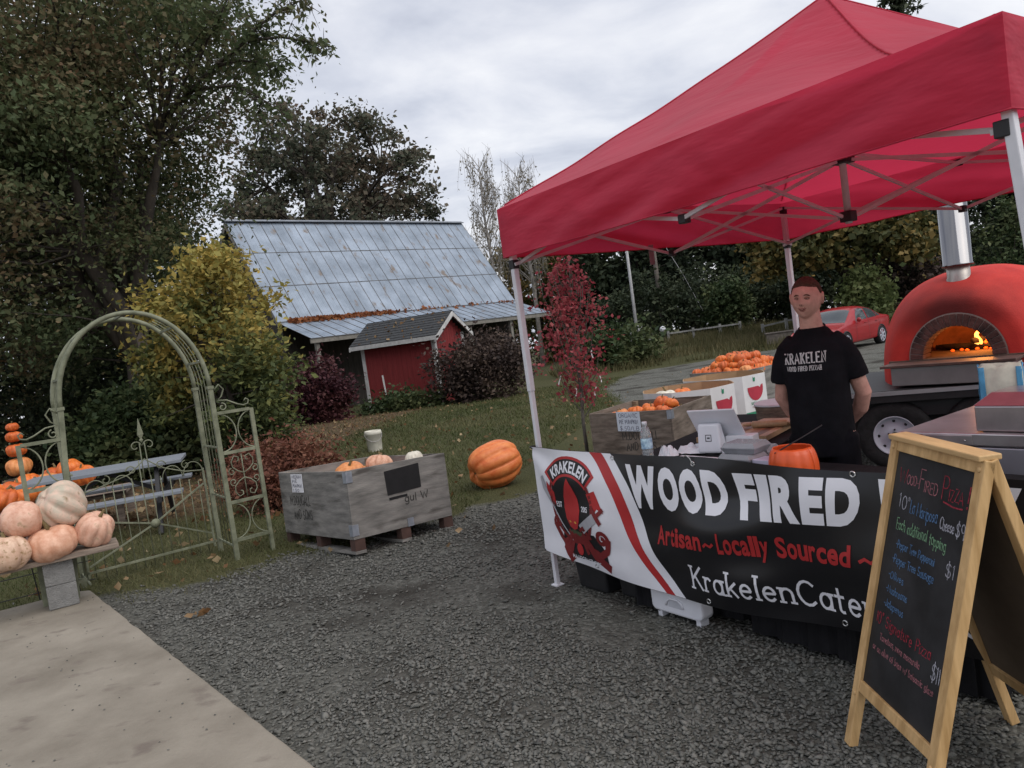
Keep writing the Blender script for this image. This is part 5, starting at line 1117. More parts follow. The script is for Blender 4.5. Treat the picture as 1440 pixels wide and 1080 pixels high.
def pumpkin(loc, r_, m, label, group=None, k=0, rot=(0, 0, 0), sz=1.0, stem=True, name='pumpkin', cat='pumpkin'):
    o = bpy.data.objects.new(name, None); col.objects.link(o); o.location = tuple(float(q) for q in loc); o.rotation_euler = rot; o.scale = (r_, r_, r_ * sz); o.empty_display_size = .1
    tag(o, label, cat, group)
    f = bpy.data.objects.new('flesh', PM[k % 4]); col.objects.link(f); f.parent = o
    if not PM[k % 4].materials: PM[k % 4].materials.append(m)
    f.material_slots[0].link = 'OBJECT'; f.material_slots[0].material = m
    if stem:
        s_ = bpy.data.objects.new('stem', SM[k % 3]); col.objects.link(s_); s_.parent = o; s_.location = (0, 0, .62 if k % 4 != 3 else .75)
        if not SM[k % 3].materials: SM[k % 3].materials.append(m_stem)
    return o
# ------------------------------------------------------------------ plank bench with pale pumpkins
bd_ = Vector((.853, .522, 0)); bang = math.atan2(bd_.y, bd_.x)
bench_end = Vector((-3.19, 5.86, 0))
m_plank = mat('weathered_plank', (.20, .155, .125), r=.85, v=.3, s=4, stretch=(.8, 8, 8), b=.25, bs=20, c2=(.26, .21, .17)); m_blk = mat('cinder_block', (.21, .21, .205), r=.95, v=.18, s=12, b=.6, bs=90)
pk = thing('bench_plank', 'weathered plank laid on concrete blocks and carrying pale pumpkins', 'bench', bench_end, bang)
mb = MB(); mb.box(-2.3, -.02, .407, 0, .27, .447); mb.build('plank', m_plank, pk, bevel=.004)
for x in (-.42, -1.95):
    for lv in range(2):
        p = bench_end + bd_ * x; lab = ('upper' if lv else 'lower') + (' grey concrete block carrying the visible end of the plank' if x > -1 else ' grey concrete block under the far left end of the plank')
        b_ = MB(); b_.box(-.10, .03, .052 + lv * .177, .10, .24, .052 + lv * .177 + .175); bo_ = b_.build('concrete_block', m_blk, None, bevel=.006, loc=p, rz=bang); tag(bo_, lab, 'concrete block', 'concrete blocks under the plank')
pumpkin(ad(73, 763, 5.70), .185, m_pk2, 'wide peach pumpkin in the middle of the plank', k=1, sz=.98, rot=(.10, -.1, .4))
pumpkin(ad(133, 744, 5.86), .140, m_pk, 'pale peach pumpkin at the right end of the plank', k=0, sz=1.15, rot=(.5, .25, 1.2))
pumpkin(ad(8, 779, 5.46), .165, m_wart, 'warty pink pumpkin at the left edge of the picture', k=2, sz=.92, rot=(.05, .1, 2.2))
pumpkin(ad(30, 731, 5.62), .142, m_pk, 'round smooth pink pumpkin behind the warty one', k=3, sz=.98, rot=(.3, .2, .3), stem=False)
pumpkin(ad(86, 711, 5.84), .190, m_gp, 'big ribbed greenish-white pumpkin lying on its side on top', k=2, sz=1.0, rot=tuple(Vector((-.45, -.62, .62)).to_track_quat('Z', 'Y').to_euler()), stem=False)
# ------------------------------------------------------------------ arbour with gate
m_sage = mat('sage_painted_steel', (.150, .165, .108), r=.6, v=.25, s=9, c2=(.19, .20, .14), spec=.3)
GW, GHS, GD = 1.131, 1.529, .531
arb = thing('garden_arbour', 'sage green metal arch arbour with a scrolled gate beside the lawn', 'arbour', (-2.595, 6.618, 0), .621)
def bar(name, p, q, w_, par, h_=None): b = MB(); b.bar(p, q, w_, h_ or w_); return b.build(name, m_sage, par)
def rod(name, pts_, r_, par, n=6): b = MB(); b.tube(pts_, r_, n); return b.build(name, m_sage, par, smooth=True)
for x in (0, -GW):
    for y in (0, GD):
        bar('post', (x - (.11 if x < -.5 and y == 0 else 0), y, 0), (x, y, GHS), .038, arb)
        b = MB(); b.box(x - .026, y - .026, GHS - .012, x + .026, y + .026, GHS + .014); b.build('clamp', m_sage, arb)
cxm = -GW / 2; RA = GW / 2; RH = 2.232 - GHS
for y in (0, GD): rod('hoop', [(cxm - RA * math.cos(PI * k / 28), y, GHS + RH * math.sin(PI * k / 28)) for k in range(29)], .019, arb, 8)
for k in (3, 8, 14, 20, 25): x = cxm - RA * math.cos(PI * k / 28); z = GHS + RH * math.sin(PI * k / 28); bar('rung', (x, 0, z), (x, GD, z), .018, arb)
for y in (.16, .27, .38):
    for sgn in (0, 1):
        rod('trellis_wire', [(-GW * sgn, y, .12), (-GW * sgn, y, GHS)] + [((cxm + RA * math.cos(PI * k / 28)) if not sgn else (cxm - RA * math.cos(PI * k / 28)), y, GHS + RH * math.sin(PI * k / 28)) for k in range(1, 11)], .004, arb, 5)
for z in (.12, .55, 1.0):
    for x in (0, -GW): bar('cross_bar', (x, .02, z), (x, GD - .02, z), .014, arb)
def spir(cx, cz, r0, a0, turns, sgn, y=0, n=18, end=.25):
    return [(cx + r0 * (1 - (1 - end) * t_) * math.cos(math.radians(a0) + sgn * t_ * 2 * PI * turns), y, cz + r0 * (1 - (1 - end) * t_) * math.sin(math.radians(a0) + sgn * t_ * 2 * PI * turns)) for t_ in [k / n for k in range(n + 1)]]
def arcp(cx, cz, rx, rz_, a0, a1, y=0, n=16): return [(cx + rx * math.cos(math.radians(a0 + (a1 - a0) * k / n)), y, cz + rz_ * math.sin(math.radians(a0 + (a1 - a0) * k / n))) for k in range(n + 1)]
for side in (1, -1):
    x0, x1 = (.022, .318) if side > 0 else (-GW - .022, -GW - .318); xm = (x0 + x1) / 2; hw = abs(x1 - x0) / 2; s_ = side
    p_ = bar('side_panel', (x1, 0, .0), (x1, 0, 1.30), .032, arb)
    for z in (.17, .505, .942, 1.297): bar('panel_rail', (x0, 0, z), (x1 - s_ * .016, 0, z), .026, p_)
    for (za, zb_) in ((.17, .505), (.942, 1.297)):
        zc = (za + zb_) / 2; hh = (zb_ - za) / 2 - .012
        for q in (1, -1): rod('scroll', arcp(xm + q * hw * .98, zc, hw * .92, hh, 90 if q < 0 else 90, -90 if q < 0 else 270), .006, p_)
    zc = .724
    for qz in (1, -1):
        for qx in (1, -1):
            c = (xm + qx * .062, zc + qz * .135); rod('scroll', [(xm, 0, zc + qz * .02), (xm + qx * .05, 0, zc + qz * .045), (xm + qx * .09, 0, zc + qz * .085), (xm + qx * .095, 0, zc + qz * .135), (xm + qx * .065, 0, zc + qz * .180), (xm + qx * .03, 0, zc + qz * .165), (xm + qx * .032, 0, zc + qz * .135), (xm + qx * .05, 0, zc + qz * .13)], .0055, p_)
            rod('scroll', spir(xm + qx * .10, zc + qz * .045, .032, 90 * qz, 1.0, -qx * qz, end=.35), .005, p_)
    rod('scroll', [(xm, 0, zc - .19), (xm, 0, zc + .19)], .005, p_)
    rod('top_scroll', [(x0 + s_ * .005, 0, 1.50), (x0 + s_ * .05, 0, 1.545), (x0 + s_ * .085, 0, 1.50), (x0 + s_ * .06, 0, 1.44), (x0 + s_ * .02, 0, 1.41), (x0 + s_ * .10, 0, 1.40), (x0 + s_ * .18, 0, 1.355), (x0 + s_ * .235, 0, 1.335), (x0 + s_ * .275, 0, 1.345), (x0 + s_ * .285, 0, 1.375), (x0 + s_ * .262, 0, 1.392), (x0 + s_ * .245, 0, 1.372)], .007, p_)
    rod('top_scroll', spir(x0 + s_ * .055, 1.345, .036, 100, 1.1, -s_, end=.3), .006, p_)
# gate in the rear frame
gt = bar('gate_rail', (-GW + .02, GD, .105), (-.02, GD, .105), .018, arb); gx = -.515
bar('gate_stile', (-GW + .045, GD, .06), (-GW + .045, GD, .80), .018, gt); bar('gate_stile', (-.045, GD, .06), (-.045, GD, .80), .018, gt)
for k in range(13):
    x = -GW + .10 + k * (GW - .2) / 12; zt = .86 - .17 * abs(k - 6) / 6 + (.12 if k == 6 else 0); rod('gate_bar', [(x, GD, .03), (x, GD, zt)], .0045, gt, 5)
for cx in (-.93, -.72, -.31, -.13): rod('gate_hoop', arcp(cx, .76, .085, .115, 0, 180, GD), .005, gt, 5)
bar('brace', (-.06, GD - .012, .66), (gx, GD - .012, .40), .022, gt, .012); bar('brace', (gx, GD - .012, .40), (-GW + .06, GD - .012, .155), .022, gt, .012); bar('brace', (-GW + .06, GD - .014, .55), (gx, GD - .014, .40), .022, gt, .012); bar('brace', (gx, GD - .014, .40), (-.06, GD - .014, .19), .022, gt, .012)
b = MB(); b.lathe([(.001, -.02), (.035, -.016), (.042, 0), (.02, .012), (.001, .02)], 12, Matrix.Translation((gx, GD - .028, .40)) @ Matrix.Rotation(PI / 2, 4, 'X')); b.build('rosette', m_sage, gt, smooth=True)
rod('gate_top', [(-GW + .04, GD, .78), (-GW + .2, GD, .80), (gx - .14, GD, .87), (gx, GD, .98), (gx + .14, GD, .87), (-.2, GD, .80), (-.04, GD, .78)], .006, gt)
for q in (1, -1):
    rod('gate_scroll', spir(gx + q * .055, 1.10, .05, 90 + q * 90, .9, -q, GD, end=.3), .005, gt); rod('gate_scroll', spir(gx + q * .12, .90, .045, 90 - q * 90, 1.0, q, GD, end=.3), .005, gt); rod('gate_scroll', spir(gx + q * .33, .86, .04, 90, 1.0, q, GD, end=.3), .005, gt)
    rod('gate_scroll', [(gx + q * .025, GD, .80), (gx + q * .02, GD, 1.13)], .005, gt)
b = MB(); b.lathe([(.004, 1.13), (.018, 1.15), (.008, 1.165), (.026, 1.20), (.018, 1.25), (.002, 1.345)], 8, Matrix.Translation((gx, GD, 0)), squash=(1, .4)); b.build('finial', m_sage, gt)
# dark wire fence panel behind the plank
wf = thing('wire_fence', 'low dark wire fence behind the plank bench', 'fence', bench_end + Vector((-.35, .42, 0)), bang)
for k in range(8): b = MB(); b.cyl((-.22 - k * .28, 0, 0), (-.25 - k * .28, 0, .42), .005, n=5); b.build('wire', m_blackpl, wf)
for z in (.1, .26, .41): b = MB(); b.cyl((-.1, 0, z), (-2.4, 0, z), .004, n=5); b.build('wire', m_blackpl, wf)
# ------------------------------------------------------------------ picnic table
pL = az(21, 684, .75); pR = az(254, 645, .75); pdv = Vector((pR - pL)); pang = math.atan2(pdv.y, pdv.x); PLn = Vector((pdv.x, pdv.y, 0)).length
m_ptop = mat('grey_table_board', (.20, .22, .25), r=.6, v=.14, s=5, stretch=(.6, 6, 6)); m_pleg = mat('black_leg_steel', (.022, .022, .025), r=.6, v=.2)
pt = thing('picnic_table', 'grey picnic table with attached benches behind the arbour gate', 'picnic table', (pL[0], pL[1], -.01), pang)
for k in range(5): b = MB(); b.box(0, .0 + k * .15, .72, PLn, .145 + k * .15, .757); b.build('top_board', m_ptop, pt, bevel=.004)
for y in (-.42, .96):
    b = MB(); b.box(0, y, .42, PLn, y + .22, .455); b.build('bench_seat', m_ptop, pt, bevel=.004)
for x in (.28, PLn - .28):
    for (y0, y1) in ((.16, -.34), (.58, 1.10)): b = MB(); b.bar((x, y0, .72), (x, y1, .0), .07, .045, (1, 0, 0)); b.build('leg', m_pleg, pt)
    b = MB(); b.bar((x + .05, -.42, .40), (x + .05, 1.18, .40), .04, .07); b.build('seat_support', m_pleg, pt); b = MB(); b.bar((x + .05, .02, .705), (x + .05, .73, .705), .04, .05); b.build('top_support', m_pleg, pt)
    b = MB(); d = .55 if x < 1 else -.55; b.bar((x + d * .1, .37, .42), (x + d, .37, .70), .04, .04); b.build('brace', m_pleg, pt)
# ------------------------------------------------------------------ heap of pumpkins and the pumpkin tower
st = thing('tree_stump', 'sawn stump under the pumpkin tower', 'stump', (-6.88, 10.5, -.05), 0)
b = MB(); b.lathe([(.30, 0), (.25, .1), (.23, .4), (.235, .655)], 18); b.build('trunk', mat('stump_bark', (.08, .06, .045), r=.95, v=.4, s=9, b=.5, bs=20), st)
for k, (x, y, r_, nm) in enumerate(((27, 656, .165, 'largest bottom pumpkin of the pumpkin tower'), (23, 633, .130, 'second pumpkin from the bottom of the pumpkin tower'), (19.5, 614, .107, 'third pumpkin from the bottom of the pumpkin tower'), (17, 600.5, .083, 'smallest pumpkin on top of the pumpkin tower'))):
    pumpkin(ad(x, y, 10.5), r_, (m_or3 if k == 0 else m_or2), nm, 'stacked tower of orange pumpkins', k=1 if k else 0, sz=.95, rot=(0, 0, k), stem=(k == 3))
hb_ = thing('display_bench', 'low wooden pallet bench under the orange pumpkin heap', 'bench', (-6.0, 9.55, -.03), pang)
for k in range(6): b = MB(); b.box(-.75, -.5 + k * .17, .36, .95, -.35 + k * .17, .395); b.build('slat', m_plank, hb_)
for x in (-.68, .82):
    for y in (-.45, .42): b = MB(); b.box(x, y, 0, x + .09, y + .09, .36); b.build('leg', m_plank, hb_)
for k, (x, y, D_, r_, m) in enumerate(((8, 720, 9.0, .20, m_or2), (30, 712, 9.15, .19, m_or), (-14, 700, 9.3, .20, m_or), (20, 697, 9.5, .19, m_or2), (52, 690, 9.5, .185, m_or), (8, 692, 9.7, .15, m_wp), (40, 682, 9.85, .17, m_or), (70, 682, 9.7, .17, m_or3), (98, 660, 9.9, .165, m_or), (78, 668, 9.95, .16, m_or2), (118, 668, 9.7, .15, m_or), (-20, 725, 9.2, .2, m_or2))):
    P = ad(x, y, D_); rest = .365 + r_ * .72
    side_ = 'left of the arbour post' if x < 25 else ('showing through the left side panel' if x < 75 else 'showing above the picnic table top')
    nm = 'white pumpkin among the orange heap by the picnic table' if m is m_wp else 'big orange pumpkin of the heap ' + side_
    pumpkin((P[0], P[1], max(rest, P[2])), r_, m, nm, 'orange pumpkins heaped by the picnic table' if m is not m_wp else None, k=k, sz=.95, rot=(random.uniform(-.4, .4), random.uniform(-.4, .4), k))
# bird feeder and post in the shade of the trees
fd = thing('garden_post', 'short weathered grey post in the shade behind the pumpkin tower', 'post', gh(51, 612), .3)
b = MB(); b.box(-.09, -.06, -.05, .09, .06, .75); b.build('post', m_plank, fd, bevel=.01); b = MB(); b.box(-.28, -.22, -.02, .28, .22, .06); b.build('base', m_blk, fd, bevel=.01)
# ------------------------------------------------------------------ lawn: bucket and giant pumpkin
P = gh(528, 634); bk = thing('bucket', 'white plastic bucket standing on the lawn', 'bucket', P, .3)
b = MB(); b.lathe([(.128, 0), (.132, .01), (.148, .30), (.158, .305), (.158, .35), (.152, .36), (.150, .375), (.143, .375), (.125, .02), (.001, .018)], 28, cap=False); b.build('pail', mat('dirty_white_plastic', (.60, .58, .50), r=.5, v=.15, s=7), bk, smooth=True)
b = MB(); b.tube([(.158 * math.cos(a), -.158 * abs(math.sin(a)) - .01, .325 - .14 * math.sin(a)) for a in [PI * k / 14 for k in range(15)]], .003, 6); b.build('handle', m_truss, bk, smooth=True)
P = gh(700, 686); GPm = pumpkin_mesh('pumpkin_flesh', 11, .13, .92, 9, 96, 40); PM.append(GPm)
gp_ = thing('giant_pumpkin', 'giant orange pumpkin lying on its side on the grass', 'pumpkin', (P[0], P[1] + .12, P[2] + .245), 0)
gp_.rotation_euler = Vector((-.86, -.42, -.22)).to_track_quat('Z', 'Y').to_euler()
gp_.scale = (.27, .27, .33)
f = bpy.data.objects.new('flesh', GPm); col.objects.link(f); f.parent = gp_; GPm.materials.append(pumpmat('giant_pumpkin_skin', (.66, .145, .035), (.70, .24, .075)))
s_ = bpy.data.objects.new('stem', SM[0]); col.objects.link(s_); s_.parent = gp_; s_.location = (0, 0, .66); s_.scale = (.5, .5, .35)
# ------------------------------------------------------------------ fruit bins
m_ply = mat('weathered_plywood', (.165, .160, .150), r=.9, v=.30, s=3.2, stretch=(1, 1, 5), b=.2, bs=25, c2=(.21, .20, .185), detail=8, streak=((.085, .078, .070), (1.2, 1.2, 6), 2.2, .57))
m_ply2 = mat('brown_weathered_plywood', (.125, .098, .076), r=.9, v=.32, s=3.2, stretch=(1, 1, 5), b=.2, bs=25, c2=(.18, .15, .125), detail=8, streak=((.06, .048, .04), (1.2, 1.2, 6), 2.2, .57))
m_inner = mat('bin_inner_wood', (.22, .155, .10), r=.9, v=.3, s=4, stretch=(1, 1, 5)); m_runner = mat('red_brown_runner', (.075, .042, .034), r=.9, v=.3, s=6); m_gal = mat('galvanised_bracket', (.34, .37, .42), r=.5, v=.2, s=12, metal=.6)
m_ink2 = mat('black_stencil', (.045, .043, .040), r=.9, v=.3, s=40); m_chb = mat('black_paint_patch', (.010, .010, .011), r=.6, v=.3, s=12)
def fruit_bin(label, x, y, rz, s_, l_, h_, m, group='wooden fruit bins of pumpkins', z=0.0):
    """near corner at the origin, +x right face, +y left face"""
    o = thing('fruit_bin', label, 'bin', (x, y, z), rz, group); zb = .12; T_ = .02
    for nm, bx in (('side_panel', (0, 0, s_, T_)), ('side_panel', (0, l_ - T_, s_, l_))):
        b = MB(); b.box(bx[0], bx[1], zb, bx[2], bx[3], h_); b.build(nm, m, o, bevel=.003)
    for bx in ((-.003, T_ + .002, T_ - .003, l_ - T_ - .002), (s_ - T_ + .003, T_ + .002, s_ + .003, l_ - T_ - .002)):
        b = MB(); b.box(bx[0], bx[1], zb, bx[2], bx[3], h_ - .003); b.build('side_panel', m, o, bevel=.003)
    for (px, py) in ((T_ + .03, T_ + .03), (s_ - T_ - .03, T_ + .03), (T_ + .03, l_ - T_ - .03), (s_ - T_ - .03, l_ - T_ - .03)):
        b = MB(); b.box(px - .028, py - .028, zb + .02, px + .028, py + .028, h_ - .01); b.build('corner_post', m_inner, o)
    b = MB(); b.box(T_, T_, zb - .001, s_ - T_, l_ - T_, zb + .018); b.build('floor', m_inner, o)
    for yy_ in (.0, l_ / 2 - .045, l_ - .09):
        for xx_ in (.0, s_ / 2 - .05, s_ - .10): b = MB(); b.box(xx_ + .005, yy_ + .005, .025, xx_ + .10, yy_ + .085, zb - .001); b.build('skid_block', m_runner, o)
    for xx_ in (.0, s_ / 2 - .05, s_ - .10): b = MB(); b.box(xx_, .0, .0, xx_ + .10, l_, .024); b.build('skid', m, o)
    for zz in (h_ - .10, zb + .03):
        b = MB(); b.box(-.008, -.006, zz, -.0035, .05, zz + .09); b.build('bracket', m_gal, o); b = MB(); b.box(-.008, -.0062, zz, .05, -.0015, zz + .09); b.build('bracket', m_gal, o)
    return o
def bin_text(o, face, text, x, z, h_, wd_, m, width=None, jit=.05, seed=1):
    k = MB(); 
    if face == 'left': write(k, text, 0, z, h_, lambda u, v: (-.0055, x - u, v), wd=wd_, width=width, jit=jit, seed=seed)
    else: write(k, text, x, z, h_, lambda u, v: (u, -.0022, v), wd=wd_, width=width, jit=jit, seed=seed)
    return k.build('lettering', m, o)
def poster(o, face, u0, u1, z0, z1, lines, m_p, tiltz=0.0):
    d = .0085
    mp_ = (lambda u, v, e=0.0: (-d - e, u0 - u, z0 + v + tiltz * u)) if face == 'left' else (lambda u, v, e=0.0: (u0 + u, -d - e, z0 + v + tiltz * u))
    W_ = abs(u1 - u0); H_ = z1 - z0
    b = MB(); b.prism([(0, 0), (W_, 0), (W_, H_), (0, H_)], 0, .002, lambda x, y, h: mp_(x, y, h)); p_ = b.build('notice', m_p, o)
    k = MB()
    for q, tx in enumerate(lines): write(k, tx, W_ * .10, H_ * (1 - (q + .86) / len(lines)), H_ / len(lines) * .62, lambda u, v: mp_(u, v, .0035), wd=.0045, width=W_ * .8 * min(1, len(tx) / 6), jit=.06, seed=q + 3)
    k.build('lettering', bpy.data.materials['marker_ink'] if 'marker_ink' in bpy.data.materials else mat('marker_ink', (.06, .06, .11), r=.8), p_)
# near bin
bz = math.radians(41)
b1 = fruit_bin('grey wooden fruit bin on the gravel beside the arbour', -1.435, 6.085, bz, .99, 1.30, .683, m_ply)
b1.rotation_euler = (Matrix.Rotation(math.radians(-4.2), 3, Vector((math.cos(math.radians(-4)), math.sin(math.radians(-4)), 0))) @ Matrix.Rotation(bz, 3, 'Z')).to_euler(); b1.location = (-1.435, 6.085, .035)
poster(b1, 'left', 1.02, .79, .50, .665, ['MEDIUM', 'PIE', 'PUMPKIN', '1.50'], m_paper)
bin_text(b1, 'left', 'M.DOUGALL', 1.10, .385, .080, .008, m_ink2, width=.40, seed=2); bin_text(b1, 'left', 'AND SONS', 1.05, .26, .080, .008, m_ink2, width=.36, seed=4)
bin_text(b1, 'right', 'gul W', .52, .33, .065, .009, m_ink2, width=.24, seed=5)
b = MB(); b.prism([(.36, .415), (.70, .43), (.70, .64), (.35, .62)], -.0032, -.0012, lambda x, y, h: (x, h, y)); b.build('black_patch', m_chb, b1)
b = MB(); b.prism([(.37, .372), (.55, .378), (.55, .398), (.37, .394)], -.0032, -.0012, lambda x, y, h: (x, h, y)); b.build('black_patch', m_chb, b1)
b = MB(); b.box(.52, -.006, .12, .58, -.0015, .19); b.build('bracket', m_gal, b1)
c, s_ = math.cos(bz), math.sin(bz)
def binpt(bx, by, a, u, v): return (bx + math.cos(a) * u - math.sin(a) * v, by + math.sin(a) * u + math.cos(a) * v)
for k, (u, v, z, r_, m, l) in enumerate(((.22, .30, .635, .135, m_or3, 'pale orange pumpkin rising over the near corner of the grey bin'), (.34, .42, .60, .12, m_or3, 'pale orange pumpkin behind the first one in the grey bin'), (.50, .28, .655, .12, m_pk2, 'striped tan gourd pumpkin in the middle of the grey bin'), (.82, .22, .64, .085, m_wp, 'small pale gourd at the right side of the grey bin'))):
    p = binpt(-1.435, 6.085, bz, u, v); pumpkin((p[0], p[1], z), r_, m, l, k=k, rot=(.2, .1, k), sz=.95)
for k in range(8):
    u, v = ((.22, 1.05), (.5, 1.05), (.8, 1.05), (.22, .75), (.5, .75), (.8, .72), (.5, .5), (.78, .45))[k]; p = binpt(-1.435, 6.085, bz, u, v); pumpkin((p[0], p[1], .47 - .03 * (k % 3)), .15, m_or, 'orange pumpkin filling the inside of the grey bin', 'orange pumpkins inside the grey bin', k=k, rot=(0, 0, k))
# second bin
bz2 = math.radians(52); B2 = (1.62, 8.0)
b2 = fruit_bin('brown wooden fruit bin behind the red-leaved sapling', *B2, bz2, 1.06, 1.02, .63, m_ply2, z=-.005)
poster(b2, 'left', .66, .37, .42, .635, ['ORGANIC', 'PIE PUMPKIN', '$.50/LB'], mat('pale_blue_paper', (.56, .62, .70), r=.8, v=.05), tiltz=-.04)
bin_text(b2, 'left', 'M.DOUGALL', .62, .32, .085, .010, m_ink2, width=.44, seed=2); bin_text(b2, 'left', 'AND SONS', .58, .20, .085, .010, m_ink2, width=.36, seed=4)
for k, (u, v, z, r_, m) in enumerate(((.10, .15, .60, .080, m_or2), (.11, .30, .60, .085, m_or), (.10, .46, .59, .090, m_or), (.10, .64, .57, .080, m_or3), (.26, .22, .67, .092, m_or2), (.25, .07 + .03, .66, .075, m_or), (.27, .40, .60, .085, m_or), (.28, .60, .55, .09, m_or), (.5, .25, .50, .10, m_or2), (.5, .5, .48, .11, m_or), (.5, .75, .48, .11, m_or), (.78, .3, .46, .11, m_or), (.78, .6, .46, .11, m_or), (.3, .82, .52, .10, m_or), (.78, .85, .46, .10, m_or2))):
    p = binpt(*B2, bz2, u, v); pumpkin((p[0], p[1], z), r_, m, 'orange pie pumpkin piled in the brown bin behind the sapling', 'pie pumpkins in the brown bin', k=k, rot=(.25 * math.sin(k), .2, k))
# octagonal cardboard bins printed with melons
m_card = mat('white_cardboard', (.66, .66, .67), r=.8, v=.07, s=5); m_kraft = mat('kraft_cardboard', (.36, .235, .135), r=.9, v=.15, s=5); m_mel = mat('melon_red_print', (.42, .035, .06), r=.8, v=.1, s=9); m_grn = mat('melon_green_print', (.03, .22, .12), r=.8, v=.1, s=9); m_seed = mat('dark_print', (.10, .02, .03), r=.8)
def melon_bin(label, cx, cy, rz, h_, r_=.60):
    o = thing('cardboard_bin', label, 'bin', (cx, cy, zg(cx, cy)), rz, 'octagonal cardboard melon bins')
    pts_ = [(r_ * math.cos(math.radians(22.5 + 45 * k)), r_ * math.sin(math.radians(22.5 + 45 * k))) for k in range(8)]; zb = .13
    for k in range(8):
        p = Vector((*pts_[k], 0)); q = Vector((*pts_[(k + 1) % 8], 0)); e = (q - p).normalized(); nn = Vector((e.y, -e.x, 0)); wv = lambda a, b: nn * (.012 * math.sin(PI * a) * b)
        b = MB(); b.grid(lambda a, b_: p.lerp(q, a) + wv(a, b_) + Vector((0, 0, zb + (h_ - zb) * b_)), 8, 6); b.build('wall', m_card, o, smooth=True)
        b = MB(); b.grid(lambda a, b_: p.lerp(q, 1 - a) - nn * .012 + wv(a, b_) + Vector((0, 0, zb + (h_ - zb - .004) * b_)), 8, 6); b.build('liner', m_kraft, o, smooth=True)
        b = MB(); b.grid(lambda a, b_: p.lerp(q, a) - nn * .012 * b_ + wv(a, 1) + Vector((0, 0, h_)), 8, 1); b.build('rim', m_kraft, o)
        if k in (5, 6, 7, 0):
            W_ = (q - p).length; mp_ = lambda u, v, off=.004: p + e * (u * W_) + nn * (off + .012 * math.sin(PI * u) * v) + Vector((0, 0, zb + (h_ - zb) * v))
            b = MB(); patch2d(b, [(.50 + .34 * math.cos(math.radians(a)), .68 + .31 * math.sin(math.radians(a))) for a in range(176, 373, 14)] + [(.74, .72), (.70, .67), (.62, .71)], lambda u, v: mp_(u, v), .2); b.build('melon_slice', m_mel, o)
            b = MB(); patch2d(b, [(.42, .84), (.50, .83), (.52, .93), (.46, .92), (.42, .95)], lambda u, v: mp_(u, v), .2); b.build('leaf_mark', m_grn, o)
            b = MB(); write(b, 'SEEDLESS', .26, .28, .055, lambda u, v: mp_(u, v), wd=.012, width=.48, jit=.02); b.build('lettering', m_grn, o)
            b = MB(); write(b, 'MELONS', .30, .20, .05, lambda u, v: mp_(u, v), wd=.012, width=.40, jit=.02); b.build('lettering', m_seed, o)
            b = MB(); b.grid(lambda a, b_: mp_(a * .98 + .01, .02 + .09 * b_, .0035), 8, 1); b.build('green_band', m_grn, o)
    b = MB(); b.lathe([(.56, zb + .005), (.001, zb + .006)], 8, Matrix.Rotation(math.radians(22.5), 4, 'Z'), cap=False); b.build('floor', m_kraft, o)
    pl_ = MB()
    for k in range(7): b = MB(); b.box(-.6, -.6 + k * .182, .10, .6, -.6 + k * .182 + .10, .122); b.build('pallet_slat', m_plank, o)
    for y in (-.58, -.05, .48): b = MB(); b.box(-.6, y, .0, .6, y + .09, .099); b.build('pallet_runner', m_plank, o)
    return o
melon_bin('cardboard melon bin with a white pumpkin inside behind the brown bin', 2.22, 9.75, .62, .70)
melon_bin('empty cardboard melon bin in front of the heaped wooden bin', 3.02, 10.95, .55, .70)
pumpkin((1.93, 9.75, .56), .15, m_wp, 'white pumpkin inside the nearer cardboard melon bin', k=1); pumpkin((2.2, 10.0, .54), .13, m_or, 'orange pumpkin behind the white one in the cardboard bin', k=0)
for k in range(6): pumpkin((2.3 + .3 * math.cos(k * 1.05 + 2.6), 9.75 + .3 * math.sin(k * 1.05 + 2.6), .36), .15, m_or, 'orange pumpkin low inside the nearer cardboard melon bin', 'pumpkins low in the cardboard bin', k=k, rot=(0, 0, k))
# heaped bin
B3 = (3.70, 11.95); bz3 = math.radians(38)
b3 = fruit_bin('grey wooden fruit bin heaped with pumpkins farthest from the tent', *B3, bz3, 1.12, 1.15, .66, m_ply, z=zg(*B3))
bh = random.Random(5)
for k in range(64):
    lay = 0 if k < 36 else (1 if k < 55 else 2)
    if lay == 0: u, v = .11 + .18 * (k % 6), .11 + .185 * (k // 6)
    elif lay == 1: q = k - 36; u, v = .22 + .175 * (q % 5), .22 + .19 * (q // 5)
    else: q = k - 55; u, v = .36 + .17 * (q % 3), .36 + .17 * (q // 3)
    p = binpt(*B3, bz3, u + bh.uniform(-.03, .03), v + bh.uniform(-.03, .03)); r_ = bh.uniform(.085, .108)
    pumpkin((p[0], p[1], .56 + lay * .095 + bh.uniform(-.015, .015)), r_, bh.choice((m_or, m_or, m_or2, m_or2, m_or3)), ('orange pumpkin in the bottom layer of the heap on the farthest wooden bin', 'orange pumpkin in the middle layer of the heap on the farthest wooden bin', 'orange pumpkin at the very top of the heap on the farthest wooden bin')[lay], 'pumpkins heaped on the farthest bin', k=k, rot=(bh.uniform(-.5, .5), bh.uniform(-.5, .5), k))
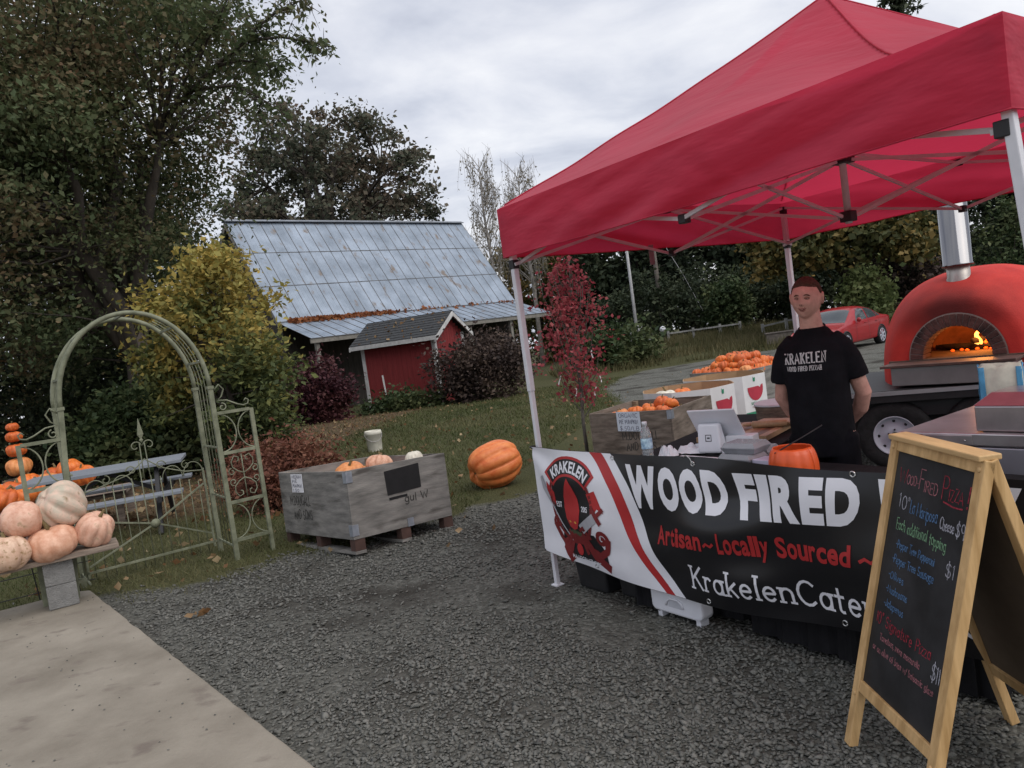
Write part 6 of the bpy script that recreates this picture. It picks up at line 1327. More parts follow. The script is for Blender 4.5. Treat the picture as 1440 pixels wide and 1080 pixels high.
# ------------------------------------------------------------------ barn
BX, BY, BTH, BLn, BDp, BZE, BZR, BD1, BZ1 = -7.6565, 30.979, .76, 13.73, 6.0, 2.71, 8.55, 2.427, 3.56
GZ0 = -.42
m_roofm = mat('galvanised_roof', (.20, .245, .305), r=.5, v=.16, s=.8, metal=.15, c2=(.265, .315, .385), detail=8, streak=((.17, .14, .12), (2.2, 2.2, .25), 1.1, .60), world=True)
m_bwood = mat('dark_barn_boards', (.045, .040, .036), r=.95, v=.4, s=4, stretch=(6, 6, .4)); m_wtrim = mat('white_trim_paint', (.52, .52, .52), r=.7, v=.2, s=5, streak=((.25, .23, .2), (1, 1, 1), 2.5, .62)); m_redw = mat('barn_red_boards', (.20, .025, .027), r=.85, v=.2, s=3, stretch=(6, 6, .5)); m_post = mat('grey_barn_post', (.20, .19, .17), r=.9, v=.25)
m_seam = mat('rusty_roof_seam', (.125, .125, .13), r=.8, v=.35, s=2.5, metal=.1)
barn = thing('barn', 'old barn with a long grey metal roof and dark open shed front', 'barn', (BX, BY, 0), BTH)
def slope(y):   # front roof profile
    return BZE + (BZ1 - BZE) * y / BD1 if y <= BD1 else BZ1 + (BZR - BZ1) * (y - BD1) / (BDp - BD1)
rows_ = [(-.15, BD1 + .10, 'lean'), (BD1, BD1 + 1.22, 'a'), (BD1 + 1.18, BD1 + 2.40, 'b'), (BD1 + 2.36, BDp, 'c')]
NS = 25; SWd = (BLn + .5) / NS
for (y0, y1, kk) in rows_:
    zf = (lambda y: BZE + (BZ1 - BZE) * y / BD1) if kk == 'lean' else (lambda y: BZ1 + (BZR - BZ1) * (y - BD1) / (BDp - BD1))
    lift = {'lean': 0, 'a': .03, 'b': .055, 'c': .08}[kk]; b = MB(); L_ = []
    prof = [(0, .022), (.015, .022), (.028, 0), (SWd / 3 - .015, 0), (SWd / 3, .012), (SWd / 3 + .015, 0), (2 * SWd / 3 - .015, 0), (2 * SWd / 3, .012), (2 * SWd / 3 + .015, 0), (SWd - .012, 0), (SWd - .003, .02)]
    vs = [(x, y, zf(y) + lift + h) for y in (y0, y1) for x, h in prof]; n = len(prof); b.add(vs, [(k, k + 1, k + 1 + n, k + n) for k in range(n - 1)])
    b.add([(0, y0, zf(y0) + lift - .015), (SWd, y0, zf(y0) + lift - .015), (SWd, y0, zf(y0) + lift + .02), (0, y0, zf(y0) + lift + .02)], [(0, 1, 2, 3)])
    me_ = b.mesh('roof_sheet'); me_.materials.append(m_roofm); me_.materials.append(m_seam)
    for q in (0, 1, 9, 10): me_.polygons[q].material_index = 1
    for k in range(NS):
        o = link('roof_sheet', me_, m_roofm, barn, (-.25 + k * SWd, random.uniform(-.004, .004), random.uniform(-.002, .002)))
b = MB(); b.grid(lambda a, c: (-.25 + a * (BLn + .5), BDp + c * BDp, BZR - c * (BZR - BZE)), 2, 2); b.build('back_roof', m_roofm, barn)
b = MB(); b.prism([(-.22, -.02), (0, .09), (.22, -.02), (.20, -.05), (0, .05), (-.20, -.05)], -.27, BLn + .27, lambda x, y, h: (h, BDp + x, BZR + .06 + y)); b.build('ridge_cap', mat('ridge_cap_metal', (.24, .26, .29), r=.6, v=.2, s=2, metal=.3), barn)
b = MB(); b.box(-.25, -.13, BZE - .24, BLn + .25, -.06, BZE - .065); b.build('fascia', m_post, barn)
for x in (-.24, BLn + .20):
    b = MB(); b.prism([(BD1, BZ1), (BDp, BZR), (2 * BDp, BZE), (2 * BDp, BZE - .2), (BDp, BZR - .25), (BD1, BZ1 - .2)], 0, .05, lambda y, z, h: (x + h, y, z - .02)); b.build('rake_board', m_post, barn)
for x in np.arange(.1, BLn + .1, BLn / 5): b = MB(); b.box(x - .075, -.02, GZ0 - .3, x + .075, .13, BZE - .06); b.build('post', m_post, barn)
nbd = 46
bm_ = MB(); bm_.box(0, 0, GZ0 - .4, BLn / nbd - .012, .03, BZ1 - .05); me_ = bm_.mesh('wall_board')
for k in range(nbd): link('wall_board', me_, m_bwood, barn, (k * BLn / nbd, BD1 + .12 + random.uniform(0, .012), 0))
for x in (.02, BLn - .05):
    b = MB(); b.prism([(BD1 + .16, GZ0 - .3), (BD1 + .16, BZ1 - .05), (BDp, BZR - .1), (2 * BDp - .1, BZE - .05), (2 * BDp - .1, GZ0 - .3)], 0, .03, lambda y, z, h: (x + h, y, z)); b.build('gable_wall', m_bwood, barn)
b = MB(); b.box(0, 2 * BDp - .14, GZ0 - .3, BLn, 2 * BDp - .11, BZE - .05); b.build('back_wall', m_bwood, barn)
# drifts of brown leaves caught where the roof pitch changes
r = np.random.default_rng(3); n = 1100; xx = np.concatenate([.3 + 5.5 * r.random(n) ** 1.5, r.uniform(.3, BLn, 160)]); yy = BD1 - np.abs(r.normal(0, .16, n + 160)); zz = BZ1 + (yy - BD1) * .35 + .05 + np.abs(r.normal(0, .05, n + 160))
V = leaves(np.stack([xx, yy, zz], 1), .16, .11, .1, 4, flat=True); o = link('roof_leaves', quads_mesh('roof_leaves', V, 4), leafmat('rust_leaf', [(.12, .035, .015), (.24, .08, .03), (.34, .15, .06)], .1, 2), barn); tag(o, kind='stuff')
# annex
AX, AY, ATH, AL, AW, AZE, AZR = -5.715, 28.119, -.4388, 3.69, 2.66, 2.04, 2.853
ann = thing('red_shed', 'small red board shed with white corners and dark shingle roof before the barn', 'shed', (AX, AY, 0), ATH)
IN = .28; zb = -.55
def boards(n, fn, z1f):
    for k in range(n):
        b = MB(); fn(b, k, z1f(k)); b.build('board', m_redw, ann)
n1 = 15; w1 = (AL - 2 * IN) / n1
boards(n1, lambda b, k, z: b.box(IN + k * w1, IN, zb, IN + (k + 1) * w1 - .008, IN + .03 + .004 * (k % 2), z), lambda k: AZE + .05)
n2 = 11; w2 = (AW - 2 * IN - .06) / n2
def gz(y): return AZE + (AZR - AZE) * (1 - abs(y - AW / 2) / (AW / 2))
for xw in (AL - IN - .03, IN): boards(n2, lambda b, k, z: b.box(xw - .002 * (k % 2), IN + .03 + k * w2, zb, xw + .03, IN + .03 + (k + 1) * w2 - .008, z), lambda k: gz(IN + .03 + (k + .5) * w2) - .08)
b = MB(); b.box(IN, AW - IN - .03, zb, AL - IN, AW - IN, AZE + .05); b.build('back_wall', m_redw, ann)
for (x, y) in ((IN - .02, IN - .02), (AL - IN - .12, IN - .02), (AL - IN - .09, AW - IN - .10)):
    b = MB(); b.box(x, y, zb, x + .14, y + .14, AZE + .04); b.build('corner_board', m_wtrim, ann)
m_shing = mat('dark_shingles', (.045, .048, .052), r=.95, v=.35, s=9, stretch=(1, 3, 3), b=.5, bs=14)
NSH = 9
for side in (0, 1):
    for k in range(NSH):
        y0 = k / NSH * AW / 2; y1 = (k + 1.15) / NSH * AW / 2; y1 = min(y1, AW / 2 + .02)
        f = (lambda y: y) if side == 0 else (lambda y: AW - y); zz = lambda y: AZE + (AZR - AZE) * y / (AW / 2)
        b = MB(); b.add([(-.02, f(y0), zz(y0) + .045), (AL + .02, f(y0), zz(y0) + .045), (AL + .02, f(y1), zz(y1) + .022), (-.02, f(y1), zz(y1) + .022), (-.02, f(y0), zz(y0) + .015), (AL + .02, f(y0), zz(y0) + .015)], [(0, 1, 2, 3), (4, 5, 1, 0)]); b.build('shingle_course', m_shing, ann)
for x in (-.03, AL - .01):
    for side in (0, 1):
        f = (lambda y: y) if side == 0 else (lambda y: AW - y)
        b = MB(); b.prism([(f(-.04), AZE - .02), (f(AW / 2), AZR - .01), (f(AW / 2), AZR - .17), (f(-.04), AZE - .17)], 0, .045, lambda y, z, h: (x + h, y, z)); b.build('barge_board', m_wtrim, ann)
b = MB(); b.box(0, -.03, AZE - .14, AL, .01, AZE + .01); b.build('fascia', m_wtrim, ann)
r = np.random.default_rng(8); n = 70; V = leaves(np.stack([r.uniform(0, AL, n), (yq := r.uniform(0, AW / 2, n)), AZE + (AZR - AZE) * yq / (AW / 2) + .06], 1), .12, .09, .1, 4, flat=True); o = link('roof_leaves', quads_mesh('roof_leaves', V, 4), bpy.data.materials['dead_leaf'], ann); tag(o, kind='stuff')
# white stakes standing by the shed
for k, (x, y, Y, h_) in enumerate(((545, 560, 27, 1.25), (655, 540, 27.6, 1.2))):
    p = ad(x, y, Y); o = thing('white_stake', ('leaning white stake beside the burgundy bush', 'white stake between the shed gable and the dark bush')[k], 'stake', (p[0], p[1], zg(p[0], p[1])), 0)
    b = MB(); b.bar((0, 0, -.1), (-.06, 0, h_), .05, .05, (0, 1, 0)); b.build('stake', m_wtrim, o)
# ------------------------------------------------------------------ vegetation
m_bark = mat('dark_bark', (.060, .050, .042), r=.95, v=.4, s=6, b=.6, bs=12, stretch=(1, 1, .35)); m_barkg = mat('grey_bark', (.10, .09, .08), r=.95, v=.35, s=6, b=.4, bs=12); m_birch = mat('birch_bark', (.30, .28, .26), r=.9, v=.4, s=3)
def ellip(r, n, c, R_, inner=.3, low=-1.0, gap=None, sq=1.0):
    out_ = []
    while len(out_) < n:
        d = r.normal(size=3); d /= np.linalg.norm(d)
        if d[2] < low: continue
        k = (inner ** 3 + (1 - inner ** 3) * r.random()) ** (1 / 3); p = d * k
        if gap is not None and mnoise.noise(Vector(p * gap[0]) + Vector((gap[2], 0, 0))) < gap[1] * (.6 + .8 * k): continue
        out_.append(np.array(c) + p * np.array(R_))
    return np.array(out_)
def tree(label, base, th, tr_, cc, cr, nclump, nleaf, ll, lw, lm_, seed, sig=.4, nlimb=7, inner=.3, gap=None, low=-1.0, bark=None, group=None, name='tree', cat='tree', droop=.3, twig=.012, keep=None):
    r = np.random.default_rng(seed); bark = bark or m_bark; base = np.array([float(q) for q in base]); cc = np.array(cc, float); cr = np.array(cr, float)
    o = thing(name, label, cat, base, 0, group)
    rel = lambda p: tuple(np.asarray(p) - base)
    top = base + np.array([r.normal(0, .05), r.normal(0, .05), th]); mb = MB()
    tpts = [base - [0, 0, .2], base + (top - base) * .15, base + (top - base) * .5 + r.normal(0, .03, 3) * th * .3, top]
    mb.tube([rel(p) for p in tpts], [tr_ * 1.45, tr_ * 1.05, tr_ * .9, tr_ * .75], 9)
    nodes = [(p, tr_ * .5) for p in tpts[2:]]
    for k in range(nlimb):
        a = 2 * PI * (k + r.random() * .6) / nlimb; e = cc + cr * np.array([math.cos(a) * .62, math.sin(a) * .62, r.uniform(-.25, .75)]) * (.6 + .4 * r.random())
        if k == 0: e = cc + cr * np.array([0, 0, .8])
        s0 = top - (top - base) * r.uniform(0, .35); pts_ = []
        for q in range(6):
            t_ = q / 5; p = s0 + (e - s0) * t_; p = p + np.array([0, 0, 1]) * (t_ * (1 - t_)) * np.linalg.norm(e - s0) * .22 + r.normal(0, .03, 3) * np.linalg.norm(e - s0) * (t_ * (1 - t_) * 4); pts_.append(p)
        rr_ = [tr_ * .62 * (1 - .85 * q / 5) + twig for q in range(6)]; mb.tube([rel(p) for p in pts_], rr_, 7)
        for q in range(5):
            for f in (0, .5): nodes.append((pts_[q] + (pts_[q + 1] - pts_[q]) * f, rr_[q]))
    C_ = ellip(r, nclump, cc, cr, inner, low, gap)
    if keep is not None: C_ = np.array([c for c in C_ if keep(c)])
    NP = np.array([n_[0] for n_ in nodes])
    for c in C_:
        d = np.linalg.norm(NP - c, axis=1) + .35 * np.maximum(0, NP[:, 2] - c[2]); k = int(np.argmin(d)); p0 = NP[k]; m_ = (p0 + c) / 2 + r.normal(0, .06, 3) * np.linalg.norm(c - p0); r0 = min(nodes[k][1] * .6, twig * 2.2)
        mb.tube([rel(p0), rel(m_), rel(c), rel(c + (c - m_) * .35 + r.normal(0, .1, 3) * sig)], [r0, r0 * .7, twig * .6, twig * .25], 4, cap=False)
    mb.build('trunk', bark, o, smooth=True)
    cs = r.uniform(.55, 1.35, len(C_)) ** 1.0
    n = len(C_) * nleaf; ci = r.integers(0, len(C_), n); g = r.normal(size=(n, 3)) * (sig * cs[ci])[:, None] * np.array([1, 1, .72])
    P = C_[ci] + g; P[:, 2] = np.maximum(P[:, 2], base[2] + .05)
    V = leaves(P - base, ll, lw, droop, seed + 1); link('crown', quads_mesh('crown', V, 4), lm_, o); return o
def shrub(label, base, R_, nclump, nleaf, ll, lw, lm_, seed, sig=.2, name='shrub', stems=7, bark=None, group=None, droop=0.0, inner=.35, gap=None, cat='shrub'):
    r = np.random.default_rng(seed); base = np.array([float(q) for q in base]); o = thing(name, label, cat, base, 0, group); R_ = np.array(R_, float)
    C_ = ellip(r, nclump, (0, 0, R_[2] * .98), R_, inner, -.95, gap); C_[:, 2] = np.maximum(C_[:, 2], .12); mb = MB()
    for c in C_[:max(stems, len(C_) // 2)]:
        s0 = np.array([r.normal(0, R_[0] * .14), r.normal(0, R_[1] * .14), -.05]); m_ = s0 * .5 + c * .5 + np.array([0, 0, .12 * R_[2]]); mb.tube([s0, m_, c], [.018, .012, .004], 4, cap=False)
    mb.build('stems', bark or m_bark, o, smooth=True)
    n = nclump * nleaf; ci = r.integers(0, nclump, n); P = C_[ci] + r.normal(size=(n, 3)) * sig * (r.uniform(.6, 1.3, nclump)[ci])[:, None]; P[:, 2] = np.maximum(P[:, 2], .03)
    link('crown', quads_mesh('crown', leaves(P, ll, lw, droop, seed + 1), 4), lm_, o); return o
lm_cherry = leafmat('cherry_leaves', [(.052, .076, .036), (.088, .120, .054), (.118, .140, .068), (.155, .150, .084), (.21, .135, .080)], .38, .45)
lm_yellow = leafmat('yellowing_leaves', [(.055, .075, .032), (.090, .115, .044), (.16, .18, .060), (.34, .30, .085), (.50, .36, .095)], .32, .9, (.3, 3.4, .32))
lm_maple = leafmat('bronze_leaves', [(.060, .072, .050), (.085, .098, .066), (.115, .115, .078), (.17, .115, .085)], .3, .2)
lm_dark = leafmat('dark_evergreen', [(.020, .030, .018), (.034, .050, .028), (.056, .076, .038), (.080, .092, .048)], .2, .3)
lm_green = leafmat('shade_green', [(0.022, 0.038, 0.016), (0.043, 0.070, 0.027), (0.070, 0.100, 0.038), (0.115, 0.128, 0.054)], .2, .6)
lm_red = leafmat('crimson_leaves', [(.17, .022, .034), (.27, .034, .050), (.37, .060, .075), (.46, .14, .14)], .45, 3)
lm_burg = leafmat('burgundy_leaves', [(0.031, 0.011, 0.017), (0.059, 0.017, 0.025), (0.092, 0.028, 0.036), (0.119, 0.048, 0.045)], .15, 1.2)
lm_brown = leafmat('brown_purple_leaves', [(0.031, 0.024, 0.022), (0.056, 0.039, 0.036), (0.084, 0.056, 0.048), (0.119, 0.084, 0.063)], .15, 1.2)
lm_rust = leafmat('rusty_shrub', [(0.066, 0.024, 0.017), (0.132, 0.046, 0.029), (0.204, 0.078, 0.048), (0.264, 0.132, 0.084)], .15, 1.5)
lm_gold = leafmat('olive_gold_leaves', [(0.039, 0.051, 0.021), (0.083, 0.090, 0.033), (0.165, 0.143, 0.045), (0.300, 0.195, 0.060)], .25, .3)
lm_birch = leafmat('birch_leaves', [(.12, .11, .075), (.20, .17, .11), (.30, .25, .15)], .3, .4)
lm_lime = leafmat('pale_green_leaves', [(.06, .085, .03), (.11, .14, .05), (.18, .19, .075)], .3, 1)
g3 = lambda x, y: (x, y, zg(x, y))
# big cherry on the left; the long boughs reach right over the barn
tree('large dark-leaved cherry tree spreading over the left of the yard', g3(-7.3, 15.2), 3.0, .27, (-8.0, 15.4, 6.3), (4.0, 3.6, 4.9), 430, 390, .098, .056, lm_cherry, 21, sig=.50, nlimb=8, inner=.15, gap=(2.3, -.42, 3.0), keep=lambda c: c[0] < -6.75 + .42 * (c[2] - 4.2) or c[2] > 7.5, name='cherry_tree', twig=.014, droop=.5, low=-.93)
cherry = [o for o in col.objects if o.name.startswith('cherry_tree')][0]; cb = np.array(cherry.location)
bo = MB(); lv = []
def bough(px, r0):
    P_ = [ad(x, y, Y) - cb for x, y, Y in px]; bo.tube(P_, [r0 * (1 - .85 * k / (len(P_) - 1)) for k in range(len(P_))], 6)
    for i in range(1, len(P_)):
        for q in range(14):
            t_ = rng.random(); p = P_[i - 1] + (P_[i] - P_[i - 1]) * t_; e = p + rng.normal(0, .20, 3) + np.array([0, 0, -.08]); bo.tube([p, (p + e) / 2 + [0, 0, .03], e], [.009, .006, .002], 4, cap=False)
            for _ in range(6): lv.append(p + (e - p) * rng.random() + rng.normal(0, .05, 3))
bough([(215, 190, 15), (260, 135, 14.6), (300, 95, 14.2), (345, 58, 13.8), (395, 52, 13.4), (440, 60, 13.2), (474, 68, 13.0)], .05)
bough([(345, 58, 13.8), (362, 38, 13.6), (385, 20, 13.4), (410, 8, 13.2), (432, -6, 13.1)], .03)
bough([(225, 170, 15), (275, 125, 14.5), (330, 120, 14.0), (365, 138, 13.7), (405, 158, 13.5)], .038)
bough([(300, 95, 14.2), (335, 85, 14.0), (370, 88, 13.8), (395, 98, 13.6)], .03)
bough([(260, 135, 14.6), (290, 60, 14.4), (310, 20, 14.2), (325, -10, 14)], .035)
bo.build('bough', m_bark, cherry, smooth=True); link('bough_leaves', quads_mesh('bough_leaves', leaves(np.array(lv), .125, .055, .6, 77), 4), lm_cherry, cherry)
# trees and shrubs filling the shade behind the arbour
tree('tall dark green tree behind the cherry at the left edge', g3(-14.5, 20.5), 2.0, .22, (-14.5, 20.5, 5.6), (4.2, 3.0, 5.6), 150, 260, .17, .09, lm_cherry, 31, sig=.55, gap=(2.2, -.25, 1), low=-1)
tree('dark green broad tree standing between cherry and barn', g3(-12.0, 24.0), 2.0, .2, (-12.0, 24.0, 4.2), (2.9, 2.4, 4.0), 110, 260, .17, .09, lm_dark, 33, sig=.5, gap=(2.2, -.25, 6), low=-1)
for k, (x, y, R_, m, l) in enumerate(((-11.0, 17.0, (1.7, 1.3, 1.6), lm_dark, 'dark evergreen shrub left of the arbour under the trees'), (-8.3, 17.6, (1.5, 1.2, 1.35), lm_dark, 'dark evergreen shrub seen through the arbour arch'), (-6.4, 14.7, (1.25, .9, .95), lm_green, 'green shrub seen low through the arbour arch'), (-12.5, 14.0, (1.6, 1.3, 1.8), lm_dark, 'dark shrub behind the pumpkin tower'), (-6.5, 16.6, (1.2, 1.0, 1.4), lm_green, 'green shrub under the yellow-leaved tree'), (-7.5, 14.6, (.9, .8, .8), lm_green, 'small green shrub on the leaf litter left of the arch finial'), (-15.5, 17, (2, 1.6, 2.2), lm_dark, 'large dark shrub at the far left edge'))):
    shrub(l, g3(x, y), R_, 70, 130, .12, .07, m, 41 + k, sig=.22)
tree('yellow-leaved shrubby tree in front of the barn', g3(-4.7, 13.3), .7, .10, (-4.98, 13.2, 2.05), (1.22, 1.1, 1.75), 100, 165, .11, .058, lm_yellow, 51, sig=.19, nlimb=9, inner=.35, low=-.9, gap=(2.6, -.15, 2), name='shrubby_tree', twig=.009, droop=.2)
shrub('light green bush at the foot of the yellow tree', g3(-4.5, 13.4), (.7, .6, .6), 45, 110, .10, .05, lm_yellow, 58, sig=.16)
# bronze maple behind the barn
tree('broad bronze-leaved maple rising behind the barn roof', g3(-10.2, 47), 6.0, .45, (-9.9, 47, 11.2), (7.2, 5.0, 6.0), 280, 100, .26, .18, lm_maple, 61, sig=.42, nlimb=14, inner=.25, gap=(2.8, -.02, 4), low=-.7, name='maple_tree', twig=.03)
# pale birches
def birch(label, x, y, h_, seed, w_):
    r = np.random.default_rng(seed); base = np.array(g3(x, y)); o = thing('birch_tree', label, 'tree', base, 0, 'pale birches behind the barn'); mb = MB(); mb.tube([(0, 0, -.3), (.1, 0, h_ * .4), (-.1, .1, h_ * .75), (.05, 0, h_)], [.2, .15, .08, .02], 7); P = []
    for k in range(46):
        z = h_ * (.42 + .56 * (k / 45)); a = r.uniform(0, 2 * PI); L_ = w_ * (1.15 - (z / h_) * .75) * r.uniform(.6, 1.1); e = np.array([math.cos(a) * L_, math.sin(a) * L_, z + L_ * .9]); s0 = np.array([0, 0, z - .3]); m_ = (s0 + e) / 2 + [0, 0, .15]; mb.tube([s0, m_, e], [.04, .028, .014], 4, cap=False)
        for q in range(7):
            t_ = r.uniform(.35, 1); p = s0 + (e - s0) * t_; d_ = r.uniform(.8, 2.4); f = p + np.array([r.normal(0, .25), r.normal(0, .25), -d_]); up = p + np.array([r.normal(0, .2), r.normal(0, .2), .5]); mb.tube([p, (p + f) / 2 + r.normal(0, .08, 3), f], [.013, .009, .005], 3, cap=False); mb.tube([p, up], [.012, .005], 3, cap=False)
            for _ in range(5): P.append(p + (f - p) * r.random() + r.normal(0, .08, 3))
    mb.build('trunk', m_birch, o, smooth=True); link('crown', quads_mesh('crown', leaves(np.array(P), .17, .09, .8, seed), 4), lm_birch, o)
birch('taller weeping birch left of the pair behind the barn', -.25, 56, 15.6, 71, 2.6); birch('rounder bare birch right of the pair beside the tent', 2.5, 57, 14.8, 72, 2.8)
# conifers
def conifer(label, x, y, h_, w_, seed, lay=26, m=None):
    r = np.random.default_rng(seed); base = np.array(g3(x, y)); o = thing('conifer', label, 'tree', base, 0, 'tall dark conifers behind the tent'); mb = MB(); mb.tube([(0, 0, -.3), (0, 0, h_ * .6), (0, 0, h_)], [.32, .18, .02], 8); P = []
    for k in range(lay):
        z = h_ * (.10 + .88 * k / lay); L0 = w_ * (1 - z / h_) ** .8 + .15
        for q in range(9):
            a = r.uniform(0, 2 * PI); L_ = L0 * r.uniform(.7, 1.1); s0 = np.array([0, 0, z]); e = np.array([math.cos(a) * L_, math.sin(a) * L_, z - L_ * .22]); mb.tube([s0, (s0 + e) / 2 + [0, 0, .06 * L_], e], [.035, .022, .006], 4, cap=False)
            n = int(30 + 60 * L_ / w_); t_ = r.random(n) ** .7; pp = s0 + (e - s0) * t_[:, None] + r.normal(0, 1, (n, 3)) * np.array([.16, .16, .07]) * (.4 + L_ * .22); P.append(pp)
    mb.build('trunk', m_bark, o, smooth=True); link('crown', quads_mesh('crown', leaves(np.concatenate(P), .34, .11, .35, seed), 4), m or lm_dark, o)
conifer('tall conifer rising above the tent roof', 22.6, 41, 19.5, 3.4, 81, 30)
conifer('dark conifer behind the oven flue', 27.5, 40, 13.2, 3.4, 82); conifer('dark conifer left of the power poles', 6.6, 57, 12, 3.2, 83); conifer('broad dark conifer right of the power poles', 12.2, 52, 13, 3.8, 84)
for k, (x, y, R_, m, l) in enumerate(((3.6, 62, (4.0, 3, 5.5), lm_gold, 'autumn gold tree left of the red sapling'), (9.8, 56, (4.2, 3, 5.0), lm_dark, 'rounded dark tree behind the power poles'), (15.4, 50, (4.0, 3, 5.5), lm_dark, 'dark tree left of the man behind the fence'), (19.0, 51, (4.0, 3, 6.0), lm_dark, 'dark tree behind the man and car'), (30.5, 46, (4.4, 3, 6.5), lm_dark, 'dark tree at the right edge behind the oven'), (25.5, 50, (4.2, 3, 6), lm_dark, 'dark tree behind the oven dome'), (34.5, 44, (4.5, 3, 7), lm_dark, 'dark tree at the far right behind the tent leg'), (44, 42, (5, 4, 7), lm_dark, 'dark tree beyond the right end of the gravel lot'), (54, 36, (5, 4, 7), lm_gold, 'gold autumn tree beyond the right end of the gravel lot'), (63, 27, (5, 4, 7), lm_dark, 'dark tree at the far right corner of the gravel lot'))):
    b = g3(x, y); tree(l, b, 2, .25, (x, y, b[2] + R_[2]), R_, 90, 150, .38, .24, m, 90 + k, sig=.75, low=-1, gap=(2.0, -.3, k), twig=.02)
tree('olive and gold maple spreading above the parked car', g3(16.4, 35), 1.9, .28, (15.6, 34.6, 4.3), (4.2, 3.0, 2.5), 130, 190, .26, .18, lm_gold, 101, sig=.42, nlimb=9, gap=(2.2, -.2, 8), low=-.6, name='maple_tree', twig=.02)
# shrubs along the far fence
for k, (px, Y, R_, m, l) in enumerate(((862, 34, (1.9, 1.2, .85), lm_green, 'dark green bush on the bank left of the meter box'), (905, 45, (3.2, 1.5, 1.9), lm_dark, 'dark hedge bush behind the left power pole'), (985, 45, (3.2, 1.5, 1.7), lm_dark, 'dark hedge bush behind the white fence'), (1025, 42.5, (1.2, .9, 1.3), lm_green, 'grey-green shrub rising at the white fence'), (1060, 45, (2.6, 1.5, 1.8), lm_dark, 'dark hedge bush left of the man'), (1225, 32, (.8, .7, 1.35), lm_lime, 'bright yellow-green shrub behind the parked car'), (1270, 36, (2.6, 1.4, 1.6), lm_brown, 'brown bush right of the bright shrub'), (1330, 37, (2.6, 1.6, 2.0), lm_dark, 'dark bush behind the oven flue base'), (1150, 44, (3.0, 1.6, 1.9), lm_dark, 'dark hedge bush behind the man'), (1420, 36, (3.2, 1.8, 2.4), lm_green, 'green bush behind the oven at the right edge'))):
    p = ad(px, 460, Y); shrub(l, g3(p[0], p[1]), R_, 46, 95, .22, .13, m, 120 + k, sig=.32)
# shed bushes
shrub('burgundy bush beside the shed', g3(-6.35, 25.2), (1.05, .9, 1.05), 60, 150, .12, .07, lm_burg, 141, sig=.2)
shrub('burgundy bush between the barn and the leaning stake', g3(-7.8, 27), (1.1, .9, .85), 45, 110, .13, .07, lm_burg, 142, sig=.2)
shrub('large brown-purple bush in front of the shed gable', g3(-.95, 25.4), (1.6, 1.1, 1.05), 80, 150, .12, .07, lm_brown, 143, sig=.24)
shrub('low green ground plants along the shed wall', g3(-3.6, 25.8), (1.7, .5, .28), 40, 80, .13, .08, lm_green, 144, sig=.18)
shrub('rusty red dry shrub between the arbour and the grey bin', g3(-2.74, 8.9), (.58, .45, .36), 60, 110, .055, .028, lm_rust, 145, sig=.13, bark=mat('rust_twig', (.10, .04, .03), r=.9))
shrub('rusty red dry shrub beyond the first one', g3(-3.4, 10.4), (.75, .55, .30), 45, 90, .06, .03, lm_rust, 146, sig=.14, bark=bpy.data.materials['rust_twig'])
# crimson sapling
sb_ = np.array([.77, 8.95, zg(0, 9)]); sap = thing('red_sapling', 'young crimson-leaved tree with white tags in front of the bins', 'tree', sb_, 0)
mb = MB(); r = np.random.default_rng(151); mb.tube([(0, 0, -.05), (.0, 0, .5), (.02, 0, .9), (.03, 0, 1.4), (.05, 0, 2.0), (.10, .02, 2.65)], [.024, .021, .018, .014, .009, .003], 7); P = []
for k in range(34):
    z = .62 + 1.45 * (k / 33); a = k * 2.4 + r.uniform(-.4, .4); L_ = .50 * (1 - abs(k / 33 - .42) * .75) * r.uniform(.75, 1.1); e = np.array([math.cos(a) * L_ * .72, math.sin(a) * L_ * .72, z + L_ * 1.25]); s0 = np.array([.02, 0, z - .05]); m_ = s0 + (e - s0) * .45 + np.array([math.cos(a), math.sin(a), 0]) * .07; mb.tube([s0, m_, e], [.008, .006, .002], 5, cap=False)
    for q in range(4): t_ = r.uniform(.3, 1); p = s0 + (e - s0) * t_; f = p + r.normal(0, .10, 3) + [0, 0, .05]; mb.tube([p, f], [.003, .001], 3, cap=False); P += [f + r.normal(0, .06, 3) for _ in range(15)]
mb.build('trunk', m_barkg, sap, smooth=True); link('crown', quads_mesh('crown', leaves(np.array(P), .050, .036, .2, 152), 4), lm_red, sap)
for k, (x, y) in enumerate(((842, 532), (808, 552), (786, 535), (838, 550), (834, 498))):
    p = ad(x, y, 8.88) - sb_; b = MB(); b.grid(lambda a, c: (p[0] + .012 * a + .022 * math.sin(c * 2 + k), p[1] + .006 * math.sin(3 * c), p[2] + .05 - .10 * c), 2, 5); b.build('white_tag', m_paper, sap, solid=.001)
# ------------------------------------------------------------------ parked car
m_car = mat('red_car_paint', (.30, .018, .022), r=.25, v=.04, s=2, spec=.4, coat=.15); m_glass = mat('car_glass', (.05, .06, .065), r=.06, v=.1, spec=.8); m_tail = mat('tail_lamp', (.22, .01, .012), r=.2)
rw = gh(1237, 483); hd_ = Vector((-.75, -.66, 0)).normalized(); cang = math.atan2(hd_.y, hd_.x)
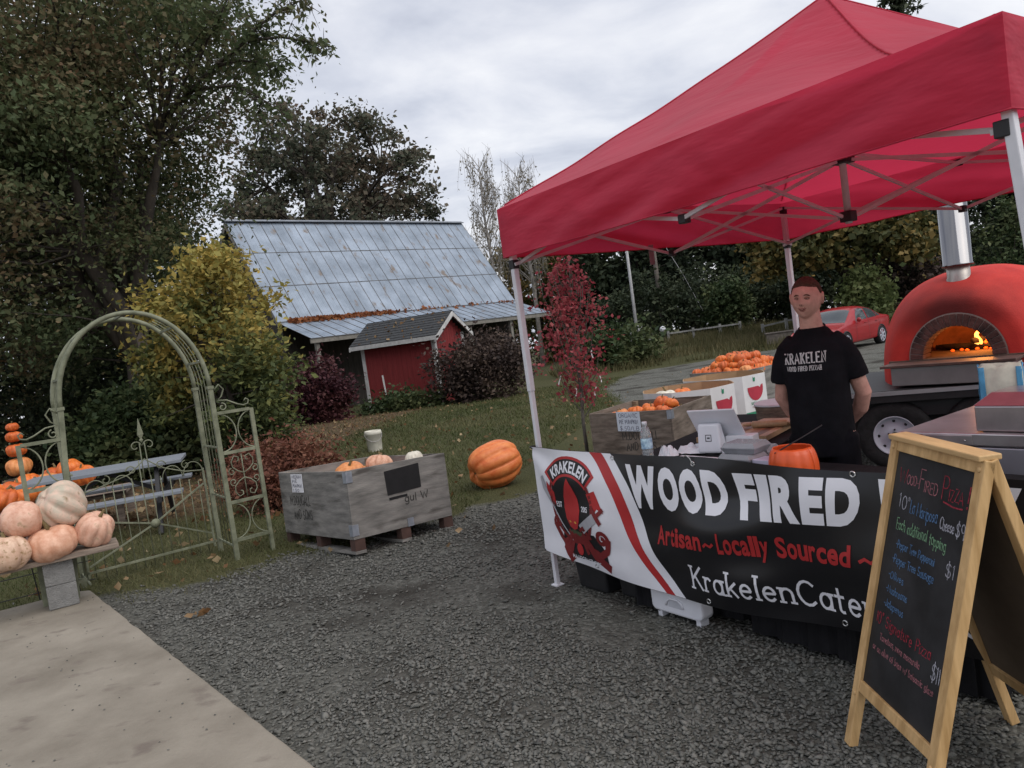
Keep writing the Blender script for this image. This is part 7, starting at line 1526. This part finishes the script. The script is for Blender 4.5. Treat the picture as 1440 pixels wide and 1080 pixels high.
# local x forward, y left; rear axle at x = 0
side_off = .76; ctr = Vector((rw[0], rw[1], 0)) + Vector((hd_.y, -hd_.x, 0)) * side_off * 1.0
car = thing('parked_car', 'red four-door saloon car parked beyond the tent', 'car', (ctr.x, ctr.y, zg(ctr.x, ctr.y)), cang)
st_c = [(-.98, .42, .78, .80, .70), (-.92, .30, .93, .93, .80), (-.70, .24, .97, .985, .85), (-.35, .22, .95, 1.06, .875), (.0, .22, .94, 1.24, .885), (.40, .20, .935, 1.40, .89), (.90, .20, .925, 1.455, .89), (1.40, .20, .915, 1.445, .89), (1.75, .20, .905, 1.34, .89), (2.10, .20, .90, 1.12, .885), (2.40, .21, .88, .93, .88), (2.90, .23, .80, .84, .86), (3.25, .26, .70, .74, .80), (3.44, .34, .58, .60, .66)]
vs = []; fs = []; n = 15
for (x, z0, zb_, zr_, hw) in st_c:
    tp = .80 if zr_ - zb_ > .1 else .93
    sec = [(hw * .90, z0), (hw * .985, z0 + .08), (hw, (z0 + zb_) / 2), (hw * .985, zb_ - .03), (hw * .95, zb_), (hw * (.95 + tp) / 2 * .985, (zb_ + zr_) / 2), (hw * tp * .94, zr_ - .03), (0, zr_ + .012)]
    row = [(x, y, z) for y, z in sec] + [(x, -y, z) for y, z in sec[-2::-1]]; vs += row
for i in range(len(st_c) - 1):
    for k in range(n - 1): a = i * n + k; fs.append((a, a + 1, a + 1 + n, a + n))
    fs.append((i * n + n - 1, i * n, (i + 1) * n, (i + 1) * n + n - 1))
fs.append(tuple(range(n))); fs.append(tuple((len(st_c) - 1) * n + k for k in range(n - 1, -1, -1)))
mb = MB(); mb.add(vs, fs); body_ = mb.build('body', m_car, car, smooth=True); su = body_.modifiers.new('s', 'SUBSURF'); su.levels = 2; su.render_levels = 2
bake(body_); bvc = BVHTree.FromPolygons([v.co.copy() for v in body_.data.vertices], [tuple(p.vertices) for p in body_.data.polygons])
def onside(sgn):
    def f(u, v):
        h_ = bvc.ray_cast(Vector((u, sgn * 2, v)), Vector((0, -sgn, 0))); p = h_[0] if h_[0] else Vector((u, sgn * .8, v)); return (p.x, p.y + sgn * .006, p.z)
    return f
for sgn in (1, -1):
    f = onside(sgn)
    for poly in ([(.98, .965), (1.80, .95), (1.62, 1.18), (1.40, 1.34), (1.02, 1.365)], [(.18, .985), (.90, .968), (.93, 1.365), (.62, 1.35), (.34, 1.24)], [(-.16, 1.0), (.12, .99), (.26, 1.20)]):
        b = MB(); patch2d(b, poly, f, .08); b.build('side_window', m_glass, car)
    for P_ in ([(.95, .30), (.95, .92)], [(.10, .62), (.12, .90)], [(1.92, .30), (1.90, .90)]): b = MB(); ribbon(b, P_, .012, f); b.build('door_gap', m_blackpl, car)
    b = MB(); ribbon(b, [(.05, .50), (1.9, .48)], .025, f); b.build('side_trim', m_car, car)
    for x in (.28, 1.12): b = MB(); b.tube([(x, sgn * .885, .84), (x + .16, sgn * .885, .845)], .014, 6); b.build('door_handle', m_car, car)
    b = MB(); b.lathe([(.02, -.08), (.07, -.05), (.08, 0), (.06, .05), (.01, .07)], 12, Matrix.Translation((1.78, sgn * .93, .98)), squash=(.6, 1)); b.build('mirror', m_car, car, smooth=True)
    for x in (0, 2.64):
        M_ = Matrix.Translation((x, sgn * .70, .315)) @ Matrix.Rotation(PI / 2 * -sgn, 4, 'X')
        b = MB(); b.lathe([(.22, .195), (.30, .20), (.315, .17), (.315, .02), (.30, -.01), (.22, -.01)], 28, M_, cap=False); w_ = b.build('wheel', m_tyre, car, smooth=True)
        b = MB(); b.lathe([(.215, .175), (.20, .165), (.001, .165)], 24, M_, cap=False); b.build('rim_back', m_blackpl, w_)
        for k in range(7): a = 2 * PI * k / 7; b = MB(); b.bar(M_ @ Vector((.03 * math.cos(a), .03 * math.sin(a), .185)), M_ @ Vector((.215 * math.cos(a), .215 * math.sin(a), .19)), .045, .02, M_.to_3x3() @ Vector((0, 0, 1))); b.build('spoke', m_rim, w_)
        b = MB(); b.tube([M_ @ Vector((.215 * math.cos(a), .215 * math.sin(a), .19)) for a in [2 * PI * k / 24 for k in range(25)]], .014, 6); b.build('rim', m_rim, w_, smooth=True)
        b = MB(); b.tube([(x + .345 * math.cos(a), sgn * .872, .315 + .345 * math.sin(a)) for a in [PI * k / 14 for k in range(15)]], .028, 6); b.build('wheel_arch', m_blackpl, car)
    b = MB(); b.add([(-.93, sgn * .60, .72), (-.84, sgn * .815, .70), (-.83, sgn * .815, .92), (-.91, sgn * .62, .94)], [(0, 1, 2, 3)]); b.build('tail_lamp', m_tail, car, solid=.03)
def topf(u, v):
    h_ = bvc.ray_cast(Vector((u, v, 3)), Vector((0, 0, -1))); p = h_[0] if h_[0] else Vector((u, v, 1)); return (p.x, p.y, p.z + .006)
b = MB(); patch2d(b, [(1.66, -.60), (1.66, .60), (2.36, .72), (2.36, -.72)], topf, .1); b.build('windscreen', m_glass, car); b = MB(); patch2d(b, [(-.28, -.66), (.30, -.55), (.30, .55), (-.28, .66)], topf, .1); b.build('rear_window', m_glass, car)
# ------------------------------------------------------------------ poles, lamp, fence
m_polew = mat('grey_pole_wood', (.15, .13, .115), r=.95, v=.3, s=4); m_poles = mat('pale_steel_pole', (.42, .42, .43), r=.6, v=.15)
P = ad(897, 476, 42); base = (P[0], P[1], zg(P[0], P[1])); o = thing('service_pole', 'pale metal service pole with meter boxes at its foot', 'pole', base, 0); h_ = 8.3
b = MB(); b.tube([(0, 0, -.3), (0, 0, 3), (0, 0, h_)], [.10, .085, .07], 10); b.build('pole', m_poles, o, smooth=True)
for (x, z, w_, hh) in ((-.18, .1, .55, .75), (.45, .15, .38, .42), (.1, .85, .32, .3)): b = MB(); b.box(x - w_ / 2, -.38, z, x + w_ / 2, -.14, z + hh); b.build('meter_box', m_poles, o, bevel=.02)
P = ad(933, 462, 45); base = (P[0], P[1], zg(P[0], P[1])); o = thing('utility_pole', 'dark wooden utility pole right of the pale one', 'pole', base, 0)
b = MB(); b.tube([(0, 0, -.3), (0, 0, 4), (0, 0, 9)], [.15, .13, .10], 10); b.build('pole', m_polew, o, smooth=True); b = MB(); b.bar((-.9, 0, 8.3), (.9, 0, 8.3), .1, .12); b.build('crossarm', m_polew, o)
b = MB(); b.tube([(.1, 0, 6.5), (1.4, -.6, 3.4), (2.2, -.9, 1.2)], .015, 5); b.build('guy_wire', m_poles, o)
P = ad(932, 463, 41); z0 = zg(P[0], P[1]); o = thing('globe_lamp', 'short post with a round white globe lamp by the fence', 'lamp', (P[0], P[1], z0), 0); zt = P[2] - z0
b = MB(); b.cyl((0, 0, -.1), (0, 0, max(.3, zt - .15)), .05, n=8); b.build('post', m_blackpl, o); b = MB(); b.lathe([(.04, -.17), (.13, -.11), (.175, 0), (.13, .11), (.03, .17)], 16, Matrix.Translation((0, 0, max(.5, zt)))); b.build('globe', m_whitepl, o, smooth=True)
m_fence = mat('weathered_white_fence', (.30, .30, .29), r=.9, v=.3, s=4)
def rail_fence(label, pts_px, Y):
    Ps = [ad(x, y, Y) for x, y in pts_px]; b0 = np.array([Ps[0][0], Ps[0][1], 0]); o = thing('rail_fence', label, 'fence', b0, 0, 'white rail fences at the back'); tops = []
    for p in Ps:
        z0 = zg(p[0], p[1]); q = p - b0; b = MB(); b.box(q[0] - .06, q[1] - .06, z0 - .2, q[0] + .06, q[1] + .06, max(z0 + .55, p[2] + .02)); b.build('post', m_fence, o); tops.append((q[0], q[1], max(z0 + .42, p[2] - .10)))
    for k in range(len(tops) - 1):
        for dz in (0, ): b = MB(); b.bar((tops[k][0], tops[k][1] - .08, tops[k][2] + dz), (tops[k + 1][0], tops[k + 1][1] - .08, tops[k + 1][2] + dz), .04, .08); b.build('rail', m_fence, o)
rail_fence('white rail fence left of the meter boxes', [(800, 497), (835, 488), (868, 480)], 39)
rail_fence('white rail fence right of the globe lamp', [(940, 472), (975, 466), (1012, 458), (1040, 453)], 41)
rail_fence('white rail fence just left of the man', [(1072, 456), (1105, 448), (1140, 442)], 37)
P = ad(1047, 440, 44); sgn_ = thing('red_sign', 'small red board beyond the white fence', 'sign', (P[0], P[1], zg(P[0], P[1])), 0)
b = MB(); b.box(-.35, -.02, P[2] - zg(P[0], P[1]) - .35, .35, .02, P[2] - zg(P[0], P[1]) + .25); b.build('board', m_redw, sgn_); b = MB(); b.cyl((0, .03, -.1), (0, .03, P[2] - zg(P[0], P[1])), .04, n=6); b.build('post', m_polew, sgn_)
# pale low board wall behind the car park
P = ad(1118, 473, 33.5); o = thing('low_wall', 'low brown timber wall left of the parked car', 'wall', (P[0], P[1], zg(P[0], P[1])), -.2)
b = MB(); b.box(-1.2, -.15, -.2, .9, .15, .45); b.build('wall', m_polew, o, bevel=.02)
b = MB(); b.box(-1.25, -.2, .451, .95, .2, .51); b.build('coping', m_polew, o, bevel=.02)
